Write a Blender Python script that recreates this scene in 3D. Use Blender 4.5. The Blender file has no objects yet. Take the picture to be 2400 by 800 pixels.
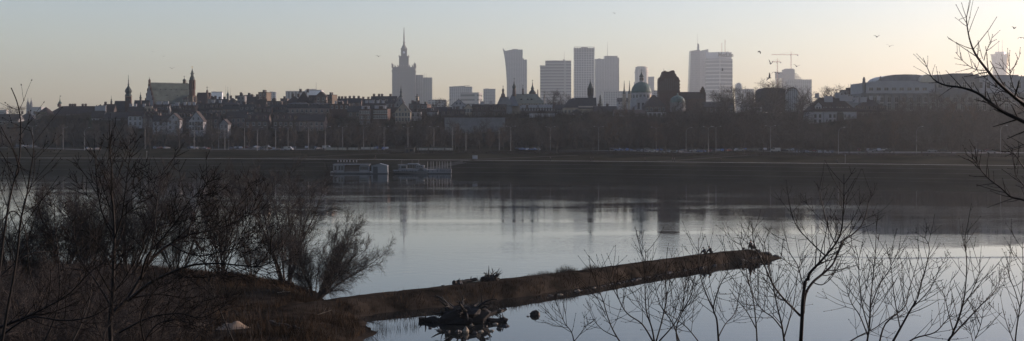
import bpy, math, random
from math import sin, cos, pi, radians, sqrt
from mathutils import Vector, Matrix, noise as mnoise

# ---------------------------------------------------------------- camera, sky, sun, exposure
scene = bpy.context.scene
COL = scene.collection
F, EYE, HY, CX = 2940.0, 18.0, 305.0, 1200.0     # focal length in photo pixels, eye height, horizon row, middle column

cam_d = bpy.data.cameras.new("camera")
cam = bpy.data.objects.new("camera", cam_d)
COL.objects.link(cam)
cam.location = (0, 0, EYE)
cam.rotation_euler = (radians(90), 0, 0)
cam_d.sensor_width = 36.0
cam_d.lens = F / 2400.0 * 36.0
cam_d.shift_y = -(400.0 - HY) / 2400.0
cam_d.clip_start = 0.1
cam_d.clip_end = 30000.0
scene.camera = cam

SUN_AZ, SUN_EL = radians(66), radians(12.0)       # azimuth to the right of the view direction (+Y)
world = bpy.data.worlds.new("World")
scene.world = world
world.use_nodes = True
wn = world.node_tree
for n in list(wn.nodes):
    wn.nodes.remove(n)
sky = wn.nodes.new("ShaderNodeTexSky")
sky.sky_type = 'NISHITA'
sky.sun_disc = False
sky.sun_elevation = SUN_EL
sky.sun_rotation = SUN_AZ
sky.altitude = 100
sky.air_density = 1.0
sky.dust_density = 1.0
sky.ozone_density = 1.9
bg = wn.nodes.new("ShaderNodeBackground")
bg.inputs[1].default_value = 0.15
wo = wn.nodes.new("ShaderNodeOutputWorld")
wn.links.new(sky.outputs[0], bg.inputs[0])
wn.links.new(bg.outputs[0], wo.inputs[0])

sun_d = bpy.data.lights.new("sun", 'SUN')
sun_d.energy = 4.0
sun_d.angle = radians(0.5)
sun_d.color = (1.0, 0.90, 0.78)
sun = bpy.data.objects.new("sun", sun_d)
COL.objects.link(sun)
S = Vector((sin(SUN_AZ) * cos(SUN_EL), cos(SUN_AZ) * cos(SUN_EL), sin(SUN_EL)))
sun.rotation_euler = S.to_track_quat('Z', 'Y').to_euler()

scene.view_settings.view_transform = 'Standard'
scene.view_settings.look = 'None'
scene.view_settings.exposure = 0.32
scene.view_settings.gamma = 1.0
scene.view_settings.use_curve_mapping = False
scene.view_settings.use_white_balance = True
scene.view_settings.white_balance_temperature = 6850
scene.view_settings.white_balance_tint = 27
scene.cycles.max_bounces = 6
scene.cycles.diffuse_bounces = 2
scene.cycles.glossy_bounces = 3
scene.cycles.volume_bounces = 1
scene.cycles.volume_max_steps = 64
scene.cycles.use_denoising = True

rnd = random.Random(7)

def P(px, py, Y):
    """photo column/row -> the point on that line of sight at distance Y"""
    return Vector(((px - CX) / F * Y, Y, EYE + (HY - py) / F * Y))
def PX(px, Y): return (px - CX) / F * Y
def PZ(py, Y): return EYE + (HY - py) / F * Y

# ---------------------------------------------------------------- materials
MATS = {}
def mat(name, col, rough=0.85, var=0.25, scale=1.0, spec=0.3, metal=0.0, bump=0.0, stretch=(1, 1, 1), col2=None):
    if name in MATS: return MATS[name]
    m = bpy.data.materials.new(name); m.use_nodes = True
    t = m.node_tree; b = t.nodes["Principled BSDF"]
    b.inputs["Roughness"].default_value = rough
    b.inputs["Specular IOR Level"].default_value = spec
    b.inputs["Metallic"].default_value = metal
    tc = t.nodes.new("ShaderNodeTexCoord"); mp = t.nodes.new("ShaderNodeMapping")
    mp.inputs["Scale"].default_value = stretch
    nz = t.nodes.new("ShaderNodeTexNoise"); nz.inputs["Scale"].default_value = scale; nz.inputs["Detail"].default_value = 4
    t.links.new(tc.outputs["Object"], mp.inputs[0]); t.links.new(mp.outputs[0], nz.inputs["Vector"])
    cr = t.nodes.new("ShaderNodeValToRGB")
    lo = tuple(c * (1 - var) for c in col)
    hi = tuple(min(1, c * (1 + var)) for c in (col2 or col))
    cr.color_ramp.elements[0].position = .32; cr.color_ramp.elements[1].position = .68
    cr.color_ramp.elements[0].color = (*lo, 1); cr.color_ramp.elements[1].color = (*hi, 1)
    t.links.new(nz.outputs[0], cr.inputs[0]); t.links.new(cr.outputs[0], b.inputs["Base Color"])
    if bump:
        bp = t.nodes.new("ShaderNodeBump"); bp.inputs["Strength"].default_value = bump
        t.links.new(nz.outputs[0], bp.inputs["Height"]); t.links.new(bp.outputs[0], b.inputs["Normal"])
    MATS[name] = m
    return m

def curtain(name, glass, mull, w, h, gap=.12, rough=.25):
    """curtain wall: panes w x h metres between mullions, running round the corner"""
    m = bpy.data.materials.new(name); m.use_nodes = True
    t = m.node_tree; b = t.nodes["Principled BSDF"]
    tc = t.nodes.new("ShaderNodeTexCoord"); sp = t.nodes.new("ShaderNodeSeparateXYZ")
    ad = t.nodes.new("ShaderNodeMath"); ad.operation = 'ADD'
    cb = t.nodes.new("ShaderNodeCombineXYZ")
    t.links.new(tc.outputs["Object"], sp.inputs[0])
    t.links.new(sp.outputs[0], ad.inputs[0]); t.links.new(sp.outputs[1], ad.inputs[1])
    t.links.new(ad.outputs[0], cb.inputs[0]); t.links.new(sp.outputs[2], cb.inputs[1])
    br = t.nodes.new("ShaderNodeTexBrick"); br.offset = 0
    br.inputs["Scale"].default_value = 1; br.inputs["Brick Width"].default_value = w; br.inputs["Row Height"].default_value = h
    br.inputs["Mortar Size"].default_value = gap * min(w, h) ; br.inputs["Mortar Smooth"].default_value = .1
    br.inputs["Color1"].default_value = (*glass, 1); br.inputs["Color2"].default_value = (*[c * .72 for c in glass], 1)
    br.inputs["Mortar"].default_value = (*mull, 1)
    t.links.new(cb.outputs[0], br.inputs["Vector"]); t.links.new(br.outputs["Color"], b.inputs["Base Color"])
    b.inputs["Roughness"].default_value = rough
    MATS[name] = m
    return m

# ---------------------------------------------------------------- mesh builder
class MB:
    def __init__(s): s.v = []; s.f = []; s.mi = []
    def add(s, vs, fs, mi=0):
        o = len(s.v); s.v.extend(vs)
        for f in fs: s.f.append([i + o for i in f]); s.mi.append(mi)
    def box(s, x0, x1, y0, y1, z0, z1, mi=0, tx=0, ty=0):
        s.add([(x0, y0, z0), (x1, y0, z0), (x1, y1, z0), (x0, y1, z0), (x0 + tx, y0 + ty, z1), (x1 - tx, y0 + ty, z1), (x1 - tx, y1 - ty, z1), (x0 + tx, y1 - ty, z1)],
              [(0, 3, 2, 1), (4, 5, 6, 7), (0, 1, 5, 4), (1, 2, 6, 5), (2, 3, 7, 6), (3, 0, 4, 7)], mi)
    def lathe(s, cx, cy, prof, n=12, mi=0, sx=1, sy=1, rot=0):
        vs, fs = [], []
        for r, z in prof:
            for k in range(n):
                a = 2 * pi * k / n + rot
                vs.append((cx + r * cos(a) * sx, cy + r * sin(a) * sy, z))
        for j in range(len(prof) - 1):
            for k in range(n):
                k2 = (k + 1) % n
                fs.append((j * n + k, j * n + k2, (j + 1) * n + k2, (j + 1) * n + k))
        fs.append(tuple(range(n))[::-1]); fs.append(tuple((len(prof) - 1) * n + k for k in range(n)))
        s.add(vs, fs, mi)
    def prism_y(s, prof, y0, y1, mi=0):
        """profile of (x,z) points extruded from y0 to y1"""
        n = len(prof)
        vs = [(x, y0, z) for x, z in prof] + [(x, y1, z) for x, z in prof]
        s.add(vs, [tuple(range(n)), tuple(range(n, 2 * n))[::-1]] + [(i, i + n, (i + 1) % n + n, (i + 1) % n) for i in range(n)], mi)
    def prism_x(s, prof, x0, x1, mi=0):
        n = len(prof)
        vs = [(x0, y, z) for y, z in prof] + [(x1, y, z) for y, z in prof]
        s.add(vs, [tuple(range(n)), tuple(range(n, 2 * n))[::-1]] + [(i, i + n, (i + 1) % n + n, (i + 1) % n) for i in range(n)], mi)
    def prism_z(s, prof, z0, z1, mi=0):
        n = len(prof)
        vs = [(x, y, z0) for x, y in prof] + [(x, y, z1) for x, y in prof]
        s.add(vs, [tuple(range(n))[::-1], tuple(range(n, 2 * n))] + [(i, (i + 1) % n, (i + 1) % n + n, i + n) for i in range(n)], mi)
    def path(s, pts, rad, n=4, mi=0):
        pts = [Vector(p) for p in pts]
        o = len(s.v); m = len(pts)
        ref = Vector((0.31, 0.17, 0.93))
        for i, p in enumerate(pts):
            d = (pts[min(i + 1, m - 1)] - pts[max(i - 1, 0)])
            if d.length < 1e-9: d = Vector((0, 0, 1))
            d.normalize()
            if abs(d.dot(ref)) > .97: a = d.cross(Vector((1, 0, 0))).normalized()
            else: a = d.cross(ref).normalized()
            b = d.cross(a)
            r = rad[i] if isinstance(rad, (list, tuple)) else rad
            for k in range(n):
                t = 2 * pi * k / n
                s.v.append(tuple(p + a * (r * cos(t)) + b * (r * sin(t))))
        for i in range(m - 1):
            for k in range(n):
                k2 = (k + 1) % n
                s.f.append((o + i * n + k, o + i * n + k2, o + (i + 1) * n + k2, o + (i + 1) * n + k)); s.mi.append(mi)
        s.f.append(tuple(o + k for k in range(n))[::-1]); s.mi.append(mi)
        s.f.append(tuple(o + (m - 1) * n + k for k in range(n))); s.mi.append(mi)
    def bar(s, a, b, r, n=4, mi=0): s.path([a, b], [r, r], n, mi)
    def ball(s, c, r, sz=1, n=6, mi=0, sx=1, sy=1, jit=0, rg=None):
        prof = [(sin(pi * j / n), -cos(pi * j / n)) for j in range(n + 1)]
        k2 = n * 2; vs, fs = [], []
        for q, z in prof:
            for k in range(k2):
                a = 2 * pi * k / k2; j = 1 + (rg.uniform(-jit, jit) if rg else 0)
                vs.append((c[0] + r * sx * max(q, .02) * cos(a) * j, c[1] + r * sy * max(q, .02) * sin(a) * j, c[2] + r * sz * z * j))
        for j in range(n):
            for k in range(k2):
                kk = (k + 1) % k2
                fs.append((j * k2 + k, j * k2 + kk, (j + 1) * k2 + kk, (j + 1) * k2 + k))
        s.add(vs, fs, mi)
    def mesh(s, name, mats, smooth=False):
        me = bpy.data.meshes.new(name)
        me.from_pydata(s.v, [], s.f)
        for m in (mats if isinstance(mats, (list, tuple)) else [mats]): me.materials.append(m)
        if any(s.mi): me.polygons.foreach_set("material_index", s.mi)
        if smooth: me.polygons.foreach_set("use_smooth", [True] * len(s.f))
        me.update()
        return me
    def build(s, name, mats, parent=None, smooth=False, loc=None, rz=0):
        o = bpy.data.objects.new(name, s.mesh(name, mats, smooth))
        COL.objects.link(o)
        if parent is not None: o.parent = parent
        if loc is not None: o.location = loc
        if rz: o.rotation_euler = (0, 0, rz)
        return o

def tag(o, label=None, cat=None, group=None, kind=None):
    if label: o["label"] = label
    if cat: o["category"] = cat
    if group: o["group"] = group
    if kind: o["kind"] = kind
    return o
def thing(name, label, cat, loc=(0, 0, 0), rz=0, group=None):
    o = bpy.data.objects.new(name, None); COL.objects.link(o)
    o.location = loc; o.rotation_euler = (0, 0, rz); o.empty_display_size = .5
    return tag(o, label, cat, group)
KIDS = {}
def dup(o, loc, rz=0, sc=1.0, label=None, group=None, parent=None):
    c = o.copy(); COL.objects.link(c)
    c.parent = parent
    if parent is None:
        c.location = loc; c.rotation_euler = (0, 0, rz)
        c.scale = sc if isinstance(sc, (tuple, list)) else (sc, sc, sc)
        if label: c["label"] = label
        if group: c["group"] = group
    if o.name not in KIDS: KIDS[o.name] = list(o.children)
    for ch in KIDS[o.name]: dup(ch, None, parent=c)
    return c
def part(mesh, name, parent, loc=(0, 0, 0), rz=0, sc=(1, 1, 1)):
    o = bpy.data.objects.new(name, mesh); COL.objects.link(o)
    o.parent = parent; o.location = loc; o.rotation_euler = (0, 0, rz); o.scale = sc
    return o
# ---------------------------------------------------------------- terrain
def sstep(a, b, x):
    t = max(0.0, min(1.0, (x - a) / (b - a))); return t * t * (3 - 2 * t)
def bank_y(X):
    """distance of the far promenade"""
    x = max(-420.0, min(200.0, X))
    y = 531 - 0.33 * x - 0.0005 * x * x
    if X > 200: y -= 0.5 * (min(X, 700) - 200)
    return y
PROF = [(-60, -2.5), (-30, -2.0), (-22, -.15), (-20, .35), (-3, 4.85), (0, 5.0), (4, 5.0), (22, 5.3), (60, 6.6), (92, 7.4), (150, 7.6), (168, 9), (185, 12.5), (215, 19), (245, 25), (275, 27.5), (330, 29), (600, 30), (3000, 31), (7200, 32)]
def far_z(X, Y):
    t = Y - bank_y(X)
    for (a, za), (b, zb) in zip(PROF, PROF[1:]):
        if t < b:
            k = max(0, (t - a) / (b - a)); z = za + (zb - za) * k; break
    else: z = PROF[-1][1]
    if t > 160:                                            # the escarpment dips by the thoroughfare at the far left
        px = CX + F * X / max(Y, 1)
        z -= 9 * (1 - sstep(40, 110, px)) * sstep(160, 240, t) * (1 - sstep(500, 900, t))
    if t > 10: z += mnoise.noise(Vector((X * .02, Y * .02, 3))) * min(1.2, (t - 10) * .02)
    return z

# near bank: plan outline of the peninsula and the groyne
CREST = [(-34, 112, 1.1), (-22, 119, 1.2), (-14.8, 127.5, 1.25), (-8, 132.7, 1.35), (-1, 138.8, 1.5), (8.1, 148.3, 1.35), (17.4, 159.9, 1.25), (27.2, 171.1, 1.2), (33.6, 176.4, 1.2), (35.2, 177.0, .75), (36.8, 177.6, .15), (38.0, 178.4, -.35)]
LAND = [(-200, -80), (300, -80), (300, 40), (120, 52), (40, 66), (0, 78), (-6, 92), (-13, 106), (-11.5, 111.5), (-13.6, 118), (-19, 131), (-22.5, 141), (-26, 150), (-36, 157), (-50, 162), (-70, 168), (-100, 178), (-200, 190)]
def inside(poly, x, y):
    c = False; j = len(poly) - 1
    for i in range(len(poly)):
        xi, yi = poly[i]; xj, yj = poly[j]
        if (yi > y) != (yj > y) and x < (xj - xi) * (y - yi) / (yj - yi) + xi: c = not c
        j = i
    return c
def segd(ax, ay, bx, by, x, y):
    dx, dy = bx - ax, by - ay; t = max(0, min(1, ((x - ax) * dx + (y - ay) * dy) / (dx * dx + dy * dy)))
    qx, qy = ax + t * dx, ay + t * dy
    return sqrt((x - qx) ** 2 + (y - qy) ** 2), t, dx * (y - ay) - dy * (x - ax)
def near_z(x, y):
    d = min(segd(*LAND[i], *LAND[(i + 1) % len(LAND)], x, y)[0] for i in range(len(LAND)))
    s = d if inside(LAND, x, y) else -d
    s += mnoise.noise(Vector((x * .12, y * .12, 0))) * 1.2
    z = -1.2 + 1.2 * sstep(-5, 0, s) + 1.0 * sstep(0, 6, s) + .4 * sstep(6, 20, s) if s > -6 else -1.2
    if s > 0:
        z += (.25 * mnoise.noise(Vector((x * .2, y * .2, 5))) + .35 * mnoise.noise(Vector((x * .06, y * .06, 9)))) * sstep(0, 8, s)
    # the high bank the camera stands on
    ridge = 16.4 * (1 - sstep(2, 62, y + .15 * abs(x)))
    if ridge > 0: z = max(z, ridge + .3 * mnoise.noise(Vector((x * .15, y * .15, 2))) * min(1, ridge))
    # groyne
    best = None
    for (ax, ay, az), (bx, by, bz) in zip(CREST, CREST[1:]):
        dd, t, sd = segd(ax, ay, bx, by, x, y)
        if best is None or dd < best[0]: best = (dd, az + (bz - az) * t, sd, t)
    dd, cz, sd, t = best
    if sd < 0:   # near side: path then a long grassy slope
        w = 1.7 + 3.3 * (1 - sstep(-10, 24, x)) + 1.1 * mnoise.noise(Vector((x * .45, y * .45, 12))) + 1.6 * sstep(29, 35, x)
        top, foot = 1.2, 1.2 + w
    else: top, foot = .5, 3.2
    u = sstep(0, 1, (dd - top) / (foot - top)) if dd > top else 0
    gz = cz - u * (cz + .55) + .20 * mnoise.noise(Vector((x * .8, y * .8, 4))) * (.25 + u) + .12 * mnoise.noise(Vector((x * .25, y * .25, 8))) * u
    return max(z, gz) if dd < foot + 1 else z

def frange(a, b, st):
    out = []
    while a < b: out.append(a); a += st
    out.append(b); return out
def sheet(name, xs, ys, fz, m, smooth=True):
    vs = [(x, y, fz(x, y)) for y in ys for x in xs]; n = len(xs)
    fs = [(j * n + i, j * n + i + 1, (j + 1) * n + i + 1, (j + 1) * n + i) for j in range(len(ys) - 1) for i in range(n - 1)]
    me = bpy.data.meshes.new(name); me.from_pydata(vs, [], fs); me.materials.append(m)
    if smooth: me.polygons.foreach_set("use_smooth", [True] * len(fs))
    o = bpy.data.objects.new(name, me); COL.objects.link(o); return o

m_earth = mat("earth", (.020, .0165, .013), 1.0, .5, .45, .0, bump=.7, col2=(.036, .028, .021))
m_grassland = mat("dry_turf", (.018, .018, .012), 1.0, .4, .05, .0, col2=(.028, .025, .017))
xs = frange(-200, -75, 8) + frange(-72, 42, .75) + frange(46, 300, 12)
ys = frange(-80, 0, 10) + frange(3, 84, 3) + frange(85, 182, .75) + frange(184, 210, 6)
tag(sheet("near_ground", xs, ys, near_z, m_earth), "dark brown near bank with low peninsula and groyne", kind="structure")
xs = frange(-4200, -420, 270) + frange(-400, 320, 12) + frange(340, 4200, 300)
def far_sheet():
    ts = [-60, -30, -26, -22, -20, -12, -3, 0, 4, 12, 22, 40, 60, 76, 92, 120, 150, 160, 168, 176, 185, 200, 215, 230, 245, 260, 275, 300, 330, 400, 600, 1000, 2000, 3000, 4500, 6600]
    n = len(xs); vs = []
    for t in ts:
        for x in xs:
            y = bank_y(x) + t; vs.append((x, y, far_z(x, y)))
    fs = [(j * n + i, j * n + i + 1, (j + 1) * n + i + 1, (j + 1) * n + i) for j in range(len(ts) - 1) for i in range(n - 1)]
    me = bpy.data.meshes.new("far_ground"); me.from_pydata(vs, [], fs); me.materials.append(m_grassland)
    me.polygons.foreach_set("use_smooth", [True] * len(fs))
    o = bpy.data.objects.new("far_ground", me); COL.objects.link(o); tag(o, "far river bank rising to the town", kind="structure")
far_sheet()
def ribbon(name, t0, t1, lift, m, x0=-300, x1=260):
    vs, fs = [], []
    X = frange(x0, x1, 6)
    for x in X:
        for t in (t0, t1):
            y = bank_y(x) + t; vs.append((x, y, far_z(x, y) + lift))
    for i in range(len(X) - 1): fs.append((2 * i, 2 * i + 2, 2 * i + 3, 2 * i + 1))
    me = bpy.data.meshes.new(name); me.from_pydata(vs, [], fs); me.materials.append(m)
    o = bpy.data.objects.new(name, me); COL.objects.link(o); return o
m_pave = mat("pale_paving", (.28, .28, .28), .9, .15, .3)
m_asph = mat("asphalt", (.05, .05, .052), .8, .2, .5)
tag(ribbon("promenade_path", 0.2, 3.4, .06, m_pave), "pale riverside promenade along the far bank", kind="structure")
tag(ribbon("road", 108, 132, .08, m_asph), "asphalt embankment road with parking", kind="structure")
m_ledge = mat("revetment_stone", (.060, .060, .058), .95, .35, .6, .1)
for t0, h in ((-19.6, .3), (-13, .3), (-7.5, .35)): tag(ribbon("revetment_ledge", t0, t0 + h, .07, m_ledge), "narrow stone ledge along the far revetment", kind="structure")
def diag_path(xa, ta, xb, tb, w=1.6):
    vs, fs = [], []
    for i in range(13):
        k = i / 12; x = xa + (xb - xa) * k; t = ta + (tb - ta) * k
        for s in (-w / 2, w / 2):
            y = bank_y(x) + t + s * 3; vs.append((x, y, far_z(x, y) + .12))
    for i in range(12): fs.append((2 * i, 2 * i + 2, 2 * i + 3, 2 * i + 1))
    me = bpy.data.meshes.new("footpath"); me.from_pydata(vs, [], fs); me.materials.append(mat("worn_path", (.07, .065, .055), 1, .2, .5, 0))
    o = bpy.data.objects.new("footpath", me); COL.objects.link(o); tag(o, "worn footpath crossing the far bank lawn", kind="structure")
diag_path(-118, 5, -60, 62); diag_path(60, 8, 110, 70); diag_path(-30, 5, 30, 50); diag_path(-38, -18, -16, -1)

# ---------------------------------------------------------------- water
def water_mat():
    m = bpy.data.materials.new("river_water"); m.use_nodes = True
    t = m.node_tree; b = t.nodes["Principled BSDF"]; N = t.nodes; L = t.links
    b.inputs["Base Color"].default_value = (.012, .014, .014, 1); b.inputs["IOR"].default_value = 1.33
    tc = N.new("ShaderNodeTexCoord")
    def nz(scale, st, det=3, dist=0, rough=.5):
        mp = N.new("ShaderNodeMapping"); mp.inputs["Scale"].default_value = st
        n = N.new("ShaderNodeTexNoise"); n.inputs["Scale"].default_value = scale; n.inputs["Detail"].default_value = det; n.inputs["Distortion"].default_value = dist
        n.inputs["Roughness"].default_value = rough
        L.new(tc.outputs["Object"], mp.inputs[0]); L.new(mp.outputs[0], n.inputs["Vector"]); return n
    # wind patches, long across the river
    patch = nz(.02, (.5, 2.0, 1), 5, .6, .6)
    pr = N.new("ShaderNodeMapRange"); pr.inputs[1].default_value = .42; pr.inputs[2].default_value = .62; pr.inputs[3].default_value = .18; pr.inputs[4].default_value = 1.1
    L.new(patch.outputs[0], pr.inputs[0])
    # calm in the lee of the groyne (near side of it)
    sp = N.new("ShaderNodeSeparateXYZ"); L.new(tc.outputs["Object"], sp.inputs[0])
    ma = N.new("ShaderNodeMath"); ma.operation = 'MULTIPLY_ADD'; ma.inputs[1].default_value = -.8; L.new(sp.outputs[0], ma.inputs[0]); L.new(sp.outputs[1], ma.inputs[2])
    lee = N.new("ShaderNodeMapRange"); lee.inputs[1].default_value = 136; lee.inputs[2].default_value = 150; lee.inputs[3].default_value = .12; lee.inputs[4].default_value = 1
    L.new(ma.outputs[0], lee.inputs[0])
    amp = N.new("ShaderNodeMath"); amp.operation = 'MULTIPLY'; L.new(pr.outputs[0], amp.inputs[0]); L.new(lee.outputs[0], amp.inputs[1])
    # thin current line trailing from the groyne tip
    wv = nz(.05, (1, .2, 1), 2)
    l1 = N.new("ShaderNodeMath"); l1.operation = 'MULTIPLY_ADD'; l1.inputs[1].default_value = -9.0; L.new(wv.outputs[0], l1.inputs[0]); L.new(sp.outputs[1], l1.inputs[2])
    l2 = N.new("ShaderNodeMath"); l2.operation = 'SUBTRACT'; l2.inputs[1].default_value = 172.5; L.new(l1.outputs[0], l2.inputs[0])
    l3 = N.new("ShaderNodeMath"); l3.operation = 'ABSOLUTE'; L.new(l2.outputs[0], l3.inputs[0])
    lr = N.new("ShaderNodeMapRange"); lr.inputs[1].default_value = .3; lr.inputs[2].default_value = 1.5; lr.inputs[3].default_value = 3.2; lr.inputs[4].default_value = 0; L.new(l3.outputs[0], lr.inputs[0])
    xr = N.new("ShaderNodeMapRange"); xr.inputs[1].default_value = 37; xr.inputs[2].default_value = 42; xr.inputs[3].default_value = 0; xr.inputs[4].default_value = 1; L.new(sp.outputs[0], xr.inputs[0])
    lm = N.new("ShaderNodeMath"); lm.operation = 'MULTIPLY'; L.new(lr.outputs[0], lm.inputs[0]); L.new(xr.outputs[0], lm.inputs[1])
    am2 = N.new("ShaderNodeMath"); am2.operation = 'ADD'; L.new(amp.outputs[0], am2.inputs[0]); L.new(lm.outputs[0], am2.inputs[1]); amp = am2
    w1 = nz(.55, (.6, 1.5, 1), 3); w2 = nz(2.6, (.7, 1.3, 1), 2)
    mx = N.new("ShaderNodeMath"); mx.operation = 'MULTIPLY_ADD'; mx.inputs[1].default_value = .22; L.new(w2.outputs[0], mx.inputs[0]); L.new(w1.outputs[0], mx.inputs[2])
    bp = N.new("ShaderNodeBump"); bp.inputs["Distance"].default_value = .024
    L.new(amp.outputs[0], bp.inputs["Strength"]); L.new(mx.outputs[0], bp.inputs["Height"]); L.new(bp.outputs[0], b.inputs["Normal"])
    rr = N.new("ShaderNodeMapRange"); rr.inputs[1].default_value = 0; rr.inputs[2].default_value = 1; rr.inputs[3].default_value = .01; rr.inputs[4].default_value = .05
    L.new(amp.outputs[0], rr.inputs[0]); L.new(rr.outputs[0], b.inputs["Roughness"])
    return m
wm = MB(); wm.add([(-2500, 30, 0), (2500, 30, 0), (2500, 1100, 0), (-2500, 1100, 0)], [(0, 1, 2, 3)])
tag(wm.build("water", water_mat()), "calm wide river reflecting the sky", kind="structure")

# ---------------------------------------------------------------- haze over the city
hz = MB(); hz.box(-4600, 4600, -200, 8200, -4, 425)
hm = bpy.data.materials.new("haze"); hm.use_nodes = True
ht = hm.node_tree
for n in list(ht.nodes): ht.nodes.remove(n)
ho = ht.nodes.new("ShaderNodeOutputMaterial"); pv = ht.nodes.new("ShaderNodeVolumePrincipled")
pv.inputs["Color"].default_value = (.94, .965, .96, 1)
pv.inputs["Density"].default_value = 1.05e-4
pv.inputs["Anisotropy"].default_value = .78
ht.links.new(pv.outputs[0], ho.inputs["Volume"])
tag(hz.build("haze", hm), "pale winter haze over river and city", kind="stuff")
# ---------------------------------------------------------------- far city, 2 to 4.5 km away
m_stone = mat("sandstone", (.20, .18, .155), .9, .12, .05)
m_stone2 = curtain("palace_stone_facade", (.09, .085, .08), (.21, .19, .165), 4.2, 3.6, .30, .8)
m_cg = curtain("grey_glass_wall", (.10, .115, .125), (.34, .35, .35), 5.2, 3.8, .20)
m_cb = curtain("blue_glass_wall", (.07, .09, .11), (.36, .37, .37), 8, 7.6, .16)
m_cl = curtain("pale_banded_wall", (.12, .135, .15), (.40, .40, .39), 60, 12, .16)
m_cd = curtain("striped_office_wall", (.07, .08, .09), (.25, .25, .245), 90, 8.5, .30)
m_cv = curtain("ribbed_office_wall", (.06, .065, .07), (.28, .275, .26), 6, 200, .22)
m_conc = mat("concrete", (.30, .29, .28), .9, .12, .3)
m_steel = mat("grey_steel", (.16, .16, .165), .5, .1, 1)
m_red = mat("crane_paint", (.42, .16, .10), .6, .1, 1)
m_white = mat("white_render", (.68, .68, .67), .85, .1, .4)

class Loc:
    """local metres for a thing whose middle stands at photo column px, distance Y"""
    def __init__(s, name, label, cat, px, Y, group=None, rz=0, base=None):
        if Y > 1400: Y *= 1.2
        elif px < 1100: Y += max(0, bank_y(PX(px, Y)) - 535) * 1.15
        s.Y = Y; s.px = px; X = PX(px, Y)
        s.z0 = far_z(X, Y) - 1.5 if base is None else base
        s.t = thing(name, label, cat, (X, Y, s.z0), rz, group)
    def x(s, px): return (px - s.px) / F * s.Y
    def z(s, py): return PZ(py, s.Y) - s.z0
    def b(s, mb, name, m, par=None, smooth=False): return mb.build(name, m, s.t if par is None else par, smooth)

def mast(L, px, y0, y1, r=.8, name="mast", m=None, yy=0):
    q = MB(); q.path([(L.x(px), yy, L.z(y0)), (L.x(px), yy, L.z((y0 + y1) / 2)), (L.x(px), yy, L.z(y1))], [r, r * .7, r * .35], 6)
    return L.b(q, name, m or m_steel)

# --- stepped stone palace tower with spire
L = Loc("palace_tower", "tall stepped stone tower with a needle spire, darkest of the far towers", "skyscraper", 946, 3125, rz=radians(3))
w = L.x(973) ; D = w
q = MB(); q.box(-w, w, 0, 2 * D, 0, L.z(163)); L.b(q, "main_block", m_stone2)
q = MB(); q.box(-w - 1.2, w + 1.2, -1.2, 2 * D + 1.2, L.z(168), L.z(165)); q.box(-w - 1.2, w + 1.2, -1.2, 2 * D + 1.2, L.z(159.5), L.z(158)); L.b(q, "cornice", m_stone)
q = MB(); q.box(-w + 1, w - 1, 1, 2 * D - 1, L.z(163), L.z(158.2)); L.b(q, "attic_storey", m_stone2)
def merlon(u, v, h):
    cr = MB(); cr.box(u - 1.5, u + 1.5, v - 1.5, v + 1.5, L.z(158), h); cr.lathe(u, v, [(1.5, h), (.2, h + 4)], 4); L.b(cr, "merlon", m_stone)
for i in range(9):
    u = -w + 2 * w * i / 8
    for yy in (0, 2 * D):
        h = L.z(150 if i in (0, 8) else 154.5)
        merlon(u, yy, h)
for i in range(1, 8):
    for u in (-w, w):
        v = 2 * D * i / 8; h = L.z(154.5); merlon(u, v, h)
q = MB(); q.lathe(w * .92, D * .2, [(2.6, L.z(158)), (2.4, L.z(150)), (1, L.z(149)), (.3, L.z(145))], 8); L.b(q, "corner_turret", m_stone)
w2 = L.x(957.3)
q = MB(); q.box(-w2, w2, D - w2, D + w2, L.z(158), L.z(131)); L.b(q, "upper_block", m_stone2)
q = MB(); q.box(-w2 - .8, w2 + .8, D - w2 - .8, D + w2 + .8, L.z(133), L.z(131.8))
for a in (-1, 1):
    for b in (-1, 1):
        q.box(a * w2 - 1, a * w2 + 1, D + b * w2 - 1, D + b * w2 + 1, L.z(132), L.z(129.5)); q.lathe(a * w2, D + b * w2, [(1, L.z(129.5)), (.1, L.z(127))], 4)
L.b(q, "cornice", m_stone)
w3 = L.x(953)
q = MB(); q.box(-w3, w3, D - w3, D + w3, L.z(131), L.z(114)); L.b(q, "clock_storey", m_stone)
for k in range(4):
    c = MB(); c.lathe(0, 0, [(3.6, 0), (3.6, .5)], 20); me = c.mesh("clock_face", m_white)
    a = k * pi / 2; o = part(me, "clock_face", L.t, (w3 * 1.01 * sin(a), D - w3 * 1.01 * cos(a), L.z(122)), 0); o.rotation_euler = (pi / 2, 0, a)
q = MB(); q.box(-w3 - .9, w3 + .9, D - w3 - .9, D + w3 + .9, L.z(114.5), L.z(112.5)); 
q.lathe(0, D, [(w3 * 1.15, L.z(112.5)), (w3 * .75, L.z(108)), (w3 * .36, L.z(103)), (w3 * .34, L.z(99.5)), (w3 * .5, L.z(99.3)), (w3 * .4, L.z(97.5)), (w3 * .2, L.z(97))], 8, rot=pi / 8); L.b(q, "crown", m_stone)
q = MB(); q.lathe(0, D, [(2.6, L.z(98)), (2.0, L.z(90)), (2.2, L.z(89.5)), (1.5, L.z(81)), (1.8, L.z(80)), (1.0, L.z(71)), (1.3, L.z(70)), (.5, L.z(62))], 8); L.b(q, "spire", m_steel)
for sx in (-1, 1):
    q = MB(); q.box(sx * w * 1.45 - 9, sx * w * 1.45 + 9, 5, 2 * D, 0, L.z(240)); L.b(q, "wing", m_stone2)

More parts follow.
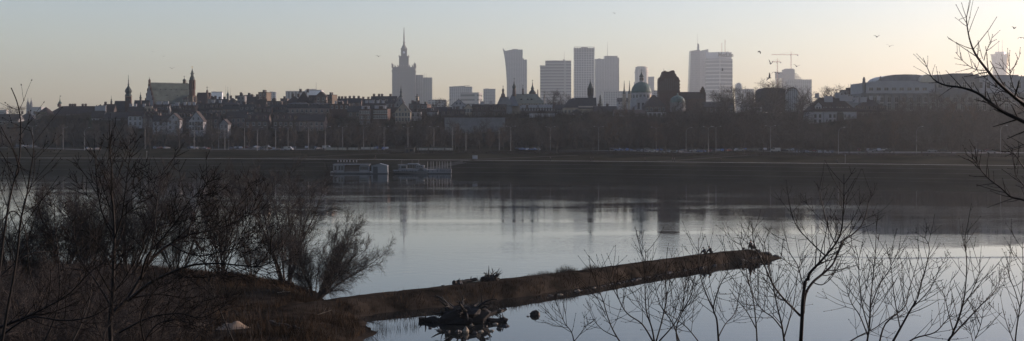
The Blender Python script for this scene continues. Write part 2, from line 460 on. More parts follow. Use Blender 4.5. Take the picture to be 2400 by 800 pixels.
def slab(name, label, px0, px1, py, Y, m, depth=None, rz=0, group="far city buildings", roof=((0.2, .8, 2.5),), cat="office building"):
    L = Loc(name, label, cat, (px0 + px1) / 2, Y, group, rz)
    c, s_ = abs(cos(rz)), abs(sin(rz))
    if Y > 1400: wt = (px1 - px0) / F * Y * 1.2
    else: wt = (px1 - px0) / F * Y
    dp = depth if depth else wt * .8
    if rz: dp = min(dp, wt * .6); W = (wt - dp * s_) / c
    else: W = wt
    a = W / 2
    q = MB(); q.box(-a, a, -dp / 2, dp / 2, 0, L.z(py)); L.b(q, "facade", m)
    q = MB()
    for (u, v, h) in roof: q.box(-a + W * u, -a + W * v, -dp * .3, dp * .3, L.z(py) , L.z(py - h))
    q.box(-a - .3, a + .3, -dp / 2 - .3, dp / 2 + .3, L.z(py) , L.z(py) + 1.2)
    L.b(q, "roof_plant", m_conc)
    L.W = a; L.dp = dp
    return L

slab("office_block", "pale office slab directly right of the stepped stone tower", 973, 992, 177, 3200, m_cg, roof=((.1, .9, 1),))
L = slab("hotel_tower", "ribbed grey tower ending the pair right of the stepped stone tower", 992, 1013, 183.5, 3150, m_cv, roof=((.1, .9, 1.5),))
mast(L, 995, 182, 172, .5, "antenna"); mast(L, 999, 182, 172, .5, "antenna")

# --- sail shaped tower
L = Loc("curved_glass_tower", "glass tower whose left edge curves out to a raised sharp corner", "skyscraper", 1208, 3250)
Yr = 40
lx = [(1187.5, 262), (1187.8, 225), (1187.6, 195), (1186.4, 170), (1184.2, 148), (1181.8, 130), (1178, 112)]
prof = [(L.x(a), L.z(b)) for a, b in lx] + [(L.x(1180.5), L.z(115.5)), (L.x(1184), L.z(119.5)), (L.x(1191), L.z(118.5)), (L.x(1197), L.z(117)), (L.x(1225), L.z(116.5)), (L.x(1225), L.z(262))]
q = MB(); q.prism_y(prof, 0, Yr); L.b(q, "curved_shaft", m_cg)
q = MB(); q.box(L.x(1225), L.x(1235), 3, Yr - 3, 0, L.z(140)); L.b(q, "side_wing", m_cg)
q = MB(); q.box(L.x(1225), L.x(1228), 8, Yr - 8, L.z(140), L.z(137)); L.b(q, "roof_plant", m_conc); q = MB(); q.box(L.x(1200), L.x(1214), 10, Yr - 10, L.z(117), L.z(114.8)); L.b(q, "roof_plant", m_conc)

L = slab("striped_office_tower", "wide grey office tower with horizontal bands and a thin roof mast", 1278, 1338, 144, 3000, m_cd, depth=38, roof=((.25, .55, 1.5), (.7, .75, 4)))
mast(L, 1322.5, 143, 121, .5); q = MB(); q.box(L.x(1266), L.x(1278), -12, 14, 0, L.z(156)); q.box(L.x(1265), L.x(1277), -8, 8, L.z(156), L.z(154)); L.b(q, "side_wing", m_cd)

L = slab("hotel_skyscraper", "dark gridded glass tower, tallest of the middle group, with a lattice crown", 1345, 1392, 115, 3350, m_cb, depth=45, roof=((.35, .68, 3.2),))
q = MB(); a = L.W
for i in range(13):
    u = -a + 2 * a * i / 12; q.box(u - .35, u + .35, -L.dp / 2 - 1, -L.dp / 2 - .3, L.z(132), L.z(111.5))
for zz in (126, 119, 112): q.box(-a - .3, a + .3, -L.dp / 2 - 1, -L.dp / 2 - .3, L.z(zz), L.z(zz) + 1.2)
q.box(-a, -a + .7, -L.dp / 2, L.dp / 2, L.z(114), L.z(111.5)); q.box(a - .7, a, -L.dp / 2, L.dp / 2, L.z(114), L.z(111.5)); L.b(q, "crown_lattice", m_steel)
L = slab("mast_office_tower", "pale tall tower with a single long mast, right of the gridded tower", 1416, 1446, 133, 3500, m_cg, depth=42, roof=((.2, .6, 1.5),))
mast(L, 1424, 132, 98, .8)
q = MB(); q.box(L.x(1446), L.x(1450), -18, 18, 0, L.z(136)); L.b(q, "side_fin", m_cv)
q = MB(); q.box(L.x(1394), L.x(1416), -20, 16, 0, L.z(139)); q.box(L.x(1402), L.x(1407), -8, 8, L.z(139), L.z(137.6)); L.b(q, "stepped_wing", m_cg)

L = Loc("round_top_tower", "hazy round cornered tower behind the lantern of the green dome", "skyscraper", 1505, 3700)
q = MB(); q.lathe(0, 20, [(L.x(1521), 0), (L.x(1521), L.z(163)), (L.x(1519.5), L.z(163)), (L.x(1519.5), L.z(157)), (L.x(1516), L.z(156.5)), (L.x(1516), L.z(155.5))], 20, sy=.9); L.b(q, "shaft", m_cg)
q = MB(); q.lathe(0, 20, [(L.x(1522), L.z(171)), (L.x(1522), L.z(169.5))], 20, sy=.9); L.b(q, "ring", m_steel)
slab("office_block", "narrow hazy block joined to the right of the round cornered tower", 1519, 1532.5, 181, 3650, m_cg, roof=((.1, .9, .5),))
slab("office_block", "low hazy block just left of the round cornered tower", 1486, 1497, 194, 3600, m_cg, roof=((.1, .9, .5),))

# --- twin of towers on the right
L = Loc("tapering_glass_tower", "pale tapering glass tower with a slim needle, left of the lettered tower", "skyscraper", 1637, 3500)
def frus(q, x0b, x1b, x0t, x1t, y0, y1, z0, z1, z1r=None, mi=0):
    z1r = z1 if z1r is None else z1r
    q.add([(x0b, y0, z0), (x1b, y0, z0), (x1b, y1, z0), (x0b, y1, z0), (x0t, y0, z1), (x1t, y0, z1r), (x1t, y1, z1r), (x0t, y1, z1)],
          [(0, 3, 2, 1), (4, 5, 6, 7), (0, 1, 5, 4), (1, 2, 6, 5), (2, 3, 7, 6), (3, 0, 4, 7)], mi)
q = MB(); frus(q, L.x(1612.5), L.x(1640), L.x(1619.5), L.x(1640.5), 0, 44, 0, L.z(119), L.z(117)); L.b(q, "left_shaft", curtain("pale_glass_wall", (.17, .185, .20), (.27, .28, .28), 4.4, 7.6, .12))
q = MB(); frus(q, L.x(1640.2), L.x(1658), L.x(1640.8), L.x(1661), 6, 40, 0, L.z(119.5), L.z(115)); L.b(q, "right_shaft", curtain("silver_glass_wall", (.26, .28, .29), (.36, .37, .37), 4.4, 7.6, .10))
q = MB(); frus(q, L.x(1635), L.x(1640), L.x(1635.8), L.x(1639.6), 10, 16, L.z(118), L.z(101.5), L.z(103)); L.b(q, "finial", m_cg)
mast(L, 1636.5, 103, 76, .5, "needle", yy=13)
L = Loc("lettered_office_tower", "broad banded tower with large name letters across its top, seen corner on", "skyscraper", 1688, 3400)
pl = [(L.x(1657), 22), (L.x(1686), 0), (L.x(1719), 16), (L.x(1719), 50), (L.x(1660), 60)]
q = MB(); q.prism_z(pl, 0, L.z(137.5)); L.b(q, "shaft", m_cl)
pl2 = [(x * .94, 28 + (y - 28) * .94) for x, y in pl]
q = MB(); q.prism_z([(x * .9, 28 + (y - 28) * .9) for x, y in pl], L.z(137.5), L.z(135)); q.prism_z(pl2, L.z(135), L.z(122)); L.b(q, "crown_box", mat("pale_sign_panel", (.5, .5, .5), .7, .05, .3))
cu = bpy.data.curves.new("letters", 'FONT'); cu.body = "MetLife"; cu.size = 18.5; cu.extrude = .6; cu.align_x = 'CENTER'; cu.align_y = 'CENTER'; cu.offset = .35
cu.materials.append(mat("dark_letters", (.015, .02, .03), .9, 0, 1, 0))
def text_mesh(cu, parent):
    tmp = bpy.data.objects.new("lettering", cu); me = bpy.data.meshes.new_from_object(tmp); bpy.data.objects.remove(tmp)
    return part(me, "lettering", parent)
ltr = text_mesh(cu, L.t)
p0, p1 = Vector((*pl2[1], 0)), Vector((*pl2[2], 0)); ang = math.atan2(p1.y - p0.y, p1.x - p0.x)
mid = (p0 + p1) / 2 + Vector((sin(ang), -cos(ang), 0)) * 1.2
ltr.location = (mid.x, mid.y, L.z(128.7)); ltr.rotation_euler = (pi / 2, 0, ang)
for pxm, yt in ((1695.5, 100), (1703, 92)):
    q = MB(); zt, zb = L.z(yt), L.z(122); X0 = L.x(pxm)
    for a in (-.9, .9): q.bar((X0 + a, 30, zb), (X0 + a * .3, 30, zt), .35)
    n = 9
    for i in range(n): q.bar((X0 - .9, 30, zb + (zt - zb) * i / n), (X0 + .9, 30, zb + (zt - zb) * (i + 1) / n), .3)
    L.b(q, "lattice_mast", m_red)
q = MB(); q.box(L.x(1707), L.x(1711), 28, 34, L.z(122), L.z(120)); L.b(q, "roof_plant", m_conc)

L = Loc("arched_top_block", "small hazy block with a semicircular top, right of the lettered tower", "office building", 1731.5, 3000)
r = L.x(1738)
q = MB(); q.prism_y([(-r, 0), (r, 0)] + [(r * cos(pi * k / 14), L.z(201) + r * sin(pi * k / 14)) for k in range(15)], 0, 14); L.b(q, "body", m_cg)
q = MB()
for k in range(14):
    a, b = pi * k / 14, pi * (k + 1) / 14; q.bar((r * cos(a), -.4, L.z(201) + r * sin(a)), (r * cos(b), -.4, L.z(201) + r * sin(b)), .7)
q.bar((r, -.4, L.z(201)), (r, -.4, 0), .7); q.bar((-r, -.4, L.z(201)), (-r, -.4, 0), .7); L.b(q, "arch_rim", m_white)
slab("office_block", "low hazy flat block right of the small arched block", 1740, 1765, 210, 2600, m_cg, roof=((.1, .5, .8),))

# --- tower under construction with two cranes
L = Loc("unfinished_tower", "unfinished concrete tower with open floors beside two cranes", "building site", 1850, 3300)
q = MB(); q.box(L.x(1838), L.x(1864), 8, 36, 0, L.z(163)); q.box(L.x(1822), L.x(1838), 4, 36, L.z(183), L.z(169)); q.box(L.x(1842), L.x(1862), 10, 30, L.z(163), L.z(161)); L.b(q, "concrete_core", m_conc)
q = MB()
for i in range(14):
    zz = L.z(183) - i * 4.1
    if zz < 5: break
    q.box(L.x(1822), L.x(1838), 0, 36, zz - .9, zz)
for u in range(4):
    for v in (1, 17, 34): x = L.x(1822.6 + u * 5); q.box(x - .5, x + .5, v - .5, v + .5, 0, L.z(183))
L.b(q, "floor_slabs_left", m_conc)
q = MB()
for i in range(9):
    zz = L.z(172) - i * 4.3; e = 1869 + i * 3.2
    q.box(L.x(1864), L.x(min(e, 1887)), 4, 34, zz - .9, zz)
    for v in (5, 33):
        for xx in range(1866, int(min(e, 1887)), 5): q.box(L.x(xx) - .4, L.x(xx) + .4, v - .4, v + .4, zz - 4.3, zz - .9)
L.b(q, "floor_slabs_right", m_conc)
slab("office_block", "dark ribbed block standing in front of the unfinished tower", 1845, 1900, 188, 2900, m_cg, depth=25, roof=((.05, .3, 1), (.5, .9, 1)))
def crane(label, px, y_top, y_jib, x_l, x_r, Y, z_b):
    L = Loc("tower_crane", label, "crane", px, Y, "cranes over the unfinished tower")
    q = MB(); h = L.z(y_jib); n = 26
    for a in (-1, 1):
        for b in (-1, 1): q.bar((a, b, 0), (a, b, h), .25)
    for i in range(n):
        z0, z1 = h * i / n, h * (i + 1) / n; q.bar((-1, -1, z0), (1, -1, z1), .2); q.bar((1, 1, z0), (-1, 1, z1), .2)
    L.b(q, "lattice_mast", m_red)
    q = MB()
    for (a, b, nn) in ((0, L.x(x_l), 16), (0, L.x(x_r), 6)):
        q.bar((a, -1, h), (b, -1, h + .3), .3); q.bar((a, 1, h), (b, 1, h + .3), .3); q.bar((a, 0, h + 2), (b * .97, 0, h + 1.8), .3)
        for i in range(nn): q.bar((b * i / nn, -1, h), (b * (i + .5) / nn, 0, h + 2), .15); q.bar((b * (i + .5) / nn, 0, h + 2), (b * (i + 1) / nn, 1, h), .15)
    L.b(q, "jib", m_red)
    q = MB(); t = (0, 0, L.z(y_top)); q.lathe(0, 0, [(1.3, h), (.3, L.z(y_top))], 4); q.bar(t, (L.x(x_l) * .6, 0, h + 2), .15); q.bar(t, (L.x(x_r) * .8, 0, h + 2), .15); L.b(q, "top_frame", m_red)
    q = MB(); q.box(L.x(x_r) * .9 - 2, L.x(x_r) * .9 + 2, -1.2, 1.2, h - 3, h); L.b(q, "counterweight", m_conc)
    q = MB(); q.box(-2.6, -1, -1.2, 1.2, h - 2.6, h); L.b(q, "cab", m_conc)
crane("taller right crane rising behind the unfinished tower, jib long to the left", 1854, 121, 129, 1808, 1871, 3350, 0)
crane("shorter left crane at the edge of the unfinished tower", 1822, 138, 146, 1809, 1830, 3250, 0)

L = Loc("twin_mast_tower", "very faint waisted tower with two antenna masts at the far right", "skyscraper", 2350, 4500, )
q = MB(); q.lathe(0, 30, [(L.x(2367), 0), (L.x(2366), L.z(200)), (L.x(2367), L.z(160)), (L.x(2371), L.z(127))], 16, sy=.7); q.lathe(0, 30, [(L.x(2362), L.z(127)), (L.x(2361), L.z(121))], 16, sy=.7); L.b(q, "shaft", m_cg)
for k in range(26):
    a = 2 * pi * k / 26; R = L.x(2371) * 1.02; q = MB(); q.bar((R * cos(a), 30 + R * .7 * sin(a), L.z(129)), (R * 1.03 * cos(a), 30 + R * .72 * sin(a), L.z(124.5 - 1.5 * cos(a))), .5); L.b(q, "fin", m_steel)
mast(L, 2346.5, 121, 93, 1.0, "antenna", yy=30); mast(L, 2355.5, 121, 93, 1.0, "antenna", yy=30)

# --- low far blocks along the skyline
for a in [
 ("apartment_slab", "white far apartment slab right of the brown church roof", 496, 522, 217, 1900, m_white, .1),
 ("hazy_tower_block", "hazy grey tower block peeping beside the tall brick block", 633, 647, 217, 2200, m_cg, 0),
 ("white_office_slab", "long white office slab above the old roofs, left of the rooftop sign", 673, 722, 216, 1800, m_cv, .0),
 ("sign_building", "white flat block carrying rooftop sign letters and a mast", 718, 756, 213, 1800, m_white, 0),
 ("hazy_office_block", "hazy wide flat office block with a rooftop crane arm, left middle", 1054, 1107, 205, 2700, m_cg, 0),
 ("darker_office_block", "darker office block overlapping the hazy wide flat one", 1080, 1130, 219, 2000, m_cd, -.25),
 ("stepped_hazy_block", "small hazy block with stepped top between the wide block and the curved tower", 1133, 1161, 210, 2600, m_cg, 0),
 ("low_white_block", "low pale block right of the ribbed grey tower", 1004, 1046, 236, 1700, m_cg, 0),
 ("low_grey_block", "low hazy roofline between the pale mast tower and the twin white spires", 1412, 1480, 216, 2300, m_cg, 0),
 ("low_grey_block", "low hazy block right of the green dome", 1527, 1545, 214, 2000, m_cg, 0),
 ("low_far_block", "small dark block at the far left edge of the skyline", 2, 17, 260, 1500, m_conc, 0),
 ("far_palace_block", "grey block adjoining the distant church with twin spires", 78, 100, 253, 1700, m_conc, 0),
]:
    L = slab(a[0], a[1], a[2], a[3], a[4], a[5], a[6], rz=a[7], roof=((.15, .45, 2), (.6, .8, 1.2)))
    if a[0] == "sign_building":
        q = MB(); rr = random.Random(3)
        for i in range(11):
            x = L.x(722 + i * 1.9); q.box(x, x + .8, -2, -1, L.z(213), L.z(208.6 + rr.random())); 
        q.box(L.x(720), L.x(743), -2, -1.5, L.z(210.4), L.z(209.9)); L.b(q, "sign_frame", m_steel)
        mast(L, 741, 211, 193, .35)
    if a[0] == "hazy_office_block":
        q = MB(); q.box(L.x(1088), L.x(1101), 0, 1, L.z(201.5), L.z(200.7)); q.box(L.x(1096), L.x(1097), 0, 1, L.z(205), L.z(200.7)); q.box(L.x(1075), L.x(1090), -8, 8, L.z(205), L.z(202)); L.b(q, "gantry", m_steel)
for pxm, y0, y1 in ((529, 235, 200), (540, 235, 206), (702, 232, 202)):
    L = Loc("radio_mast", {529: "taller thin radio mast above roofs right of the church", 540: "shorter thin radio mast right of the taller one", 702: "thin mast above the long white slab"}[pxm], "mast", pxm, 1500)
    mast(L, pxm, y0 + 10, y1, .25, "pole"); q = MB(); q.box(-1.2, 1.2, -1.2, 1.2, 0, L.z(y0)); L.b(q, "base", m_conc)
# ---------------------------------------------------------------- old town on the escarpment
W_CREAM = mat("cream_render", (.26, .22, .17), .9, .12, .5)
W_GREY = mat("grey_render", (.17, .17, .17), .9, .12, .5)
W_WHITE = mat("white_plaster", (.27, .27, .275), .9, .08, .5)
W_BRICK = mat("red_brick", (.075, .045, .036), .9, .2, 1.5)
W_OCHRE = mat("ochre_render", (.13, .10, .075), .9, .15, .5)
W_BROWN = mat("brown_render", (.09, .07, .06), .9, .15, .5)
W_PINK = mat("pink_render", (.17, .13, .115), .9, .15, .5)
R_TILE = mat("clay_tiles", (.046, .029, .024), .85, .25, 1.2)
R_DARK = mat("dark_roof", (.035, .032, .032), .8, .25, .8)
R_BROWN = mat("brown_tiles", (.038, .028, .024), .85, .25, 1.0)
R_GREEN = mat("copper_green", (.065, .115, .10), .6, .15, .4)
R_COPPER = mat("sunlit_sheet_roof", (.17, .17, .13), .55, .15, .4)  # beige of grazing sunlight put into the roof's base colour
R_SLATE = mat("dark_copper", (.035, .05, .045), .6, .2, .6)
M_GLASS = mat("window_glass", (.02, .025, .03), .12, .2, 1, .6)
M_FRAME = mat("window_frame_paint", (.30, .30, .30), .7, .05, 1)
M_FRDK = mat("dark_frame_paint", (.12, .09, .07), .7, .05, 1)
M_GOLD = mat("gilt", (.55, .38, .12), .3, .1, 1, .5, 1.0)

def window_mesh(w, h, fr, bars=True):
    q = MB(); t = .12
    q.box(-w / 2, w / 2, -.02, .10, 0, h, 0)
    q.box(-w / 2 - t, -w / 2, -.07, .1, -t, h + t, 1); q.box(w / 2, w / 2 + t, -.07, .1, -t, h + t, 1)
    q.box(-w / 2, w / 2, -.07, .1, -t, 0, 1); q.box(-w / 2, w / 2, -.07, .1, h, h + t, 1)
    q.box(-w / 2 - t - .08, w / 2 + t + .08, -.16, -.072, -t - .1, -t, 1)
    if bars:
        q.box(-.04, .04, -.06, -.025, 0, h, 1); q.box(-w / 2, -.042, -.06, -.025, h * .62, h * .62 + .07, 1); q.box(.042, w / 2, -.06, -.025, h * .62, h * .62 + .07, 1)
    return q.mesh("window", [M_GLASS, fr])
WIN = window_mesh(1.2, 1.9, M_FRAME); WIN_D = window_mesh(1.2, 1.9, M_FRDK); WIN_B = window_mesh(1.8, 2.8, M_FRAME); WIN_T = window_mesh(1.5, 4.6, M_FRDK)

def chimney_mesh(w, d, h, m, name="chimney"):
    q = MB(); q.box(-w / 2, w / 2, -d / 2, d / 2, 0, h); q.box(-w / 2 - .12, w / 2 + .12, -d / 2 - .12, d / 2 + .12, h, h + .25)
    n = max(1, int(w / .7))
    for i in range(n):
        x = -w / 2 + w * (i + .5) / n; q.lathe(x, 0, [(.16, h + .25), (.13, h + .7)], 6, 1)
    return q.mesh(name, [m, R_TILE])
CHW = chimney_mesh(1.8, .9, 2.2, W_WHITE); CHB = chimney_mesh(1.6, .8, 2.0, W_BROWN); CHO = chimney_mesh(2.2, 1.0, 2.4, W_CREAM); CHR = chimney_mesh(1.5, .8, 1.8, W_BRICK)

def dormer_mesh(wall, roofm, w=1.6, h=1.5, dp=2.2):
    q = MB(); q.box(-w / 2, w / 2, 0, dp, 0, h, 0)
    q.prism_y([(-w / 2 - .2, h), (w / 2 + .2, h), (0, h + w * .5)], -.25, dp + .6, 1)
    q.box(-w * .28, w * .28, -.05, 0.0, .25, h - .2, 2)
    return q.mesh("dormer", [wall, roofm, M_GLASS])
DORM = {}
def dormer(wall, roofm):
    k = (wall.name, roofm.name)
    if k not in DORM: DORM[k] = dormer_mesh(wall, roofm)
    return DORM[k]

nwin = [0]
def house(label, px0, px1, y_eave, y_ridge, Y, roof='side', wall=W_GREY, rm=R_BROWN, yaw=0.0, depth=None, rows=None, cols=None, chim=(), chm=None, dorm=0, name="old_town_house", group="old town houses on the slope", cat="house", y_base=None, win=None, over=.5, sill=None, winoff=0):
    """px0..px1 the facade's columns, y_eave / y_ridge the rows of its eaves and ridge"""
    pm = (px0 + px1) / 2
    if pm < 1100: Y += max(0, bank_y(PX(pm, Y)) - 535) * 1.15
    X = PX(pm, Y)
    w = (px1 - px0) / F * Y / cos(yaw)
    d = depth or min(14, max(8, w * .8))
    zb = min(far_z(X - w / 2, Y), far_z(X + w / 2, Y), far_z(X, Y + d), far_z(X, Y)) - .4
    if y_base is not None: zb = min(zb, PZ(y_base, Y))
    t = thing(name, label, cat, (X, Y, zb), yaw, group)
    e = PZ(y_eave, Y) - zb; r = PZ(y_ridge, Y) - zb; a = w / 2
    q = MB()
    ww = WIN if win is None else win
    if roof == 'front':
        q.prism_y([(-a, 0), (a, 0), (a, e), (0, r - .15), (-a, e)], 0, d)
    elif roof == 'flat':
        q.box(-a, a, 0, d, 0, r - .3)
    elif roof == 'side':
        q.prism_x([(0, 0), (d, 0), (d, e), (d / 2, r - .15), (0, e)], -a, a)
    else:
        q.box(-a, a, 0, d, 0, e)
    q.box(-a - .12, a + .12, -.12, 0, e - .35, e - .05) if roof in ('side', 'hip', 'mansard') else None
    q.build("wall", wall, t)
    q = MB(); th = .3
    if roof == 'front':
        sl = (r - e) / a
        q.prism_y([(-a - over, e - over * sl), (-a - over, e - over * sl + th), (0, r + th), (a + over, e - over * sl + th), (a + over, e - over * sl), (0, r)], -.35, d + .35)
    elif roof == 'side':
        sl = (r - e) / (d / 2)
        q.prism_x([(-over, e - over * sl), (-over, e - over * sl + th), (d / 2, r + th), (d + over, e - over * sl + th), (d + over, e - over * sl), (d / 2, r)], -a - .25, a + .25)
    elif roof == 'hip':
        k = min(a * .9, d / 2); o = over
        q.add([(-a - o, -o, e), (a + o, -o, e), (a + o, d + o, e), (-a - o, d + o, e), (-a + k, d / 2, r), (a - k, d / 2, r)],
              [(0, 3, 2, 1), (0, 1, 5, 4), (1, 2, 5), (2, 3, 4, 5), (3, 0, 4)])
    elif roof == 'mansard':
        m1 = e + (r - e) * .7; o = .3
        q.box(-a - o, a + o, -o, d + o, e, m1, 0, 1.4, 1.4)
        q.add([(-a + 1.1, 1.1, m1 + .01), (a - 1.1, 1.1, m1 + .01), (a - 1.1, d - 1.1, m1 + .01), (-a + 1.1, d - 1.1, m1 + .01), (-a + 3.2, d / 2, r), (a - 3.2, d / 2, r)], [(0, 3, 2, 1), (0, 1, 5, 4), (1, 2, 5), (2, 3, 4, 5), (3, 0, 4)])
    else:
        q.box(-a - .2, a + .2, -.2, d + .2, r - .3, r); q.box(-a * .3, a * .2, d * .3, d * .7, r, r + 1.6)
    rf = q.build("roof", rm, t)
    top = (e if roof != 'flat' else r - .3) - 2.7
    nr = rows if rows is not None else max(1, min(4, int((e - 2) / 3.1)))
    nc = cols if cols is not None else max(2, min(12, int(w / 3.0)))
    for j in range(nr):
        for i in range(nc):
            z = top - j * 3.15
            if z < 1.0: continue
            u = -a + w * (i + .5) / nc
            part(ww, "window", t, (u, -.03, z)); nwin[0] += 1
    if roof == 'front' and r - e > 3.5:
        n = max(1, int((r - e) / 3.0))
        for j in range(min(n, 3)):
            z = e + .5 + j * 2.8; half = a * (1 - (z + 1.9 - e) / (r - e)) - .8
            if half < 0: break
            kk = 1 if half < 1.2 else (2 if half < 2.6 else 3)
            for i in range(kk): part(ww, "window", t, (0 if kk == 1 else -half + 2 * half * i / (kk - 1) * .95, -.03, z), sc=(.8, 1, .75))
    if dorm:
        dm = dormer(wall, rm)
        for i in range(dorm):
            u = -a + w * (i + .5) / dorm
            if roof == 'side': yy = d / 2 * .28; zz = e + (r - e) * .28
            else: yy = d / 2 * .22; zz = e + (r - e) * .18
            part(dm, "dormer", rf, (u, yy - .2, zz))
    cm = chm or CHB
    for c in chim:
        u = (c[0] - pm) / F * Y / cos(yaw); fy = c[1] if len(c) > 1 else .5
        s = c[2] if len(c) > 2 else 1.0
        if roof == 'flat': zz = r - .1
        elif roof == 'front': zz = r - abs(u) * (r - e) / a - .6
        else: zz = e + (r - e) * (1 - abs(fy - .5) * 2) - .5
        part(cm, "chimney", rf, (u, d * fy, zz), sc=(s, 1, 1.0 + .3 * (s - 1)))
    t["_z"] = zb
    return t

# --- far left: low roofs beyond the road cutting
house("long low pale roofed building at the far left below the distant twin spires", -20, 42, 283, 268, 980, 'side', W_GREY, R_DARK, cols=10, rows=2, group=None, name="riverside_building", cat="building")
house("dark hip roofed building between the far left block and the palace corner", 36, 82, 281, 266, 1000, 'hip', W_PINK, R_DARK, chim=((45,), (60,), (74,)), group=None, name="riverside_building", cat="building")
house("low wide dark building at the far left foot of the palace", -30, 92, 306, 296, 860, 'side', W_GREY, R_DARK, cols=12, rows=2, group=None, name="riverside_building", cat="building")

# --- the castle-palace with arcaded front
T = house("long palace wing with tall arcades and dark hipped roof, left of the clock tower", 110, 241, 269, 248.5, 850, 'hip', W_PINK, R_TILE, cols=0, rows=0, depth=16, chim=((128,), (155,), (161,), (167,), (185,), (192,)), chm=CHR, name="palace_wing", group=None, cat="palace", over=.4)
YT = T.location.y; zT = T["_z"]; e = PZ(269, YT) - zT; a = (241 - 110) / F * YT / 2
q = MB()
for i in range(17):
    x = -a + 2 * a * i / 16; q.box(x - .35, x + .35, -.45, 0, 0, e - .6)
q.box(-a - .2, a + .2, -.5, 0, e - .6, e - .3); q.build("pilaster_order", W_GREY, T)
for i in range(16):
    x = -a + 2 * a * (i + .5) / 16
    for z in (e - 5.6, e - 10.8, e - 15): part(WIN_T if z == e - 5.6 else WIN, "window", T, (x, -.03, z), sc=(.85, 1, .8))
T = house("palace end pavilion with tall pale pilasters at the left end of the arcaded wing", 84, 110, 269, 251, 835, 'hip', W_PINK, R_TILE, cols=5, rows=4, depth=18, win=WIN_T, name="palace_pavilion", group=None, cat="palace")
T = house("white walled annex with two white chimney blocks, right of the arcaded palace wing", 216, 243, 271, 250, 800, 'side', W_GREY, R_TILE, cols=4, rows=2, chim=((227, .3, 2.2), (237, .3, 2.8)), chm=CHW, name="palace_annex", group=None, cat="building")
def onion(L, name, px, prof, m, n=10, yy=0, rot=0):
    """prof: (half width in px, row)"""
    q = MB(); k = L.Y / F
    q.lathe(L.x(px), yy, [(r * k, L.z(y)) for r, y in prof], n, rot=rot); return L.b(q, name, m)
def cross(L, px, y0, y1, m=None, yy=0, arm=1.4):
    q = MB(); x = L.x(px); a, b = L.z(y0), L.z(y1); q.box(x - .1, x + .1, yy - .1, yy + .1, a, b); zz = a + (b - a) * .62; q.box(x - arm / 2, x - .1, yy - .1, yy + .1, zz, zz + .2); q.box(x + .1, x + arm / 2, yy - .1, yy + .1, zz, zz + .2); L.b(q, "cross", m or R_SLATE)
L = Loc("roof_cupola", "small bulb cupola with a pole on the palace roof", "cupola", 140.5, 862)
onion(L, "base", 140.5, [(3.2, 256), (3.2, 244)], W_PINK, 8); onion(L, "bulb", 140.5, [(4, 244), (4.4, 242), (3.4, 239.5), (1.6, 238), (1.1, 235), (.5, 231), (.25, 224)], R_GREEN, 10)
q = MB(); q.box(L.x(141), L.x(143), -.05, .05, L.z(226.5), L.z(224.5)); L.b(q, "vane", R_SLATE)
T = house("dark roofed palace block between the small spire and the palace annex", 241, 266, 262, 245, 830, 'side', W_BROWN, R_TILE, cols=4, rows=3, chim=((243,),), name="palace_block", group=None, cat="building")
T = house("dark roofed palace block directly left of the clock tower", 266, 294, 260, 237.5, 840, 'side', W_BROWN, R_DARK, cols=4, rows=3, name="palace_block", group=None, cat="building")
L = Loc("needle_turret", "small needle turret on the palace left of the clock tower", "turret", 261, 836)
onion(L, "shaft", 261, [(2.2, 250), (2.2, 240)], W_BROWN, 8); onion(L, "spire", 261, [(2.8, 240), (2.3, 238), (1.2, 236), (1.5, 234), (.5, 231), (.2, 224)], R_SLATE, 8)

L = Loc("clock_tower", "red brick palace clock tower with dark onion dome and spire", "clock tower", 301, 815)
onion(L, "shaft", 301, [(9.4, 262), (9.4, 226)], W_BRICK, 4, rot=pi / 4 + .15)
onion(L, "cornice", 301, [(10.6, 227), (10.6, 225.6)], W_CREAM, 4, rot=pi / 4 + .15)
onion(L, "dome", 301, [(8.4, 225.6), (7.6, 222), (6.2, 220.5), (6.6, 218), (8.2, 215.5), (8.3, 213), (6.6, 209.5), (4.2, 206), (2.4, 203), (1.5, 200), (2.1, 198.5), (1.3, 197), (.9, 190), (1.4, 189), (.6, 187), (.4, 176)], R_SLATE, 12)
for sgn in (-.42, .85):
    q = MB(); q.lathe(0, 0, [(1.1, 0), (1.1, .18)], 20); o = part(q.mesh("clock_face", R_SLATE), "clock_face", L.t, (L.x(301) + 2.0 * sin(sgn) * 1.05, -2.0 * cos(sgn) * 1.05, L.z(233))); o.rotation_euler = (pi / 2, 0, sgn)
    o.location = (2.05 * sin(sgn) - (0 if sgn > 0 else 0), -2.05 * cos(sgn), L.z(233))
T = house("dark roofed palace block right of the clock tower", 312, 346, 262, 236, 845, 'side', W_BROWN, R_DARK, cols=5, rows=3, name="palace_block", group=None, cat="building")
L = Loc("needle_turret", "small turret between the clock tower and the large church roof", "turret", 329.5, 842)
onion(L, "shaft", 329.5, [(2.4, 245), (2.4, 231)], W_BROWN, 8); onion(L, "spire", 329.5, [(3, 231), (2.7, 228.5), (1.6, 226), (1.8, 224), (.7, 222), (.25, 216)], R_SLATE, 8)

# --- the big church: steep green-grey roof, stepped striped gable to the left
Yc = 880 + max(0, bank_y(PX(399, 880)) - 535) * 1.15; rz = radians(35)
L = Loc("brick_church", "large brick church with a tall steep grey green roof, gable end at its left", "church", 399, 880, rz=rz)
Wc = 17.0; k = Yc / F
ln = (436 - 357) * k / cos(rz); hw = ln / 2
zr, ze = L.z(196.5), L.z(242)
q = MB(); q.prism_x([(-Wc / 2, 0), (Wc / 2, 0), (Wc / 2, ze), (0, zr - .3), (-Wc / 2, ze)], -hw, hw); L.b(q, "nave_wall", W_BRICK)
q = MB(); th = .35; q.prism_x([(-Wc / 2 - .6, ze - 1.2), (-Wc / 2 - .6, ze - 1.2 + th * 2), (0, zr + th), (Wc / 2 + .6, ze - 1.2 + th * 2), (Wc / 2 + .6, ze - 1.2), (0, zr - .1)], -hw + .5, hw); RF = L.b(q, "roof", mat("patina_roof", (.065, .078, .064), .5, .3, .25))
q = MB()
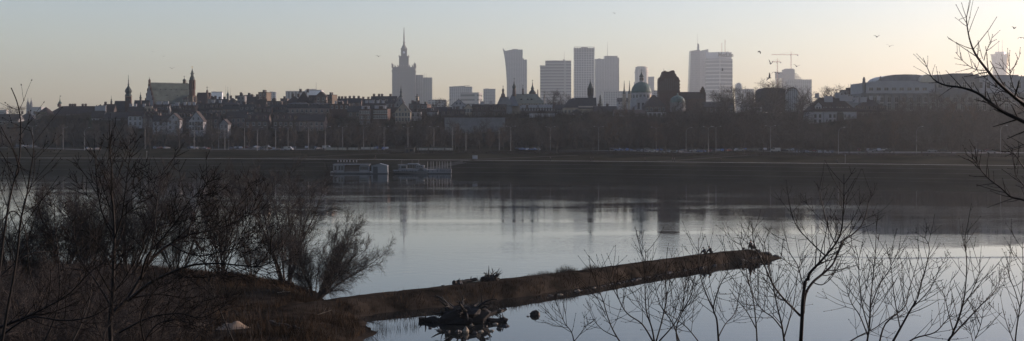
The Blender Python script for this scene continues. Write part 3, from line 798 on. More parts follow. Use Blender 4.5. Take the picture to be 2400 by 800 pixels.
for i in range(7):
    for j, v in enumerate((.32, .62)):
        if j and i % 2: continue
        x = -hw + ln * (i + .7) / 7.6; zz = zr + (ze - zr) * v; y = -Wc / 2 * v - .2
        q.prism_y([(x - .4, zz - .1), (x + .4, zz - .1), (x, zz + .6)], y - .5, y + .8)
q.build("roof_vents", R_DARK, RF)
q = MB()
for i in range(40): q.box(-hw + 1 + i * (ln - 2) / 40, -hw + 1.25 + i * (ln - 2) / 40, -.1, .1, zr + .3, zr + .8)
q.build("ridge_crest", R_DARK, RF)
g = MB()      # stepped gable with white recesses
n = 8
for i in range(n):
    v0 = -Wc / 2 - .7 + (Wc + 1.4) * i / n; v1 = v0 + (Wc + 1.4) / n; vm = (v0 + v1) / 2
    zt = ze + (zr - ze) * (1 - abs(vm) / (Wc / 2 + 1)) + 1.6
    g.box(-hw - .7, -hw, v0, v1, 0, zt, 0)
    g.box(-hw - .82, -hw - .7, v0 + .55, v1 - .55, ze - 6, zt - 2.0, 1)
L.b(g, "stepped_gable", [W_BRICK, W_WHITE])
q = MB(); q.lathe(-hw - .35, 0, [(.9, zr), (.9, zr + 2.0), (.1, zr + 3.6)], 6); q.bar((-hw - .35, 0, zr + 3.4), (-hw - .35, 0, zr + 4.6), .12); L.b(q, "pinnacle", W_BRICK)
L = Loc("brick_turret", "stout dark brick turret with a cross at the right end of the big church ridge", "turret", 432, 905)
onion(L, "shaft", 432, [(3.6, 250), (3.6, 190)], W_BRICK, 8); onion(L, "cap", 432, [(4.1, 190), (3.6, 187), (1, 185.5), (.4, 183)], R_SLATE, 8); cross(L, 432, 184, 178)
L = Loc("brick_turret", "thin brick turret with a cross squeezed between the stout turret and the belfry", "turret", 438, 892)
onion(L, "shaft", 438, [(1.6, 245), (1.6, 196)], W_BRICK, 6); onion(L, "cap", 438, [(2, 196), (1, 194.5), (.3, 193)], R_SLATE, 6); cross(L, 438, 193.5, 189, arm=.9)
q = MB(); q.prism_y([(L.x(434), 0), (L.x(444), 0), (L.x(444), L.z(236)), (L.x(442), L.z(222)), (L.x(439.5), L.z(205)), (L.x(434), L.z(200))], 1, 5); L.b(q, "scroll_gable", W_BRICK)

L = Loc("church_belfry", "slender baroque brick belfry with lantern and cross, sunlit on its right side", "belfry", 450.5, 850)
rr = .35
onion(L, "base", 450.5, [(9.5, 262), (9.5, 226), (8.6, 225), (8.6, 224)], W_BRICK, 4, rot=rr)
for a_ in (0, 1, 2, 3):
    an = rr + a_ * pi / 2 ; rad = 9.5 * L.Y / F * cos(pi / 4) + .1
    q = MB(); q.box(-.55, .55, -.1, .12, 0, 3.2); o = part(q.mesh("louvre_opening", M_GLASS), "louvre_opening", L.t, (rad * cos(an + pi / 4), rad * sin(an + pi / 4), L.z(238)), an + pi / 4 + pi / 2)
q = MB()
for i in range(4):
    an = rr + i * pi / 2; R = 9.5 * L.Y / F; q.box(R * cos(an) - .3, R * cos(an) + .3, R * sin(an) - .3, R * sin(an) + .3, 0, L.z(226))
L.b(q, "corner_strips", W_CREAM)
onion(L, "middle_storey", 450.5, [(7.4, 226), (7.2, 222), (7, 210), (7.8, 209.5), (7.8, 208.3)], W_BRICK, 8, rot=.2)
q = MB(); R = 6.3 * L.Y / F
for i in range(8):
    an = .2 + i * pi / 4; q.path([(R * cos(an), R * sin(an), L.z(208.5)), (R * cos(an), R * sin(an), L.z(189))], .42, 4)
    if i % 2: an += pi / 8; q.path([(R * .8 * cos(an), R * .8 * sin(an), L.z(208.5)), (R * .8 * cos(an), R * .8 * sin(an), L.z(189))], .75, 4)
L.b(q, "belfry_piers", W_BRICK)
onion(L, "cornice", 450.5, [(7.2, 189), (7.8, 188), (6.2, 187.4)], W_BRICK, 8, rot=.2)
onion(L, "dome", 450.5, [(6.2, 187.4), (6.0, 185), (5.2, 181.5), (3.8, 179.5), (3.6, 179)], R_SLATE, 12)
q = MB(); R = 2.6 * L.Y / F
for i in range(6): an = i * pi / 3; q.bar((R * cos(an), R * sin(an), L.z(179)), (R * cos(an), R * sin(an), L.z(173)), .2)
L.b(q, "lantern", R_SLATE)
onion(L, "cap", 450.5, [(4.8, 173), (4.4, 171.8), (2.4, 171), (2.6, 168.5), (1.5, 166.5), (.8, 164), (1.1, 162.8), (.3, 161)], R_SLATE, 10); cross(L, 450.5, 162, 155, M_GOLD, arm=1.8)
house("low brick chapel block at the belfry foot, its roof under the church roof edge", 428, 446, 232, 226, 858, 'hip', W_BRICK, R_TILE, cols=3, rows=1, win=WIN_B, name="chapel", group=None, cat="chapel")
T = house("broad brown tiled church roof right of the belfry, ending in a cross topped turret", 458, 488, 240, 217.5, 880, 'side', W_BRICK, R_TILE, cols=4, rows=1, name="brown_roofed_church", group=None, cat="church", depth=14)
L = Loc("needle_turret", "tiny turret with a tall cross at the right end of the brown church roof", "turret", 485.5, 876)
onion(L, "shaft", 485.5, [(3, 235), (3, 217), (2.2, 213), (1.4, 211)], W_BROWN, 6); cross(L, 485.5, 212, 202, arm=1.8)
L = Loc("roof_cupola", "small bulb cupola with needle above the roofs right of the far white slab", "cupola", 534, 880)
onion(L, "base", 534, [(3, 235), (3, 223)], W_GREY, 8); onion(L, "bulb", 534, [(3.2, 223), (2.8, 220), (1.4, 218.5), (1, 216), (.3, 213), (.2, 204)], R_GREEN, 8)

# --- distant church with twin spires
L = Loc("twin_spired_church", "distant grey church with two matching spires at the far left", "church", 68, 1750)
q = MB(); q.box(L.x(60), L.x(80), 2, 40, 0, L.z(262)); L.b(q, "nave", W_GREY)
for c in (65.5, 73.2):
    onion(L, "bell_tower", c, [(3.8, 285), (3.8, 246), (4.2, 245.5), (3.2, 245), (3, 240.5), (1.8, 239.5), (1.6, 237), (.6, 235), (.5, 231.5), (.2, 229)], W_GREY, 8)

# --- stepped rows of houses, upper skyline row first
U = [
 # label, px0, px1, eave, ridge, Y, roof, wall, roofmat, extra
 ("grey flat topped house on the skyline right of the brown church roof", 487, 508, 240, 232, 860, 'flat', W_GREY, R_DARK, dict(chim=((493,), (502,)))),
 ("broad dark roofed house left of the skyline cupola", 506, 530, 243, 233, 850, 'side', W_BROWN, R_DARK, dict(chim=((512,), (523,)))),
 ("dark roofed house right of the skyline cupola", 529, 556, 241, 230, 850, 'hip', W_BROWN, R_DARK, dict(chim=((538,), (551,)))),
 ("block with flat parapet and pale right wall, first of the higher skyline blocks", 556, 573, 232, 224, 860, 'flat', W_GREY, R_DARK, dict(chim=((563, .3),))),
 ("pale flat parapet block next to the first skyline block", 573, 591, 233, 223, 870, 'flat', W_GREY, R_DARK, {}),
 ("low dark roof in front of the pale parapet block", 578, 606, 241, 227, 840, 'side', W_BROWN, R_BROWN, dict(chim=((588,), (600,)))),
 ("tall square brick block standing above its neighbours beside the hazy grey block", 605, 625, 226, 216, 860, 'flat', W_OCHRE, R_DARK, dict(yaw=-.25)),
 ("dark gabled house below the tall square brick block", 596, 622, 252, 233, 800, 'side', W_BROWN, R_BROWN, dict(chim=((603,), (616,)))),
 ("house with flat roof ledge right of the tall square brick block", 624, 658, 243, 237, 830, 'flat', W_BROWN, R_DARK, dict(chim=((641, .3),))),
 ("small square dark attic block left of the long white slab", 657, 673, 238, 231, 840, 'flat', W_BROWN, R_DARK, {}),
 ("dark hipped roof climbing in front of the long white slab", 672, 704, 240, 226, 830, 'hip', W_BROWN, R_BROWN, dict(chim=((684,), (697,)))),
 ("steep mansard roofed house, highest of the dark roofs below the rooftop sign", 696, 724, 238, 215, 820, 'hip', W_BROWN, R_BROWN, dict(chim=((702,), (719,)))),
 ("dark roofed house with two dormers, right of the steep mansard house", 722, 744, 240, 224, 820, 'side', W_BROWN, R_BROWN, dict(dorm=2)),
 ("gable fronted dark house right below the rooftop sign", 740, 764, 226, 215, 810, 'front', W_BROWN, R_BROWN, {}),
 ("flat topped house with sunlit right wall left of the long low roofs", 763, 779, 233, 222, 820, 'flat', W_OCHRE, R_DARK, dict(yaw=-.3)),
 ("long low dark roof with a row of stubby chimneys", 779, 812, 242, 232, 850, 'side', W_BROWN, R_DARK, dict(chim=((784,), (793,), (800,), (808,)))),
 ("long low dark roof left of the sunlit brick houses", 812, 846, 240, 231, 870, 'side', W_BROWN, R_DARK, dict(chim=((818,), (828,), (839,)))),
 ("low dark roof above the sunlit brick houses", 844, 872, 242, 233, 880, 'side', W_BROWN, R_DARK, dict(chim=((850,), (862,)))),
 ("long dark ridged roof leading to the little copper spire", 868, 928, 242, 226, 860, 'side', W_GREY, R_DARK, dict(chim=((874,), (886,), (893,), (913,)), dorm=4)),
 ("gable fronted church end under the little copper spire", 927, 946, 240, 225.5, 850, 'front', W_GREY, R_DARK, {}),
]
for i, u in enumerate(U): house(*u[:9], **u[9])
M = [
 ("pale fronted house with dark roof below the clock tower", 297, 340, 268, 250, 780, 'side', W_GREY, R_BROWN, dict(rows=2, chim=((302,), (312,), (333,)), chm=CHW)),
 ("house with a tall cream chimney in front of the big church gable", 336, 362, 266, 251, 775, 'side', W_BROWN, R_TILE, dict(dorm=3, chim=((346.5, .2, 2.2),), chm=CHO)),
 ("house crowded with pale chimneys under the big church roof", 358, 394, 262, 244, 800, 'side', W_GREY, R_TILE, dict(dorm=4, chim=((366,), (372,), (381,), (388,)), chm=CHW)),
 ("dark house with white chimney stacks right below the big church roof", 390, 424, 260, 245, 810, 'side', W_GREY, R_BROWN, dict(dorm=3, chim=((396, .3), (404, .3), (412, .4, 1.5)), chm=CHW)),
 ("brown house with dormers below the belfry", 422, 458, 262, 246, 800, 'side', W_BROWN, R_TILE, dict(dorm=4, chim=((430,), (441,), (452,)), chm=CHW)),
 ("dark roofed house right of the belfry foot", 456, 492, 258, 243, 810, 'side', W_BROWN, R_BROWN, dict(dorm=3, chim=((463,), (480,)))),
 ("dark house with a small pale chimney below the far white slab", 490, 522, 256, 241, 810, 'side', W_PINK, R_BROWN, dict(dorm=3, chim=((497,), (513,)), chm=CHW)),
 ("long dark house front with a row of lit dormers, under the skyline cupola", 520, 562, 256, 240, 800, 'mansard', W_BROWN, R_DARK, dict(dorm=7, chim=((530,), (545,)))),
 ("grey house under the first skyline parapet block", 560, 596, 262, 245, 790, 'side', W_GREY, R_DARK, dict(dorm=3, chim=((570,), (587,)))),
 ("dark house below the tall square brick block with small dormers", 594, 634, 268, 251, 780, 'side', W_BROWN, R_BROWN, dict(dorm=4, chim=((603,), (620,)))),
 ("dark house below the small square attic block", 632, 672, 262, 246, 790, 'side', W_BROWN, R_DARK, dict(dorm=4, chim=((640,), (655,), (665,)))),
 ("wide dark tenement front with many small windows under the mansard house", 670, 724, 254, 240, 795, 'mansard', W_PINK, R_DARK, dict(rows=3, dorm=6)),
 ("wide dark tenement front left of the sunlit brick wall", 722, 774, 254, 241, 795, 'mansard', W_PINK, R_DARK, dict(rows=3, dorm=6, chim=((735,), (760,)))),
 ("brick house with a blank sunlit side wall and pale chimneys", 772, 818, 252, 244, 785, 'flat', W_BRICK, R_BROWN, dict(rows=1, yaw=-.12, chim=((783, .4, .6), (790, .4, .6), (797, .4, .6)), chm=CHW)),
 ("dark house between the blank brick wall and the sunlit brick houses", 814, 846, 262, 249, 780, 'side', W_BROWN, R_DARK, dict(chim=((822,), (836,)))),
 ("left one of two narrow brick houses with lit windows and a row of white chimneys", 843, 867, 262, 256, 760, 'flat', W_BRICK, R_TILE, dict(rows=3, cols=6, win=WIN, yaw=-.15, chim=((846, .4, .5), (851, .4, .5), (856, .4, .5), (861, .4, .5)), chm=CHW)),
 ("right one of two narrow brick houses with lit windows and a row of white chimneys", 875, 908, 261, 255, 765, 'flat', W_BRICK, R_TILE, dict(rows=3, cols=8, win=WIN, yaw=-.15, chim=((877, .4, .6), (882, .4, .6), (888, .4, .6), (894, .4, .7), (900, .4, .6)), chm=CHW)),
 ("dark house with tall white chimneys behind the two narrow brick houses", 852, 900, 254, 242, 790, 'side', W_GREY, R_BROWN, dict(chim=((857,), (866,), (872,), (884,), (896,)), chm=CHW)),
 ("dark house left of the cream gabled house", 904, 930, 264, 252, 780, 'side', W_OCHRE, R_BROWN, dict(chim=((912,), (920,)))),
 ("large house with a broad cream gable and half hipped brown roof", 926, 962, 262, 241.5, 760, 'front', W_CREAM, R_BROWN, dict(rows=2, cols=5)),
 ("flat roofed dark block right of the cream gabled house", 958, 988, 248, 243, 840, 'flat', W_BROWN, R_DARK, dict(chim=((966,), (980,)))),
 ("small square brick box building right of the flat dark block", 987, 1001, 250, 244, 835, 'flat', W_BRICK, R_DARK, dict(yaw=-.3)),
 ("white low house half hidden by trees right of the cream gabled house", 962, 986, 268, 262, 770, 'flat', W_WHITE, R_BROWN, {}),
 ("low brown roofed house with a small gable left of the first round bare trees", 1000, 1026, 262, 254, 800, 'side', W_WHITE, R_TILE, dict(dorm=1)),
 ("narrow pale chimney tower right of the little copper spire", 974, 980, 240, 226, 850, 'flat', W_CREAM, R_DARK, dict(rows=3, cols=1)),
 ("grey chapel front with a low pointed roof above the long dark building", 1059, 1091, 247, 233, 880, 'front', W_WHITE, R_DARK, dict(rows=1)),
 ("pale block with gabled face at the left end of the long dark building", 1088, 1107, 253, 245, 800, 'front', W_CREAM, R_BROWN, dict(rows=3, cols=3)),
 ("long dark tiled building below the hazy office blocks, right part", 1106, 1186, 262, 245, 805, 'side', W_BROWN, R_BROWN, dict(rows=2, dorm=8, chim=((1128,), (1150,), (1132,)), chm=CHW)),
 ("dark roofed long house left of the pale gabled block", 1034, 1088, 272, 257, 780, 'side', W_BROWN, R_BROWN, dict(dorm=5, chim=((1050,), (1070,)))),
 ("dark house behind the trees left of the grey chapel front", 1022, 1058, 262, 252, 830, 'side', W_BROWN, R_DARK, {}),
]
for u in M: house(*u[:9], **u[9])
Lw = [
 ("white walled townhouse below the tall cream chimney", 300, 334, 272, 262, 745, 'side', W_WHITE, R_TILE, dict(rows=3, y_base=292)),
 ("dark long townhouse with many small windows left of the small white gable", 334, 372, 276, 262, 745, 'side', W_BROWN, R_TILE, dict(rows=2, dorm=4)),
 ("long white walled house with blue shaded front beside the smaller gable house", 358, 398, 284, 272, 725, 'side', W_WHITE, R_BROWN, dict(rows=2)),
 ("smaller gabled house with a pale front, left of the larger white gable", 392, 420, 280, 266.5, 722, 'front', W_WHITE, R_BROWN, dict(rows=2)),
 ("dark roofed house with white dormers between the two white gables", 418, 446, 278, 268, 735, 'side', W_BROWN, R_BROWN, dict(dorm=4, rows=2)),
 ("larger white gabled house with its tall pointed front towards the river", 443, 476, 283, 262, 720, 'front', W_WHITE, R_BROWN, dict(rows=2, cols=5)),
 ("dark house right of the larger white gable", 474, 512, 278, 264, 740, 'side', W_BROWN, R_BROWN, dict(rows=2, dorm=3)),
 ("small gable fronted grey house among trees right of the white gables", 515, 534, 290, 280, 715, 'front', W_GREY, R_BROWN, {}),
 ("dark house in trees with pale window row, above the small grey gable", 530, 576, 276, 262, 745, 'side', W_PINK, R_BROWN, dict(rows=3)),
 ("dark house in trees below the tall square brick block", 574, 628, 284, 268, 740, 'side', W_BROWN, R_TILE, dict(rows=3, dorm=3)),
 ("dark townhouse in trees below the mansard house", 640, 700, 284, 268, 740, 'side', W_BROWN, R_TILE, dict(rows=3, dorm=4)),
 ("dark townhouse in trees below the left of the brick walls", 700, 760, 284, 270, 740, 'side', W_PINK, R_BROWN, dict(rows=3)),
 ("pale low house end among trees under the palace annex", 213, 242, 276, 262, 770, 'side', W_WHITE, R_BROWN, dict(rows=3, y_base=300)),
 ("long dark house among trees below the palace block", 242, 300, 278, 264, 770, 'side', W_GREY, R_BROWN, dict(rows=3)),
]
for u in Lw: house(*u[:9], **u[9])
L = Loc("little_copper_spire", "little bulbous copper spire in front of the stepped stone tower", "spire", 940, 848)
onion(L, "shaft", 940, [(2.8, 245), (2.8, 227)], W_GREY, 8); onion(L, "bulb", 940, [(3.4, 227), (3.6, 225.5), (2.4, 223), (1.8, 219), (3.0, 217.5), (2.6, 215), (1.6, 213), (1.6, 210), (.8, 207), (.3, 202)], R_SLATE, 10)
# terrace wall
L = Loc("terrace_wall", "long low grey terrace wall half hidden by trees below the dark building", "wall", 1113, 740)
q = MB(); q.box(L.x(1042), L.x(1184), 0, .8, 0, L.z(277)); q.box(L.x(1041), L.x(1185), -.2, 1.0, L.z(277), L.z(276)); L.b(q, "wall", W_GREY)
q = MB(); 
for i in range(24): x = L.x(1045 + i * 5.8); q.box(x - .25, x + .25, -.3, -.01, 0, L.z(277.5))
L.b(q, "buttress_strip", W_GREY)

# --- convent church with many little spires
L = Loc("convent_church", "convent church with a long beige sheet roof and hipped right end", "church", 1228, 860)
d = 13
q = MB(); q.box(L.x(1200), L.x(1276), 0, d, 0, L.z(243)); L.b(q, "wall", W_CREAM)
e, r = L.z(243), L.z(219.5)
q = MB(); x0, x1, x2 = L.x(1200), L.x(1258), L.x(1277)
q.add([(x0, -.5, e), (x2, -.5, e), (x2, d + .5, e), (x0, d + .5, e), (x0 + 1, d / 2, r), (x1, d / 2, r)], [(0, 3, 2, 1), (0, 1, 5, 4), (1, 2, 5), (2, 3, 4, 5), (3, 0, 4)])
RF = L.b(q, "roof", R_COPPER)
dm = dormer(R_DARK, R_DARK)
for xx in (1222, 1237, 1246): part(dm, "dormer", RF, (L.x(xx), d * .16, e + (r - e) * .28), sc=(.8, 1, .7))
q = MB(); q.prism_y([(L.x(1165), 0), (L.x(1200), 0), (L.x(1200), L.z(244)), (L.x(1192), L.z(232)), (L.x(1184), L.z(227)), (L.x(1173), L.z(227)), (L.x(1165), L.z(245))], -5, 8); L.b(q, "front_block", W_GREY)
q = MB(); q.add([(L.x(1168), -5.4, L.z(247)), (L.x(1196), -5.4, L.z(247)), (L.x(1192), 1, L.z(227)), (L.x(1172), 1, L.z(227)), (L.x(1196), 8.5, L.z(247)), (L.x(1168), 8.5, L.z(247))], [(0, 1, 2, 3), (3, 2, 4, 5), (0, 3, 5), (1, 4, 2), (0, 5, 4, 1)]); L.b(q, "front_roof", R_COPPER)
q = MB(); q.add([(L.x(1186), -5.6, L.z(249)), (L.x(1216), -5.6, L.z(249)), (L.x(1204), 3, L.z(221)), (L.x(1200), 3, L.z(221)), (L.x(1216), 9, L.z(249)), (L.x(1190), 9, L.z(249))], [(0, 1, 2, 3), (3, 2, 4, 5), (0, 3, 5), (1, 4, 2), (0, 5, 4, 1)]); L.b(q, "middle_roof", mat("blue_grey_sheet", (.10, .11, .12), .5, .15, .4))
def spire(label, px, prof, Y, m2=R_SLATE, split=2, crossrow=None):
    L = Loc("church_spire", label, "spire", px, Y, "spires of the convent church")
    onion(L, "lantern", px, prof[:split + 1], W_BROWN if m2 is R_SLATE else m2, 8); onion(L, "helm", px, prof[split:], m2, 8)
    if crossrow: cross(L, px, crossrow[0], crossrow[1], arm=1.2)
spire("leftmost small spire of the convent church, on an octagonal base", 1179, [(5, 228), (4.6, 222), (2.6, 219), (2.2, 213), (3.2, 212.5), (2.2, 210), (1, 208), (.3, 204)], 855, split=3, crossrow=(205, 201))
spire("tallest slender spire of the convent church", 1205, [(4.2, 226), (4.2, 217), (3.6, 208), (4.4, 206), (4.2, 202), (2.8, 199.5), (1.6, 197), (.8, 192), (.3, 188)], 858, split=2, crossrow=(189, 182.5))
spire("smallest needle spire between the tall one and the broad helm", 1225.5, [(2.4, 222), (2.3, 217), (1.9, 211), (2.8, 210.5), (1.6, 208.5), (.7, 206), (.3, 202)], 866, split=2, crossrow=(203, 199))
spire("broad skirted helm with tall point at the right of the convent church", 1248, [(8, 221), (8.4, 217.5), (6.5, 214.5), (4.4, 212.5), (2.8, 210.5), (4.2, 208.5), (3, 205.5), (1.6, 202), (1, 197), (.4, 192)], 870, split=1, crossrow=(193, 187))
for px, yy, a, b in ((1260.5, 866, 226, 209), (1275.5, 860, 238, 220)):
    L = Loc("roof_statue", {1260.5: "small statue on the hipped end of the beige convent roof", 1275.5: "small statue at the far right corner of the convent roof"}[px], "statue", px, yy)
    onion(L, "pedestal", px, [(1.6, a + 6), (1.6, (a + b) / 2 + 1)], W_GREY, 4); onion(L, "figure", px, [(1.3, (a + b) / 2 + 1), (1.2, b + 5), (1.4, b + 4), (.6, b + 2.6), (.8, b + 1.4), (.3, b)], W_BROWN, 6)

# --- white house row below
house("long white terrace with big white chimneys and a row of dormers, below the convent church", 1222, 1300, 266, 247, 800, 'side', W_WHITE, R_TILE, dorm=12, rows=1, cols=12, chim=((1221.5, .3, .9), (1228, .3, 1.6), (1244, .3, 1.8), (1255, .3, 1.6), (1269, .3, 2), (1282, .3, 2), (1290, .3, 1.6)), chm=CHW, name="white_terrace", group=None)
house("white lower wall building with narrow windows in front of the white terrace", 1241, 1301, 268, 265, 780, 'flat', W_WHITE, R_TILE, rows=3, cols=12, name="white_building", group=None, cat="building")
house("dark roofed house linking the white terrace to the gabled church", 1296, 1326, 256, 246, 815, 'side', W_GREY, R_DARK, chim=((1300,), (1310,)), group=None)

# --- gabled church with a pointed belfry
L = Loc("gabled_church", "dark roofed church with a white edged gable and pale front, under the round bare trees", "church", 1355, 800)
q = MB(); q.box(L.x(1320), L.x(1355), -4, 10, 0, L.z(253)); q.prism_x([(0, 0), (13, 0), (13, L.z(252)), (6.5, L.z(229.5)), (0, L.z(252))], L.x(1346), L.x(1398)); L.b(q, "wall", W_CREAM)
q = MB(); q.prism_x([(-.5, L.z(254)), (6.5, L.z(228.5)), (13.5, L.z(254)), (13, L.z(255)), (6.5, L.z(231)), (0, L.z(255))], L.x(1349), L.x(1399)); L.b(q, "nave_roof", R_DARK)
q = MB(); q.prism_x([(-.7, L.z(254)), (6.5, L.z(227.5)), (13.7, L.z(254)), (13, L.z(256)), (6.5, L.z(230.5)), (0, L.z(256))], L.x(1346), L.x(1348.9)); L.b(q, "gable_edge", W_WHITE)
q = MB(); q.add([(L.x(1318), -4.6, L.z(253)), (L.x(1356), -4.6, L.z(253)), (L.x(1356), 10.5, L.z(253)), (L.x(1318), 10.5, L.z(253)), (L.x(1334), 3, L.z(233)), (L.x(1346), 3, L.z(229.5))], [(0, 3, 2, 1), (0, 1, 5, 4), (1, 2, 5), (2, 3, 4, 5), (3, 0, 4)]); L.b(q, "front_roof", R_DARK)
for i in range(3): part(WIN, "window", L.t, (L.x(1325 + i * 9), -4.03, L.z(266)))
q = MB(); q.box(L.x(1336), L.x(1364), -9, -4, 0, L.z(267)); L.b(q, "side_chapel", W_WHITE)
q = MB(); q.add([(L.x(1334), -9.5, L.z(267)), (L.x(1366), -9.5, L.z(267)), (L.x(1366), -4.1, L.z(267)), (L.x(1334), -4.1, L.z(267)), (L.x(1350), -6, L.z(256.5))], [(0, 3, 2, 1), (0, 1, 4), (1, 2, 4), (2, 3, 4), (3, 0, 4)]); L.b(q, "chapel_roof", R_DARK)
for i in range(3): part(WIN, "window", L.t, (L.x(1341 + i * 9), -9.03, L.z(277)))
L = Loc("pointed_belfry", "dark square belfry with open arches and a pointed helm, right end of the gabled church", "belfry", 1384, 808)
onion(L, "shaft", 1384, [(8.6, 262), (7.6, 226), (8.4, 225.5), (8.4, 224)], R_DARK, 4, rot=pi / 4)
q = MB(); R = 6.2 * L.Y / F
for i in range(8):
    an = i * pi / 4 + .2; q.bar((R * cos(an), R * sin(an), L.z(224)), (R * cos(an), R * sin(an), L.z(208.5)), .38)
L.b(q, "arcade", R_DARK)
onion(L, "helm", 1384, [(8, 208.5), (7.2, 206.5), (4.6, 201), (2.4, 195.5), (.6, 190), (.25, 184.5)], R_SLATE, 8); onion(L, "core", 1384, [(2.2, 224), (2.2, 208.5)], R_DARK, 6)

# --- domed church
L = Loc("green_domed_church", "white round church under a large green copper dome with a lantern", "church", 1503.5, 880)
k = L.Y / F
onion(L, "body", 1503.5, [(28, 262), (28, 236), (29, 235.6), (29, 234.6)], W_WHITE, 8, rot=pi / 8)
q = MB(); q.box(L.x(1487), L.x(1520), -10, 6, 0, L.z(236)); q.prism_y([(L.x(1486), L.z(236)), (L.x(1521), L.z(236)), (L.x(1503.5), L.z(226))], -10.3, 4); L.b(q, "portico", W_WHITE)
for dx in (-10, 0, 10): part(WIN_T, "window", L.t, (dx * k, -10.03, L.z(256)), sc=(.9, 1, .9))
onion(L, "drum", 1503.5, [(24.6, 235), (24.6, 219.5), (25.6, 219), (25.6, 217.8)], W_WHITE, 24)
for i in range(8):
    an = -pi / 2 + (i - 3.5) * .36; R = 24.6 * k; o = part(WIN_B, "window", L.t, (R * cos(an), R * sin(an), L.z(230)), an + pi / 2, sc=(.8, 1, .8))
onion(L, "dome", 1503.5, [(24.2 * cos(t), 217.8 - 25.6 * sin(t)) for t in [0, .15, .3, .45, .6, .75, .9, 1.05, 1.2, 1.35]], R_GREEN, 32).data.polygons.foreach_set("use_smooth", [True] * (32 * 9 + 2))
q = MB()
for i in range(16):
    an = 2 * pi * i / 16; q.path([(24.4 * k * cos(t) * cos(an), 24.4 * k * cos(t) * sin(an), L.z(217.8 - 25.7 * sin(t))) for t in (0, .25, .5, .75, 1.0, 1.3)], .12, 4)
L.b(q, "dome_rib", R_GREEN)
onion(L, "lantern", 1503.5, [(5.6, 193.4), (5.6, 192), (4.6, 191.6), (4.6, 180.5)], W_WHITE, 8)
for i in range(8):
    an = i * pi / 4 + pi / 8; part(WIN_T, "lantern_window", L.t, (4.5 * k * cos(an), 4.5 * k * sin(an), L.z(189)), an + pi / 2, sc=(.45, 1, .42))
onion(L, "lantern_cap", 1503.5, [(6.2, 180.5), (5.6, 178.6), (3.2, 176), (2.0, 173.5), (1.2, 171), (.9, 170), (.4, 168)], R_SLATE, 12); cross(L, 1503.5, 169, 162.5, arm=1.6)
for c in (1463, 1475.5):
    L = Loc("slim_white_spire", {1463: "left of two slim white needle topped church towers beside the green dome", 1475.5: "right of two slim white needle topped church towers beside the green dome"}[c], "church tower", c, 1150, "pair of slim white church towers")
    onion(L, "tower", c, [(4.2, 262), (4.2, 221), (4.6, 220.5), (3.4, 220)], W_CREAM, 8); onion(L, "helm", c, [(3.8, 220), (3.9, 218), (2.6, 214), (1.6, 211.5), (1.3, 205), (.9, 198), (.3, 189)], R_SLATE, 10)
house("white church nave between the two slim spires and the green dome", 1448, 1484, 238, 230, 1170, 'side', W_WHITE, R_DARK, cols=5, rows=1, name="white_nave", group=None, cat="church")

# --- gothic brick church with its huge wavy gable
L = Loc("gothic_brick_church", "dark gothic brick church with a massive round shouldered tower gable", "church", 1569, 830)
pr = [(1545.5, 250), (1545.5, 190), (1546, 184), (1548.5, 180.5), (1551, 181), (1552, 176.5), (1554, 173), (1554.5, 169), (1556.5, 166.5), (1560, 166), (1562.5, 168), (1571, 168), (1574, 165.5), (1579, 165), (1581.5, 167.5), (1582, 172), (1584.5, 174), (1586, 179), (1590, 181.5), (1592, 186), (1592.5, 192), (1592.5, 250)]
q = MB(); q.prism_y([(L.x(a), L.z(b)) for a, b in pr], 0, 12); q.box(L.x(1545.5), L.x(1592.5), .01, 11.9, 0, L.z(250)); L.b(q, "tower_gable", W_BRICK)
q = MB()
for i in range(9):
    x = L.x(1549 + i * 5); q.box(x - .45, x + .45, -.25, 0, L.z(210), L.z(184 if 1 < i < 7 else 190)); 
q.box(L.x(1545), L.x(1593), -.35, -.251, L.z(212), L.z(210.5)); L.b(q, "blind_niches", W_BROWN)
q = MB(); 
for b in range(6): z = L.z(188 + b * 8); q.box(L.x(1592.5), L.x(1594.4), 1, 4, z - 1.2, z); q.box(L.x(1592.5), L.x(1594.4), 8, 11, z - 1.2, z)
L.b(q, "stepped_edge", W_BRICK)
mast(L, 1558.5, 167, 160, .2, "cross_pole", yy=6)
q = MB(); q.box(L.x(1595), L.x(1652), 2, 14, 0, L.z(232)); L.b(q, "nave_wall", W_BRICK)
q = MB(); q.prism_x([(1.5, L.z(232)), (8, L.z(215)), (14.5, L.z(232))], L.x(1594.5), L.x(1652)); L.b(q, "nave_roof", R_BROWN)
q = MB(); 
for a, b, c in ((1643, 1658, 216), (1645, 1656, 210), (1647.5, 1654.5, 206), (1649.3, 1652.7, 202.5)): q.box(L.x(a), L.x(b), 6.5 - (216 - c) * .0, 9, 0, L.z(c))
L.b(q, "stepped_gable", W_BRICK)
house("dark hip roof in front of the gothic church leading down to the left", 1512, 1560, 250, 222, 800, 'hip', W_BROWN, R_BROWN, cols=5, rows=1, group=None, name="parish_house", cat="building", depth=18)
L = Loc("low_green_dome", "low green dome in front of the gothic brick church", "dome", 1588, 790)
onion(L, "drum", 1588, [(18, 262), (18, 241)], W_GREY, 16); onion(L, "dome", 1588, [(18.6 * cos(t), 241 - 17 * sin(t)) for t in (0, .3, .6, .9, 1.2)] + [(2.2, 224), (1.6, 220), (.4, 218)], R_GREEN, 24)
house("small white house with three windows among trees, below the green domed church", 1519, 1561, 265, 262, 750, 'flat', W_WHITE, R_TILE, rows=3, cols=4, name="white_house", group=None, win=WIN_D, y_base=290)
house("grey long building behind trees left of the small white house", 1440, 1512, 268, 258, 760, 'side', W_GREY, R_BROWN, rows=2, cols=9, group=None, name="hillside_building", cat="building")
house("dark building behind trees right of the gabled church", 1392, 1446, 262, 250, 790, 'side', W_BROWN, R_DARK, rows=2, group=None, name="hillside_building", cat="building", chim=((1405,), (1425,)))
house("dark building behind trees under the lettered tower", 1650, 1720, 252, 240, 800, 'side', W_BROWN, R_DARK, rows=2, group=None, name="hillside_building", cat="building")
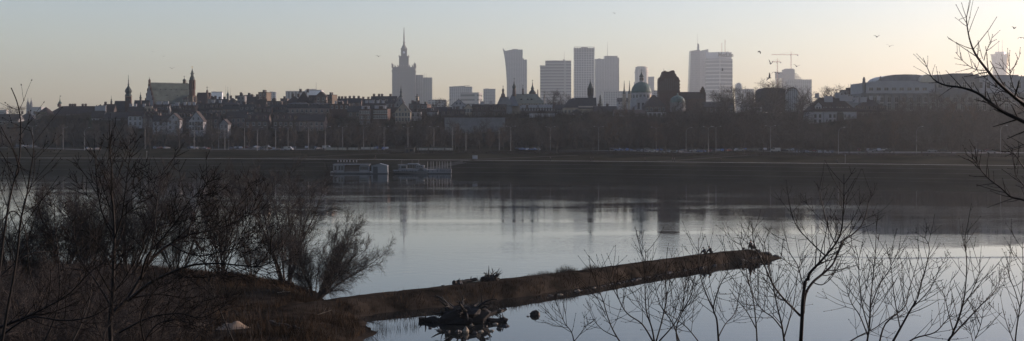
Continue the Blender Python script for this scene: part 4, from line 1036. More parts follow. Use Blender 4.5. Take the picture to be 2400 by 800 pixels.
house("low pale building in trees under the unfinished tower", 1742, 1786, 250, 243, 800, 'side', W_WHITE, R_DARK, rows=2, group=None, name="hillside_building", cat="building")

# --- dark barrel hall and pale arch
L = Loc("barrel_roofed_hall", "dark barrel roofed hall with a pale arched end among bare trees", "hall", 1830, 820)
pf = [(1786, 262), (1787, 214), (1790, 208), (1796, 205.5), (1812, 204.5), (1828, 205), (1838, 206.5), (1846, 210), (1846, 262)]
q = MB(); q.prism_y([(L.x(a), L.z(b)) for a, b in pf], 6, 24); L.b(q, "barrel_roof", R_DARK)
c0, r0 = L.x(1859), L.x(1873) - L.x(1859)
q = MB(); q.prism_y([(c0 - r0, 0), (c0 + r0, 0)] + [(c0 + r0 * cos(pi * i / 16), L.z(219.5) + r0 * sin(pi * i / 16)) for i in range(17)], 2, 6); L.b(q, "arched_end", mat("pale_glazing", (.30, .31, .31), .4, .1, .6))
q = MB()
for i in range(16):
    a, b = pi * i / 16, pi * (i + 1) / 16; q.bar((c0 + r0 * cos(a), 1.7, L.z(219.5) + r0 * sin(a)), (c0 + r0 * cos(b), 1.7, L.z(219.5) + r0 * sin(b)), .35)
for i in range(1, 6): x = c0 - r0 + 2 * r0 * i / 6; q.bar((x, 1.8, 0), (x, 1.8, L.z(219.5) + sqrt(max(0, r0 * r0 - (x - c0) ** 2))), .12)
L.b(q, "arch_rim", R_DARK)

# --- long white house on the right
WY = 690
T = house("long bluish white manor with tall dark roof, gabled dormers and many chimneys, right of centre", 1897, 2008, 262, 228, WY, 'hip', W_WHITE, R_BROWN, yaw=0, depth=14, rows=0, cols=0, chim=((1922, .5, 1.2), (1947, .35, 2.6), (1972, .5, 2), (1984, .4, 2.6), (2002, .6, 1.6)), chm=CHW, name="white_manor", group=None, y_base=325, over=.6)
zb = T["_z"]
def wz(py): return PZ(py, WY) - zb
def wx(px): return (px - 1952.5) / F * WY
for px in (1911, 1922, 1946, 1956, 1981, 1991):
    for py in (276, 288, 304): part(WIN_D if px < 1960 else WIN, "window", T, (wx(px), -.03, wz(py)), sc=(.9, 1, .9))
q = MB(); q.box(wx(1929), wx(1930.6), -.35, 0, 0, wz(263)); q.box(wx(1897), wx(1930), -.3, 0, wz(296), wz(294.5)); q.build("wall_strip", W_GREY, T)
q = MB(); q.prism_y([(-2.0, 0), (2.0, 0), (2.0, 5), (1.4, 6.4), (0, 7), (-1.4, 6.4), (-2.0, 5)], -.04, .1); part(q.mesh("arched_doorway", M_GLASS), "arched_doorway", T, (wx(1969), -.02, wz(290)))
q = MB()
q.prism_y([(-1.9, 0), (1.9, 0), (1.9, 2.6), (0, 4.8), (-1.9, 2.6)], 0, 4, 0); q.prism_y([(-2.3, 2.4), (0, 5.1), (2.3, 2.4), (2.3, 2.1), (0, 4.7), (-2.3, 2.1)], -.3, 4.2, 1); q.box(-1.1, -.3, -.06, -.001, .5, 2, 2); q.box(.3, 1.1, -.06, -.001, .5, 2, 2)
gd = q.mesh("gabled_dormer", [W_WHITE, R_BROWN, M_GLASS])
for px in (1919,): part(gd, "gabled_dormer", T, (wx(px), 1.0, wz(259)))
for px in (1935, 1950, 1966, 1976, 1990): part(dormer(W_WHITE, R_BROWN), "dormer", T, (wx(px), 1.4, wz(257)))
house("dark roofed continuation of the white manor behind bare trees", 2006, 2082, 262, 232, WY + 12, 'hip', W_PINK, R_BROWN, rows=3, cols=10, dorm=8, depth=14, chim=((2012, .4, 1.6), (2030, .4, 2), (2050,), (2068,)), chm=CHW, name="manor_wing", group=None)
house("low white shed among trees at the foot of the white manor", 1975, 1996, 318, 312, 672, 'flat', W_WHITE, R_DARK, rows=1, cols=3, name="garden_shed", group=None, cat="shed")
house("pale block with parapet on the skyline between the barrel hall and the works building", 1975, 2010, 222, 211, 850, 'flat', W_GREY, R_DARK, rows=2, group=None, name="flat_block", cat="building")

# --- the huge works building at the right
GW = mat("grey_stone_front", (.15, .148, .14), .9, .12, .3)
L = Loc("printing_works", "huge grey pilastered works building with a barrel glass roof at the right", "works building", 2215, 740)
q = MB(); q.box(L.x(2020), L.x(2460), 0, 40, 0, L.z(219)); L.b(q, "lower_storeys", GW)
q = MB(); q.box(L.x(2018), L.x(2462), -.6, 0, L.z(221), L.z(218.5)); L.b(q, "cornice", GW)
q = MB(); q.box(L.x(2034), L.x(2195), 3, 38, L.z(219), L.z(193)); q.box(L.x(2060), L.x(2162), 4, 36, L.z(193), L.z(189.5)); PSF = mat("pale_stone_front", (.27, .27, .27), .9, .1, .3); L.b(q, "left_upper_storeys", PSF); q = MB(); q.box(L.x(2295), L.x(2460), 4, 38, L.z(219), L.z(178)); L.b(q, "right_upper_storeys", PSF)
q = MB(); q.box(L.x(2196), L.x(2298), 2, 36, L.z(219), L.z(175)); q.box(L.x(2240), L.x(2290), 6, 30, L.z(175), L.z(171)); q.box(L.x(2328), L.x(2400), 8, 30, L.z(178), L.z(174.5)); L.b(q, "middle_block", GW)
q = MB(); c0 = L.x(2131); hwid = L.x(2195) - L.x(2131)
pf = [(-1, 0), (-1, .25), (-.9, .55), (-.7, .8), (-.4, .95), (0, 1), (.4, .97), (.7, .85), (.9, .62), (1, .3), (1, 0)]
q.prism_y([(c0 + hwid * a, L.z(192) + (L.z(173) - L.z(192)) * b) for a, b in pf], 8, 30); q2 = L.b(q, "barrel_roof", mat("ribbed_metal_roof", (.16, .165, .17), .35, .2, .4))
for i in range(12):
    u = -.92 + 1.84 * i / 11; q = MB(); q.box(c0 + hwid * u - .1, c0 + hwid * u + .1, 7.7, 7.9, L.z(192), L.z(192) + (L.z(174.5) - L.z(192)) * sqrt(1 - (abs(u) ** 3))); L.b(q, "roof_rib", W_GREY)
r1 = 17 / F * L.Y
q = MB(); q.prism_y([(L.x(2178) + r1 * 1.05 * cos(pi * i / 14), L.z(192) + r1 * 1.05 * sin(pi * i / 14)) for i in range(15)], 2.5, 7.6); L.b(q, "half_round_end", mat("warm_pale_glazing", (.42, .38, .30), .4, .1, .6))  # even warm pale base colour for the half round glazing
for px, top in ((2030.5, 180), (2069.5, 178)):
    q = MB(); k = L.Y / F; q.lathe(L.x(px), 5, [(4 * k, L.z(219)), (4 * k, L.z(192)), (3.4 * k, L.z(191)), (3.2 * k, L.z(184)), (2.2 * k, L.z(182)), (1.2 * k, L.z(top))], 8); L.b(q, "turret", GW)
q = MB()
for i in range(26): x = L.x(2024 + i * 17.2); q.box(x - .7, x + .7, -.9, 0, 0, L.z(222))
L.b(q, "pilaster_order", GW)
for i in range(25):
    x = L.x(2032.6 + i * 17.2)
    for j, (yt, hh) in enumerate(((228, 1.0), (246, 1.35), (268, 1.3))):
        part(WIN_B, "window", L.t, (x, -.03, L.z(yt + 3) - 2.2), sc=(1.15, 1, hh))
for i in range(9): part(WIN_B, "window", L.t, (L.x(2305 + i * 18), 3.97, L.z(206)), sc=(1, 1, 1.2))
for i in range(8): part(WIN_B, "window", L.t, (L.x(2045 + i * 18), 2.97, L.z(212)), sc=(1.4, 1, .6))
for i in range(5): part(WIN_B, "window", L.t, (L.x(2206 + i * 19), 1.97, L.z(206)), sc=(1.2, 1, 1.2))
mast(L, 2052, 193, 183, .15, "antenna", yy=6); mast(L, 2316, 178, 168, .15, "antenna", yy=6)

# turrets, spires and statues belong to the building they grow out of
def by_label(s):
    for o in COL.objects:
        if o.parent is None and s in (o.get("label") or ""): return o
    raise KeyError(s)
def adopt(child, parent):
    c, p_ = by_label(child), by_label(parent)
    d = c.location - p_.location; a = -p_.rotation_euler.z
    c.parent = p_; c.location = (d.x * cos(a) - d.y * sin(a), d.x * sin(a) + d.y * cos(a), d.z); c.rotation_euler = (0, 0, c.rotation_euler.z + a)
    for k in ("category", "group"):
        if k in c: del c[k]
for a, b in [("small bulb cupola with a pole", "long palace wing"), ("small needle turret on the palace", "dark roofed palace block between"), ("small turret between the clock tower", "dark roofed palace block right"),
             ("stout dark brick turret", "large brick church"), ("thin brick turret", "large brick church"), ("tiny turret with a tall cross", "broad brown tiled church"), ("small bulb cupola with needle", "dark roofed house right of the skyline cupola"),
             ("leftmost small spire", "convent church with a long"), ("tallest slender spire", "convent church with a long"), ("smallest needle spire", "convent church with a long"), ("broad skirted helm", "convent church with a long"),
             ("small statue on the hipped end", "convent church with a long"), ("small statue at the far right corner", "convent church with a long"), ("dark square belfry", "dark roofed church with a white edged gable"),
             ("left of two slim white needle", "white church nave"), ("right of two slim white needle", "white church nave"), ("little bulbous copper spire", "gable fronted church end")]: adopt(a, b)
# ---------------------------------------------------------------- vegetation
BARK_FAR = mat("bark_grey_brown", (.040, .032, .026), .9, .2, 1)
TWIG_FAR = mat("twigs_brown", (.050, .036, .027), .9, .25, .3)
TWIG_RED = mat("willow_twigs", (.028, .021, .017), .8, .25, .5)
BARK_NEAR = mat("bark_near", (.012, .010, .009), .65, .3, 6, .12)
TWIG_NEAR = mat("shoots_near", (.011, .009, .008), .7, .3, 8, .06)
CONIF = mat("conifer_green", (.025, .040, .020), .9, .3, .5)

def perp(d, rg):
    v = Vector((rg.gauss(0, 1), rg.gauss(0, 1), rg.gauss(0, 1)))
    v -= d * v.dot(d)
    return v.normalized() if v.length > 1e-6 else Vector((1, 0, 0))

def limb(q, rg, p, d, ln, r0, r1, segs, wob, up, n):
    """one curved limb; returns its points, directions and radii"""
    pts = [p.copy()]; ds = [d.copy()]; rs = [r0]
    for i in range(segs):
        d = (d + perp(d, rg) * wob + Vector((0, 0, up))).normalized()
        p = p + d * (ln / segs); pts.append(p.copy()); ds.append(d.copy()); rs.append(r0 + (r1 - r0) * (i + 1) / segs)
    if n == 3:      # fast open tube
        o = len(q.v); a = perp(ds[0], rg); b = ds[0].cross(a)
        for c, r in zip(pts, rs):
            q.v.append(tuple(c + a * r)); q.v.append(tuple(c - a * (r * .5) + b * (r * .87))); q.v.append(tuple(c - a * (r * .5) - b * (r * .87)))
        for i in range(len(pts) - 1):
            k = o + 3 * i
            q.f += [(k, k + 1, k + 4, k + 3), (k + 1, k + 2, k + 5, k + 4), (k + 2, k, k + 3, k + 5)]; q.mi += [0, 0, 0]
    else: q.path(pts, rs, n)
    return pts, ds, rs

def branch(qt, qc, rg, p, d, ln, r, lev, S):
    """S: list per level of (children, length ratio, angle, wobble, up)"""
    ch, lr, an, wob, up = S[lev]
    last = lev == len(S) - 1
    q = qt if lev <= 1 else qc
    n = 6 if lev == 0 else (4 if lev == 1 else 3)
    pts, ds, rs = limb(q, rg, p, d, ln, r, r * (.35 if not last else .5), 7 if lev == 0 else (5 if lev == 1 else (3 if not last else 2)), wob, up, n)
    if last: return
    m = len(pts) - 1
    for c in range(ch):
        u = S_START[lev] + (1 - S_START[lev]) * (c + rg.random() * .9) / ch
        i = min(m - 1, int(u * m)); f = u * m - i
        cp = pts[i].lerp(pts[i + 1], f); cd = ds[min(i + 1, m)]
        a = radians(an * rg.uniform(.7, 1.25))
        nd = (cd * cos(a) + perp(cd, rg) * sin(a)).normalized()
        nl = ln * lr * rg.uniform(.75, 1.2) * (1.15 - .45 * u)
        branch(qt, qc, rg, cp, nd, nl, max(S_MINR[lev + 1], rs[i] * .6), lev + 1, S)
S_START = [.28, .2, .12, .1, .1]; S_MINR = [.1, .04, .028, .022, .018]

def tree_mesh(seed, H, S, r0=.22):
    rg = random.Random(seed); a, b = MB(), MB()
    branch(a, b, rg, Vector((0, 0, -.4)), Vector((rg.gauss(0, .03), rg.gauss(0, .03), 1)).normalized(), H, r0, 0, S)
    return a.mesh("trunk", BARK_FAR), b.mesh("crown", TW[seed % len(TW)])
TW = [TWIG_FAR, mat("twigs_grey", (.060, .052, .045), .9, .25, .3), mat("twigs_rust", (.070, .042, .026), .9, .25, .3), mat("twigs_dark", (.030, .024, .020), .9, .25, .3)]
SPREAD = [(11, .52, 50, .07, .03), (8, .55, 45, .14, .05), (7, .55, 42, .16, .04), (5, .6, 38, .15, .02)]
TALL = [(14, .38, 38, .05, .05), (8, .5, 40, .12, .08), (7, .55, 40, .14, .05), (5, .6, 36, .15, .02)]
POPLAR = [(26, .22, 24, .03, .1), (7, .5, 25, .08, .2), (6, .6, 30, .12, .1), (3, .7, 30, .12, .05)]
BUSHY = [(12, .62, 58, .12, .0), (8, .55, 48, .16, .04), (7, .55, 45, .18, .03), (5, .6, 40, .18, .0)]
S_START = [.22, .18, .1, .05, .05]
VAR = [tree_mesh(11, 10, SPREAD), tree_mesh(12, 10, SPREAD), tree_mesh(13, 10, TALL), tree_mesh(14, 10, TALL), tree_mesh(15, 10, BUSHY), tree_mesh(16, 10, SPREAD), tree_mesh(17, 10, BUSHY)]
POP = tree_mesh(21, 12, POPLAR, .16)
def conifer_mesh(seed, H):
    rg = random.Random(seed); a, b = MB(), MB(); a.lathe(0, 0, [(.2, -.4), (.05, H)], 6)
    z = .12 * H
    while z < H:
        R = (1 - z / H) * H * .26 + .15
        for k in range(9):
            t = rg.uniform(0, 2 * pi); L_ = R * rg.uniform(.7, 1.15)
            c, s = cos(t), sin(t)
            for m_ in range(4):
                u = L_ * (m_ + .5) / 4; w = .22 + .1 * (L_ - u); dz = -.25 * u
                b.add([(c * (u - .3), s * (u - .3), z + dz + .1), (c * u - s * w, s * u + c * w, z + dz - .15), (c * (u + .4), s * (u + .4), z + dz - .1), (c * u + s * w, s * u - c * w, z + dz - .15)], [(0, 1, 2, 3)])
        z += H * .035
    return a.mesh("trunk", BARK_FAR), b.mesh("crown", CONIF)
CON = conifer_mesh(5, 10)

def far_tree(var, X, Y, h, label, group, H0=10.0, rg=rnd, wide=1.0, name="bare_tree"):
    z = far_z(X, Y)
    t = thing(name, label, "tree", (X, Y, z), rg.uniform(0, 6.28), group)
    s = h / (H0 * 1.05); sw = s * wide * rg.uniform(.9, 1.15)
    t.scale = (sw, sw, s)
    part(var[0], "trunk", t); part(var[1], "crown", t)
    return t
def at_bank(px, t):
    Y = 560 + t
    for _ in range(12): Y = bank_y(PX(px, Y)) + t
    return PX(px, Y), Y
def lerp_tab(tab, x):
    for (a, ya), (b, yb) in zip(tab, tab[1:]):
        if x < b: return ya + (yb - ya) * max(0, (x - a) / (b - a))
    return tab[-1][1]
ZONES = [(0, 120, "below the far left palace pavilion"), (120, 260, "below the long palace wing"), (260, 400, "below the clock tower"), (400, 520, "below the white gabled houses"),
         (520, 640, "below the square brick block"), (640, 780, "below the long white slab"), (780, 910, "below the narrow brick houses"), (910, 1040, "below the stepped stone tower"),
         (1040, 1190, "below the long dark tiled building"), (1190, 1310, "below the convent church"), (1310, 1430, "below the pointed belfry"), (1430, 1540, "below the green domed church"),
         (1540, 1640, "below the gothic brick church"), (1640, 1760, "below the lettered office tower"), (1760, 1890, "below the barrel roofed hall"), (1890, 2040, "around the white manor"),
         (2040, 2200, "before the works building's left half"), (2200, 2600, "before the works building's right half")]
def zone(px):
    for a, b, n in ZONES:
        if px < b: return n
    return ZONES[-1][2]
def rows(text): return (lambda px: ("bare tree %s %s" % (text, zone(px)), "bare trees %s %s" % (text, zone(px))))
TOPS = [(-60, 300), (60, 308), (120, 309), (180, 300), (240, 300), (290, 296), (340, 298), (420, 302), (500, 292), (560, 286), (620, 288), (700, 286), (780, 278), (860, 284), (920, 282), (980, 278), (1060, 286), (1150, 288), (1230, 284), (1300, 282), (1340, 286), (1400, 262), (1440, 250), (1500, 252), (1530, 282), (1550, 268), (1575, 245), (1600, 240), (1660, 236), (1720, 224), (1760, 219), (1790, 214), (1840, 214), (1868, 224), (1890, 262), (1950, 306), (2010, 280), (2050, 262), (2100, 250), (2200, 236), (2300, 246), (2460, 246)]
rg = random.Random(99)
lab = rows("on the wooded slope")
px = -40.0
NT = 0
while px < 2440:
    for t in ((172, 190), (196, 215), (222, 240), (246, 262)):
        tt = rg.uniform(*t); p = px + rg.uniform(-9, 9)
        X, Y = at_bank(p, tt); z = far_z(X, Y)
        yt = lerp_tab(TOPS, p) + rg.gauss(3, 8) + (10 if tt < 195 else 0)
        h = PZ(yt, Y) - z
        if h < 4.0: continue
        h = min(h, 19)
        l, g = lab(max(0, p)); far_tree(rg.choice(VAR), X, Y, h, l, g, rg=rg, wide=1.25 if h < 9 else 1.0); NT += 1
    px += 58
lab = rows("behind the embankment road")
px = -40.0
while px < 2440:
    p = px + rg.uniform(-6, 6); X, Y = at_bank(p, rg.uniform(142, 165)); yt = 300 + rg.gauss(0, 10) - (12 if p > 1350 else 0)
    if 1900 < p < 2000: yt = 322
    h = PZ(yt, Y) - far_z(X, Y); l, g = lab(max(0, p)); far_tree(rg.choice(VAR), X, Y, h, l, g, rg=rg, wide=1.1); NT += 1
    px += 27
lab = rows("before the embankment road")
for p in [20, 96, 132, 300, 352, 420, 494, 548, 622, 690, 740, 792, 840, 868, 886, 980, 1004, 1042, 1075, 1150, 1180, 1262, 1290, 1305, 1350, 1392, 1428, 1456, 1476, 1508, 1545, 1562, 1590, 1622, 1650, 1700, 1745, 1790, 1830, 1872, 1930, 1990, 2030, 2095, 2160, 2230, 2290, 2370]:
    X, Y = at_bank(p, rg.uniform(72, 104)); h = PZ(rg.gauss(302, 7), Y) - far_z(X, Y); l, g = lab(p); far_tree(rg.choice(VAR), X, Y, h, l, g, rg=rg, wide=.9); NT += 1
# skyline trees, each standing out
for p, yt, Y, v, w, l in [
  (1296, 223, 905, 0, 1.5, "left of two round bare trees before the striped office tower"), (1319, 220, 905, 4, 1.5, "right of two round bare trees before the striped office tower"),
  (1340, 228, 900, 1, 1.2, "smaller round bare tree at the right foot of the striped office tower"),
  (1030, 236, 880, 4, 1.2, "left bare tree on the skyline between the ribbed tower and hazy blocks"), (1046, 238, 880, 0, 1.2, "right bare tree on the skyline between the ribbed tower and hazy blocks"), (1020, 241, 870, 1, 1.1, "low bare tree right of the low pale block"),
  (1684, 219, 850, 0, 1.2, "bare tree top left before the lettered tower"), (1705, 214, 850, 5, 1.2, "tall bare tree with dense top before the lettered tower"), (1722, 212, 850, 4, 1.3, "bushy bare tree below the arched block"), (1742, 217, 850, 1, 1.2, "bare tree below the low hazy flat block"), (1764, 220, 845, 0, 1.1, "bare tree on the skyline right of the low hazy flat block"), (1776, 212, 850, 4, 1.0, "thin topped bare tree left of the barrel hall"),
  (1800, 203, 870, 6, 1.3, "bare treetop showing over the barrel hall, left end"), (1824, 201, 870, 4, 1.3, "bare treetop showing over the barrel hall, right end"), (1880, 212, 850, 1, 1.2, "bare tree beside the arched end of the hall"), (1900, 217, 850, 5, 1.3, "bare tree right of the dark ribbed block"), (1926, 213, 850, 4, 1.4, "first of the skyline trees behind the white manor"), (1950, 211, 850, 0, 1.4, "second of the skyline trees behind the white manor"), (1972, 213, 850, 6, 1.4, "third of the skyline trees behind the white manor"), (2001, 210, 850, 1, 1.2, "bare tree left of the works building's turret"),
  (2120, 232, 705, 0, 1.5, "tall spreading bare tree before the works building's barrel roof"), (2200, 218, 700, 1, 1.5, "largest spreading bare tree in front of the works building"), (2262, 226, 700, 5, 1.4, "spreading bare tree in front of the works building's middle block"), (2150, 240, 700, 4, 1.3, "bushy bare tree before the works building's windows"), (2320, 236, 700, 6, 1.4, "bushy bare tree at the right in front of the works building"), (2060, 250, 700, 0, 1.1, "reddish bare tree at the right end of the manor"),
  (22, 255, 1020, 0, 1.4, "bare tree at the far left skyline"), (36, 256, 1020, 4, 1.4, "bare tree just left of the distant twin spires")]:
    X = PX(p, Y); far_tree(VAR[v], X, Y, PZ(yt, Y) - far_z(X, Y), l, None, rg=rg, wide=w)
for p, yt, Y, l in [(690, 274, 700, "narrow upright poplar with orange brown twigs below the long white slab"), (494, 276, 700, "narrow upright poplar below the belfry's right side"), (855, 272, 690, "narrow upright poplar below the narrow brick houses")]:
    X = PX(p, Y); far_tree(POP, X, Y, PZ(yt, Y) - far_z(X, Y), l, None, 12, rg, 1.2, "poplar_tree")
for p, yt, Y, l in [(1407, 221, 830, "dark conifer right of the pointed belfry"), (1918, 216, 845, "small dark conifer on the skyline left of the manor chimneys"), (1690, 222, 830, "dark conifer shape below the lettered tower"), (212, 268, 790, "dark conifer in front of the palace wing")]:
    X = PX(p, Y); far_tree(CON, X, Y, PZ(yt, Y) - far_z(X, Y), l, None, 10, rg, 1.0, "conifer_tree")
# brush covering the slope and the far wood behind
def brush(name, label, spots, hmin, hmax, m, w=.05, n=7):
    q = MB()
    for X, Y, z in spots:
        for k in range(n):
            a = rg.uniform(0, 6.28); R = rg.uniform(.3, 2.0); h = rg.uniform(hmin, hmax)
            x0, y0 = X + rg.uniform(-1.6, 1.6), Y + rg.uniform(-1.6, 1.6); x1, y1 = x0 + R * cos(a), y0 + R * sin(a)
            o = len(q.v); q.v += [(x0 - w, y0, z - .3), (x0 + w, y0, z - .3), (x1, y1, z + h), (x0, y0 - w, z - .3), (x0, y0 + w, z - .3)]
            q.f += [(o, o + 1, o + 2), (o + 3, o + 4, o + 2)]; q.mi += [0, 0]
    o = q.build(name, m); return tag(o, label, kind="stuff")
sp = []
for _ in range(6500):
    p = rg.uniform(-60, 2460); X, Y = at_bank(p, rg.uniform(160, 275)); sp.append((X, Y, far_z(X, Y)))
brush("undergrowth", "brown leafless undergrowth covering the far slope", sp, 1.5, 4.5, TWIG_FAR, .10, 9)
sp = []
for _ in range(900):
    p = rg.uniform(900, 2460); X, Y = at_bank(p, rg.uniform(66, 74)); sp.append((X, Y, far_z(X, Y)))
brush("hedge_brush", "low dark brush along the embankment lawn", sp, .5, 1.6, TWIG_FAR, .10, 6)

# ---- near land: dry grass
GRASS = mat("dry_grass", (.032, .022, .015), 1, .45, .25, 0, col2=(.058, .039, .025))
def visible_land():
    pass
q = MB(); cnt = 0
rg = random.Random(5)
while cnt < 60000:
    Y = rg.uniform(98, 172); X = rg.uniform(-78, 36)
    px_ = CX + F * X / Y
    if px_ < -60: continue
    z = near_z(X, Y)
    if z < .05: continue
    dens = mnoise.noise(Vector((X * .18, Y * .18, 7)))
    on_path = False
    for (ax, ay, az), (bx, by, bz) in zip(CREST, CREST[1:]):
        dd, t, sd = segd(ax, ay, bx, by, X, Y)
        if dd < 1.6 or (dd < 3 and sd > 0): on_path = True
    if on_path and X > -22: continue
    if X > 6 and z > .9 and rg.random() < .7: continue
    if dens < -.15 and rg.random() < .7: continue
    cnt += 1
    h = rg.uniform(.15, .45) * (1.6 if dens > .15 else 1) * (.6 if X > 8 else 1) + (rg.random() ** 6) * .7; w = .022
    a = rg.uniform(0, 3.14); lx_, ly_ = rg.gauss(0, .3) * h, rg.gauss(0, .3) * h
    o = len(q.v); q.v += [(X - w * cos(a), Y - w * sin(a), z - .03), (X + w * cos(a), Y + w * sin(a), z - .03), (X + lx_, Y + ly_, z + h)]; q.f.append((o, o + 1, o + 2)); q.mi.append(0)
tag(q.build("dry_grass", GRASS), "brown dry grass over the peninsula and groyne", kind="stuff")
q = MB()      # thin reeds standing in the shallow water
for _ in range(900):
    s = rg.random(); X = -16 + 26 * s + rg.gauss(0, .5); Y = 109 + 26 * s + rg.gauss(0, .8) - 1.0
    z = near_z(X, Y)
    if z > .2 or z < -1.1: continue
    h = rg.uniform(.2, .9); a = rg.uniform(0, 3.1); w = .012
    q.v += [(X - w, Y, -.2), (X + w, Y, -.2), (X + rg.gauss(0, .12), Y + rg.gauss(0, .12), h)]; o = len(q.v) - 3; q.f.append((o, o + 1, o + 2)); q.mi.append(0)
tag(q.build("reeds", TWIG_FAR), "thin reeds standing in the shallows by the groyne", kind="stuff")
# scrub thicket of upright stems on the left peninsula
q = MB()
for _ in range(5200):
    Y = rg.uniform(96, 166); X = PX(rg.uniform(-60, 640), Y)
    if CX + F * X / Y > 420 and rg.random() < .7: continue
    if mnoise.noise(Vector((X * .1, Y * .1, 31))) < -.2: continue
    z = near_z(X, Y)
    if z < .6: continue
    h = rg.uniform(.8, 2.6); d = Vector((rg.gauss(0, .16), rg.gauss(0, .16), 1)).normalized()
    limb(q, rg, Vector((X, Y, z - .1)), d, h, .016, .006, 3, .12, .05, 3)
tag(q.build("scrub", TWIG_RED), "thicket of thin brown stems on the left peninsula", kind="stuff")

# ---- willow shrubs at 100 to 150 m
def willow_mesh(seed, H, stems, spread, lean=(0, 0), dens=1.0, up=.05):
    rg = random.Random(seed); a, b = MB(), MB()
    for s in range(stems):
        t = 2 * pi * s / stems + rg.uniform(-.3, .3); sp = spread * rg.uniform(.12, 1.1)
        d = Vector((cos(t) * sp + lean[0], sin(t) * sp + lean[1], 1)).normalized()
        ln = H * rg.uniform(.75, 1.0) / max(.62, d.z)
        pts, ds, rs = limb(a, rg, Vector((cos(t) * .25, sin(t) * .25, -.3)), d, ln, .085 * H / 10 + .02, .02, 8, .10, up, 5)
        for c in range(int(17 * dens)):
            u = .15 + .85 * (c + rg.random()) / int(17 * dens); i = min(7, int(u * 8)); p0 = pts[i].lerp(pts[i + 1], u * 8 - i); an = radians(rg.uniform(20, 48))
            nd = (ds[i] * cos(an) + perp(ds[i], rg) * sin(an)).normalized(); l2 = H * .27 * (1.2 - .6 * u) * rg.uniform(.7, 1.2)
            p2, d2, r2 = limb(b, rg, p0, nd, l2, max(.016, rs[i] * .4), .009, 4, .12, .03, 3)
            for e in range(int(12 * dens)):
                v = .1 + .9 * rg.random(); j = min(3, int(v * 4)); p3 = p2[j].lerp(p2[j + 1], v * 4 - j); an = radians(rg.uniform(20, 60))
                nd = (d2[j] * cos(an) + perp(d2[j], rg) * sin(an)).normalized(); l3 = l2 * .6 * rg.uniform(.6, 1.2)
                p4, d4, _ = limb(b, rg, p3, nd, l3, .0095, .006, 3, .12, .01, 3)
                for g in range(4):
                    w = rg.random(); k = min(2, int(w * 3)); an = radians(rg.uniform(15, 40))
                    nd = (d4[k] * cos(an) + perp(d4[k], rg) * sin(an)).normalized()
                    limb(b, rg, p4[k].lerp(p4[k + 1], w * 3 - k), nd, l3 * .5 * rg.uniform(.6, 1.2), .0072, .0045, 2, .10, .0, 3)
    return a.mesh("trunk", BARK_FAR), b.mesh("crown", TWIG_RED)
WV = [willow_mesh(31, 10, 10, .52, (0, 0), 1.15, .02), willow_mesh(35, 8, 24, 1.25, (.42, 0), 1.2, -.008), willow_mesh(33, 8, 13, .85, (0, 0), 1.0, .0), willow_mesh(34, 8, 12, .72, (0, 0), 1.0, .02)]
def near_shrub(v, px, y_base, y_top, H0, label, wide=1.0, rz=0.0, group=None, Y=None, name="willow_shrub", cat="shrub"):
    if Y is None: Y = (EYE - 1.3) * F / (y_base - HY)
    X = PX(px, Y); z = near_z(X, Y); h = PZ(y_top, Y) - z; s = h / H0
    t = thing(name, label, cat, (X, Y, z), rz, group); t.scale = (s * wide, s * wide, s)
    part(WV[v][0], "trunk", t); part(WV[v][1], "crown", t); return t
near_shrub(0, 672, 652, 400, 10, "vase shaped bare willow with several dark trunks at the tip of the peninsula", .95, 1.0, name="willow_tree", cat="tree")
near_shrub(1, 742, 672, 524, 8, "bare willow shrub leaning out to the right over the water beside the vase shaped willow", .76, 0)
near_shrub(2, 300, 640, 418, 8, "tall bushy reddish shrub in the middle of the left thicket", 1.1, .3)
near_shrub(3, 150, 645, 448, 8, "bushy brown shrub behind the left twigs", 1.1, 1.2)
near_shrub(2, 25, 648, 470, 8, "bushy brown shrub at the left edge of the frame", 1.1, 2.2)
near_shrub(3, 415, 645, 455, 8, "bushy brown shrub between the middle thicket and the slender shrub", .8, 3.0)
near_shrub(0, 520, 640, 400, 10, "slender open shrub with tall straight stems left of the vase shaped willow", .7, 2.0)
near_shrub(3, 590, 640, 540, 8, "small shrub close at the left of the vase shaped willow", .9, .5)
near_shrub(2, 225, 652, 470, 8, "rounded brown shrub between two taller thickets at the left", 1.1, 4.1)
near_shrub(3, 85, 652, 540, 8, "low brown shrub between the left edge shrub and the next one", 1.2, 5.0)
for i, (p, Y, yt) in enumerate([(40, 86, 640), (150, 80, 660), (250, 90, 640), (330, 84, 670), (90, 100, 620), (200, 104, 610), (420, 96, 665), (20, 72, 690), (300, 74, 700), (120, 68, 710)]):
    near_shrub(2 + i % 2, p, 0, yt, 8, ["dark low bush at the lower left, under the left twigs", "dark bush low in the lower left corner region, second from the left edge", "dark bush low in the thicket under the middle tall shrub", "dark bush near the pale sand mound, left side", "brown bush behind the lower left bushes", "brown bush in the centre of the left thicket", "dark bush right above the pale sand mound", "dark bush at the very lower left edge", "dark bush at the bottom edge just left of the sand mound", "dark bush at the bottom edge below the left thicket"][i], .9, i * .9, "bushes in the lower left thicket", Y)
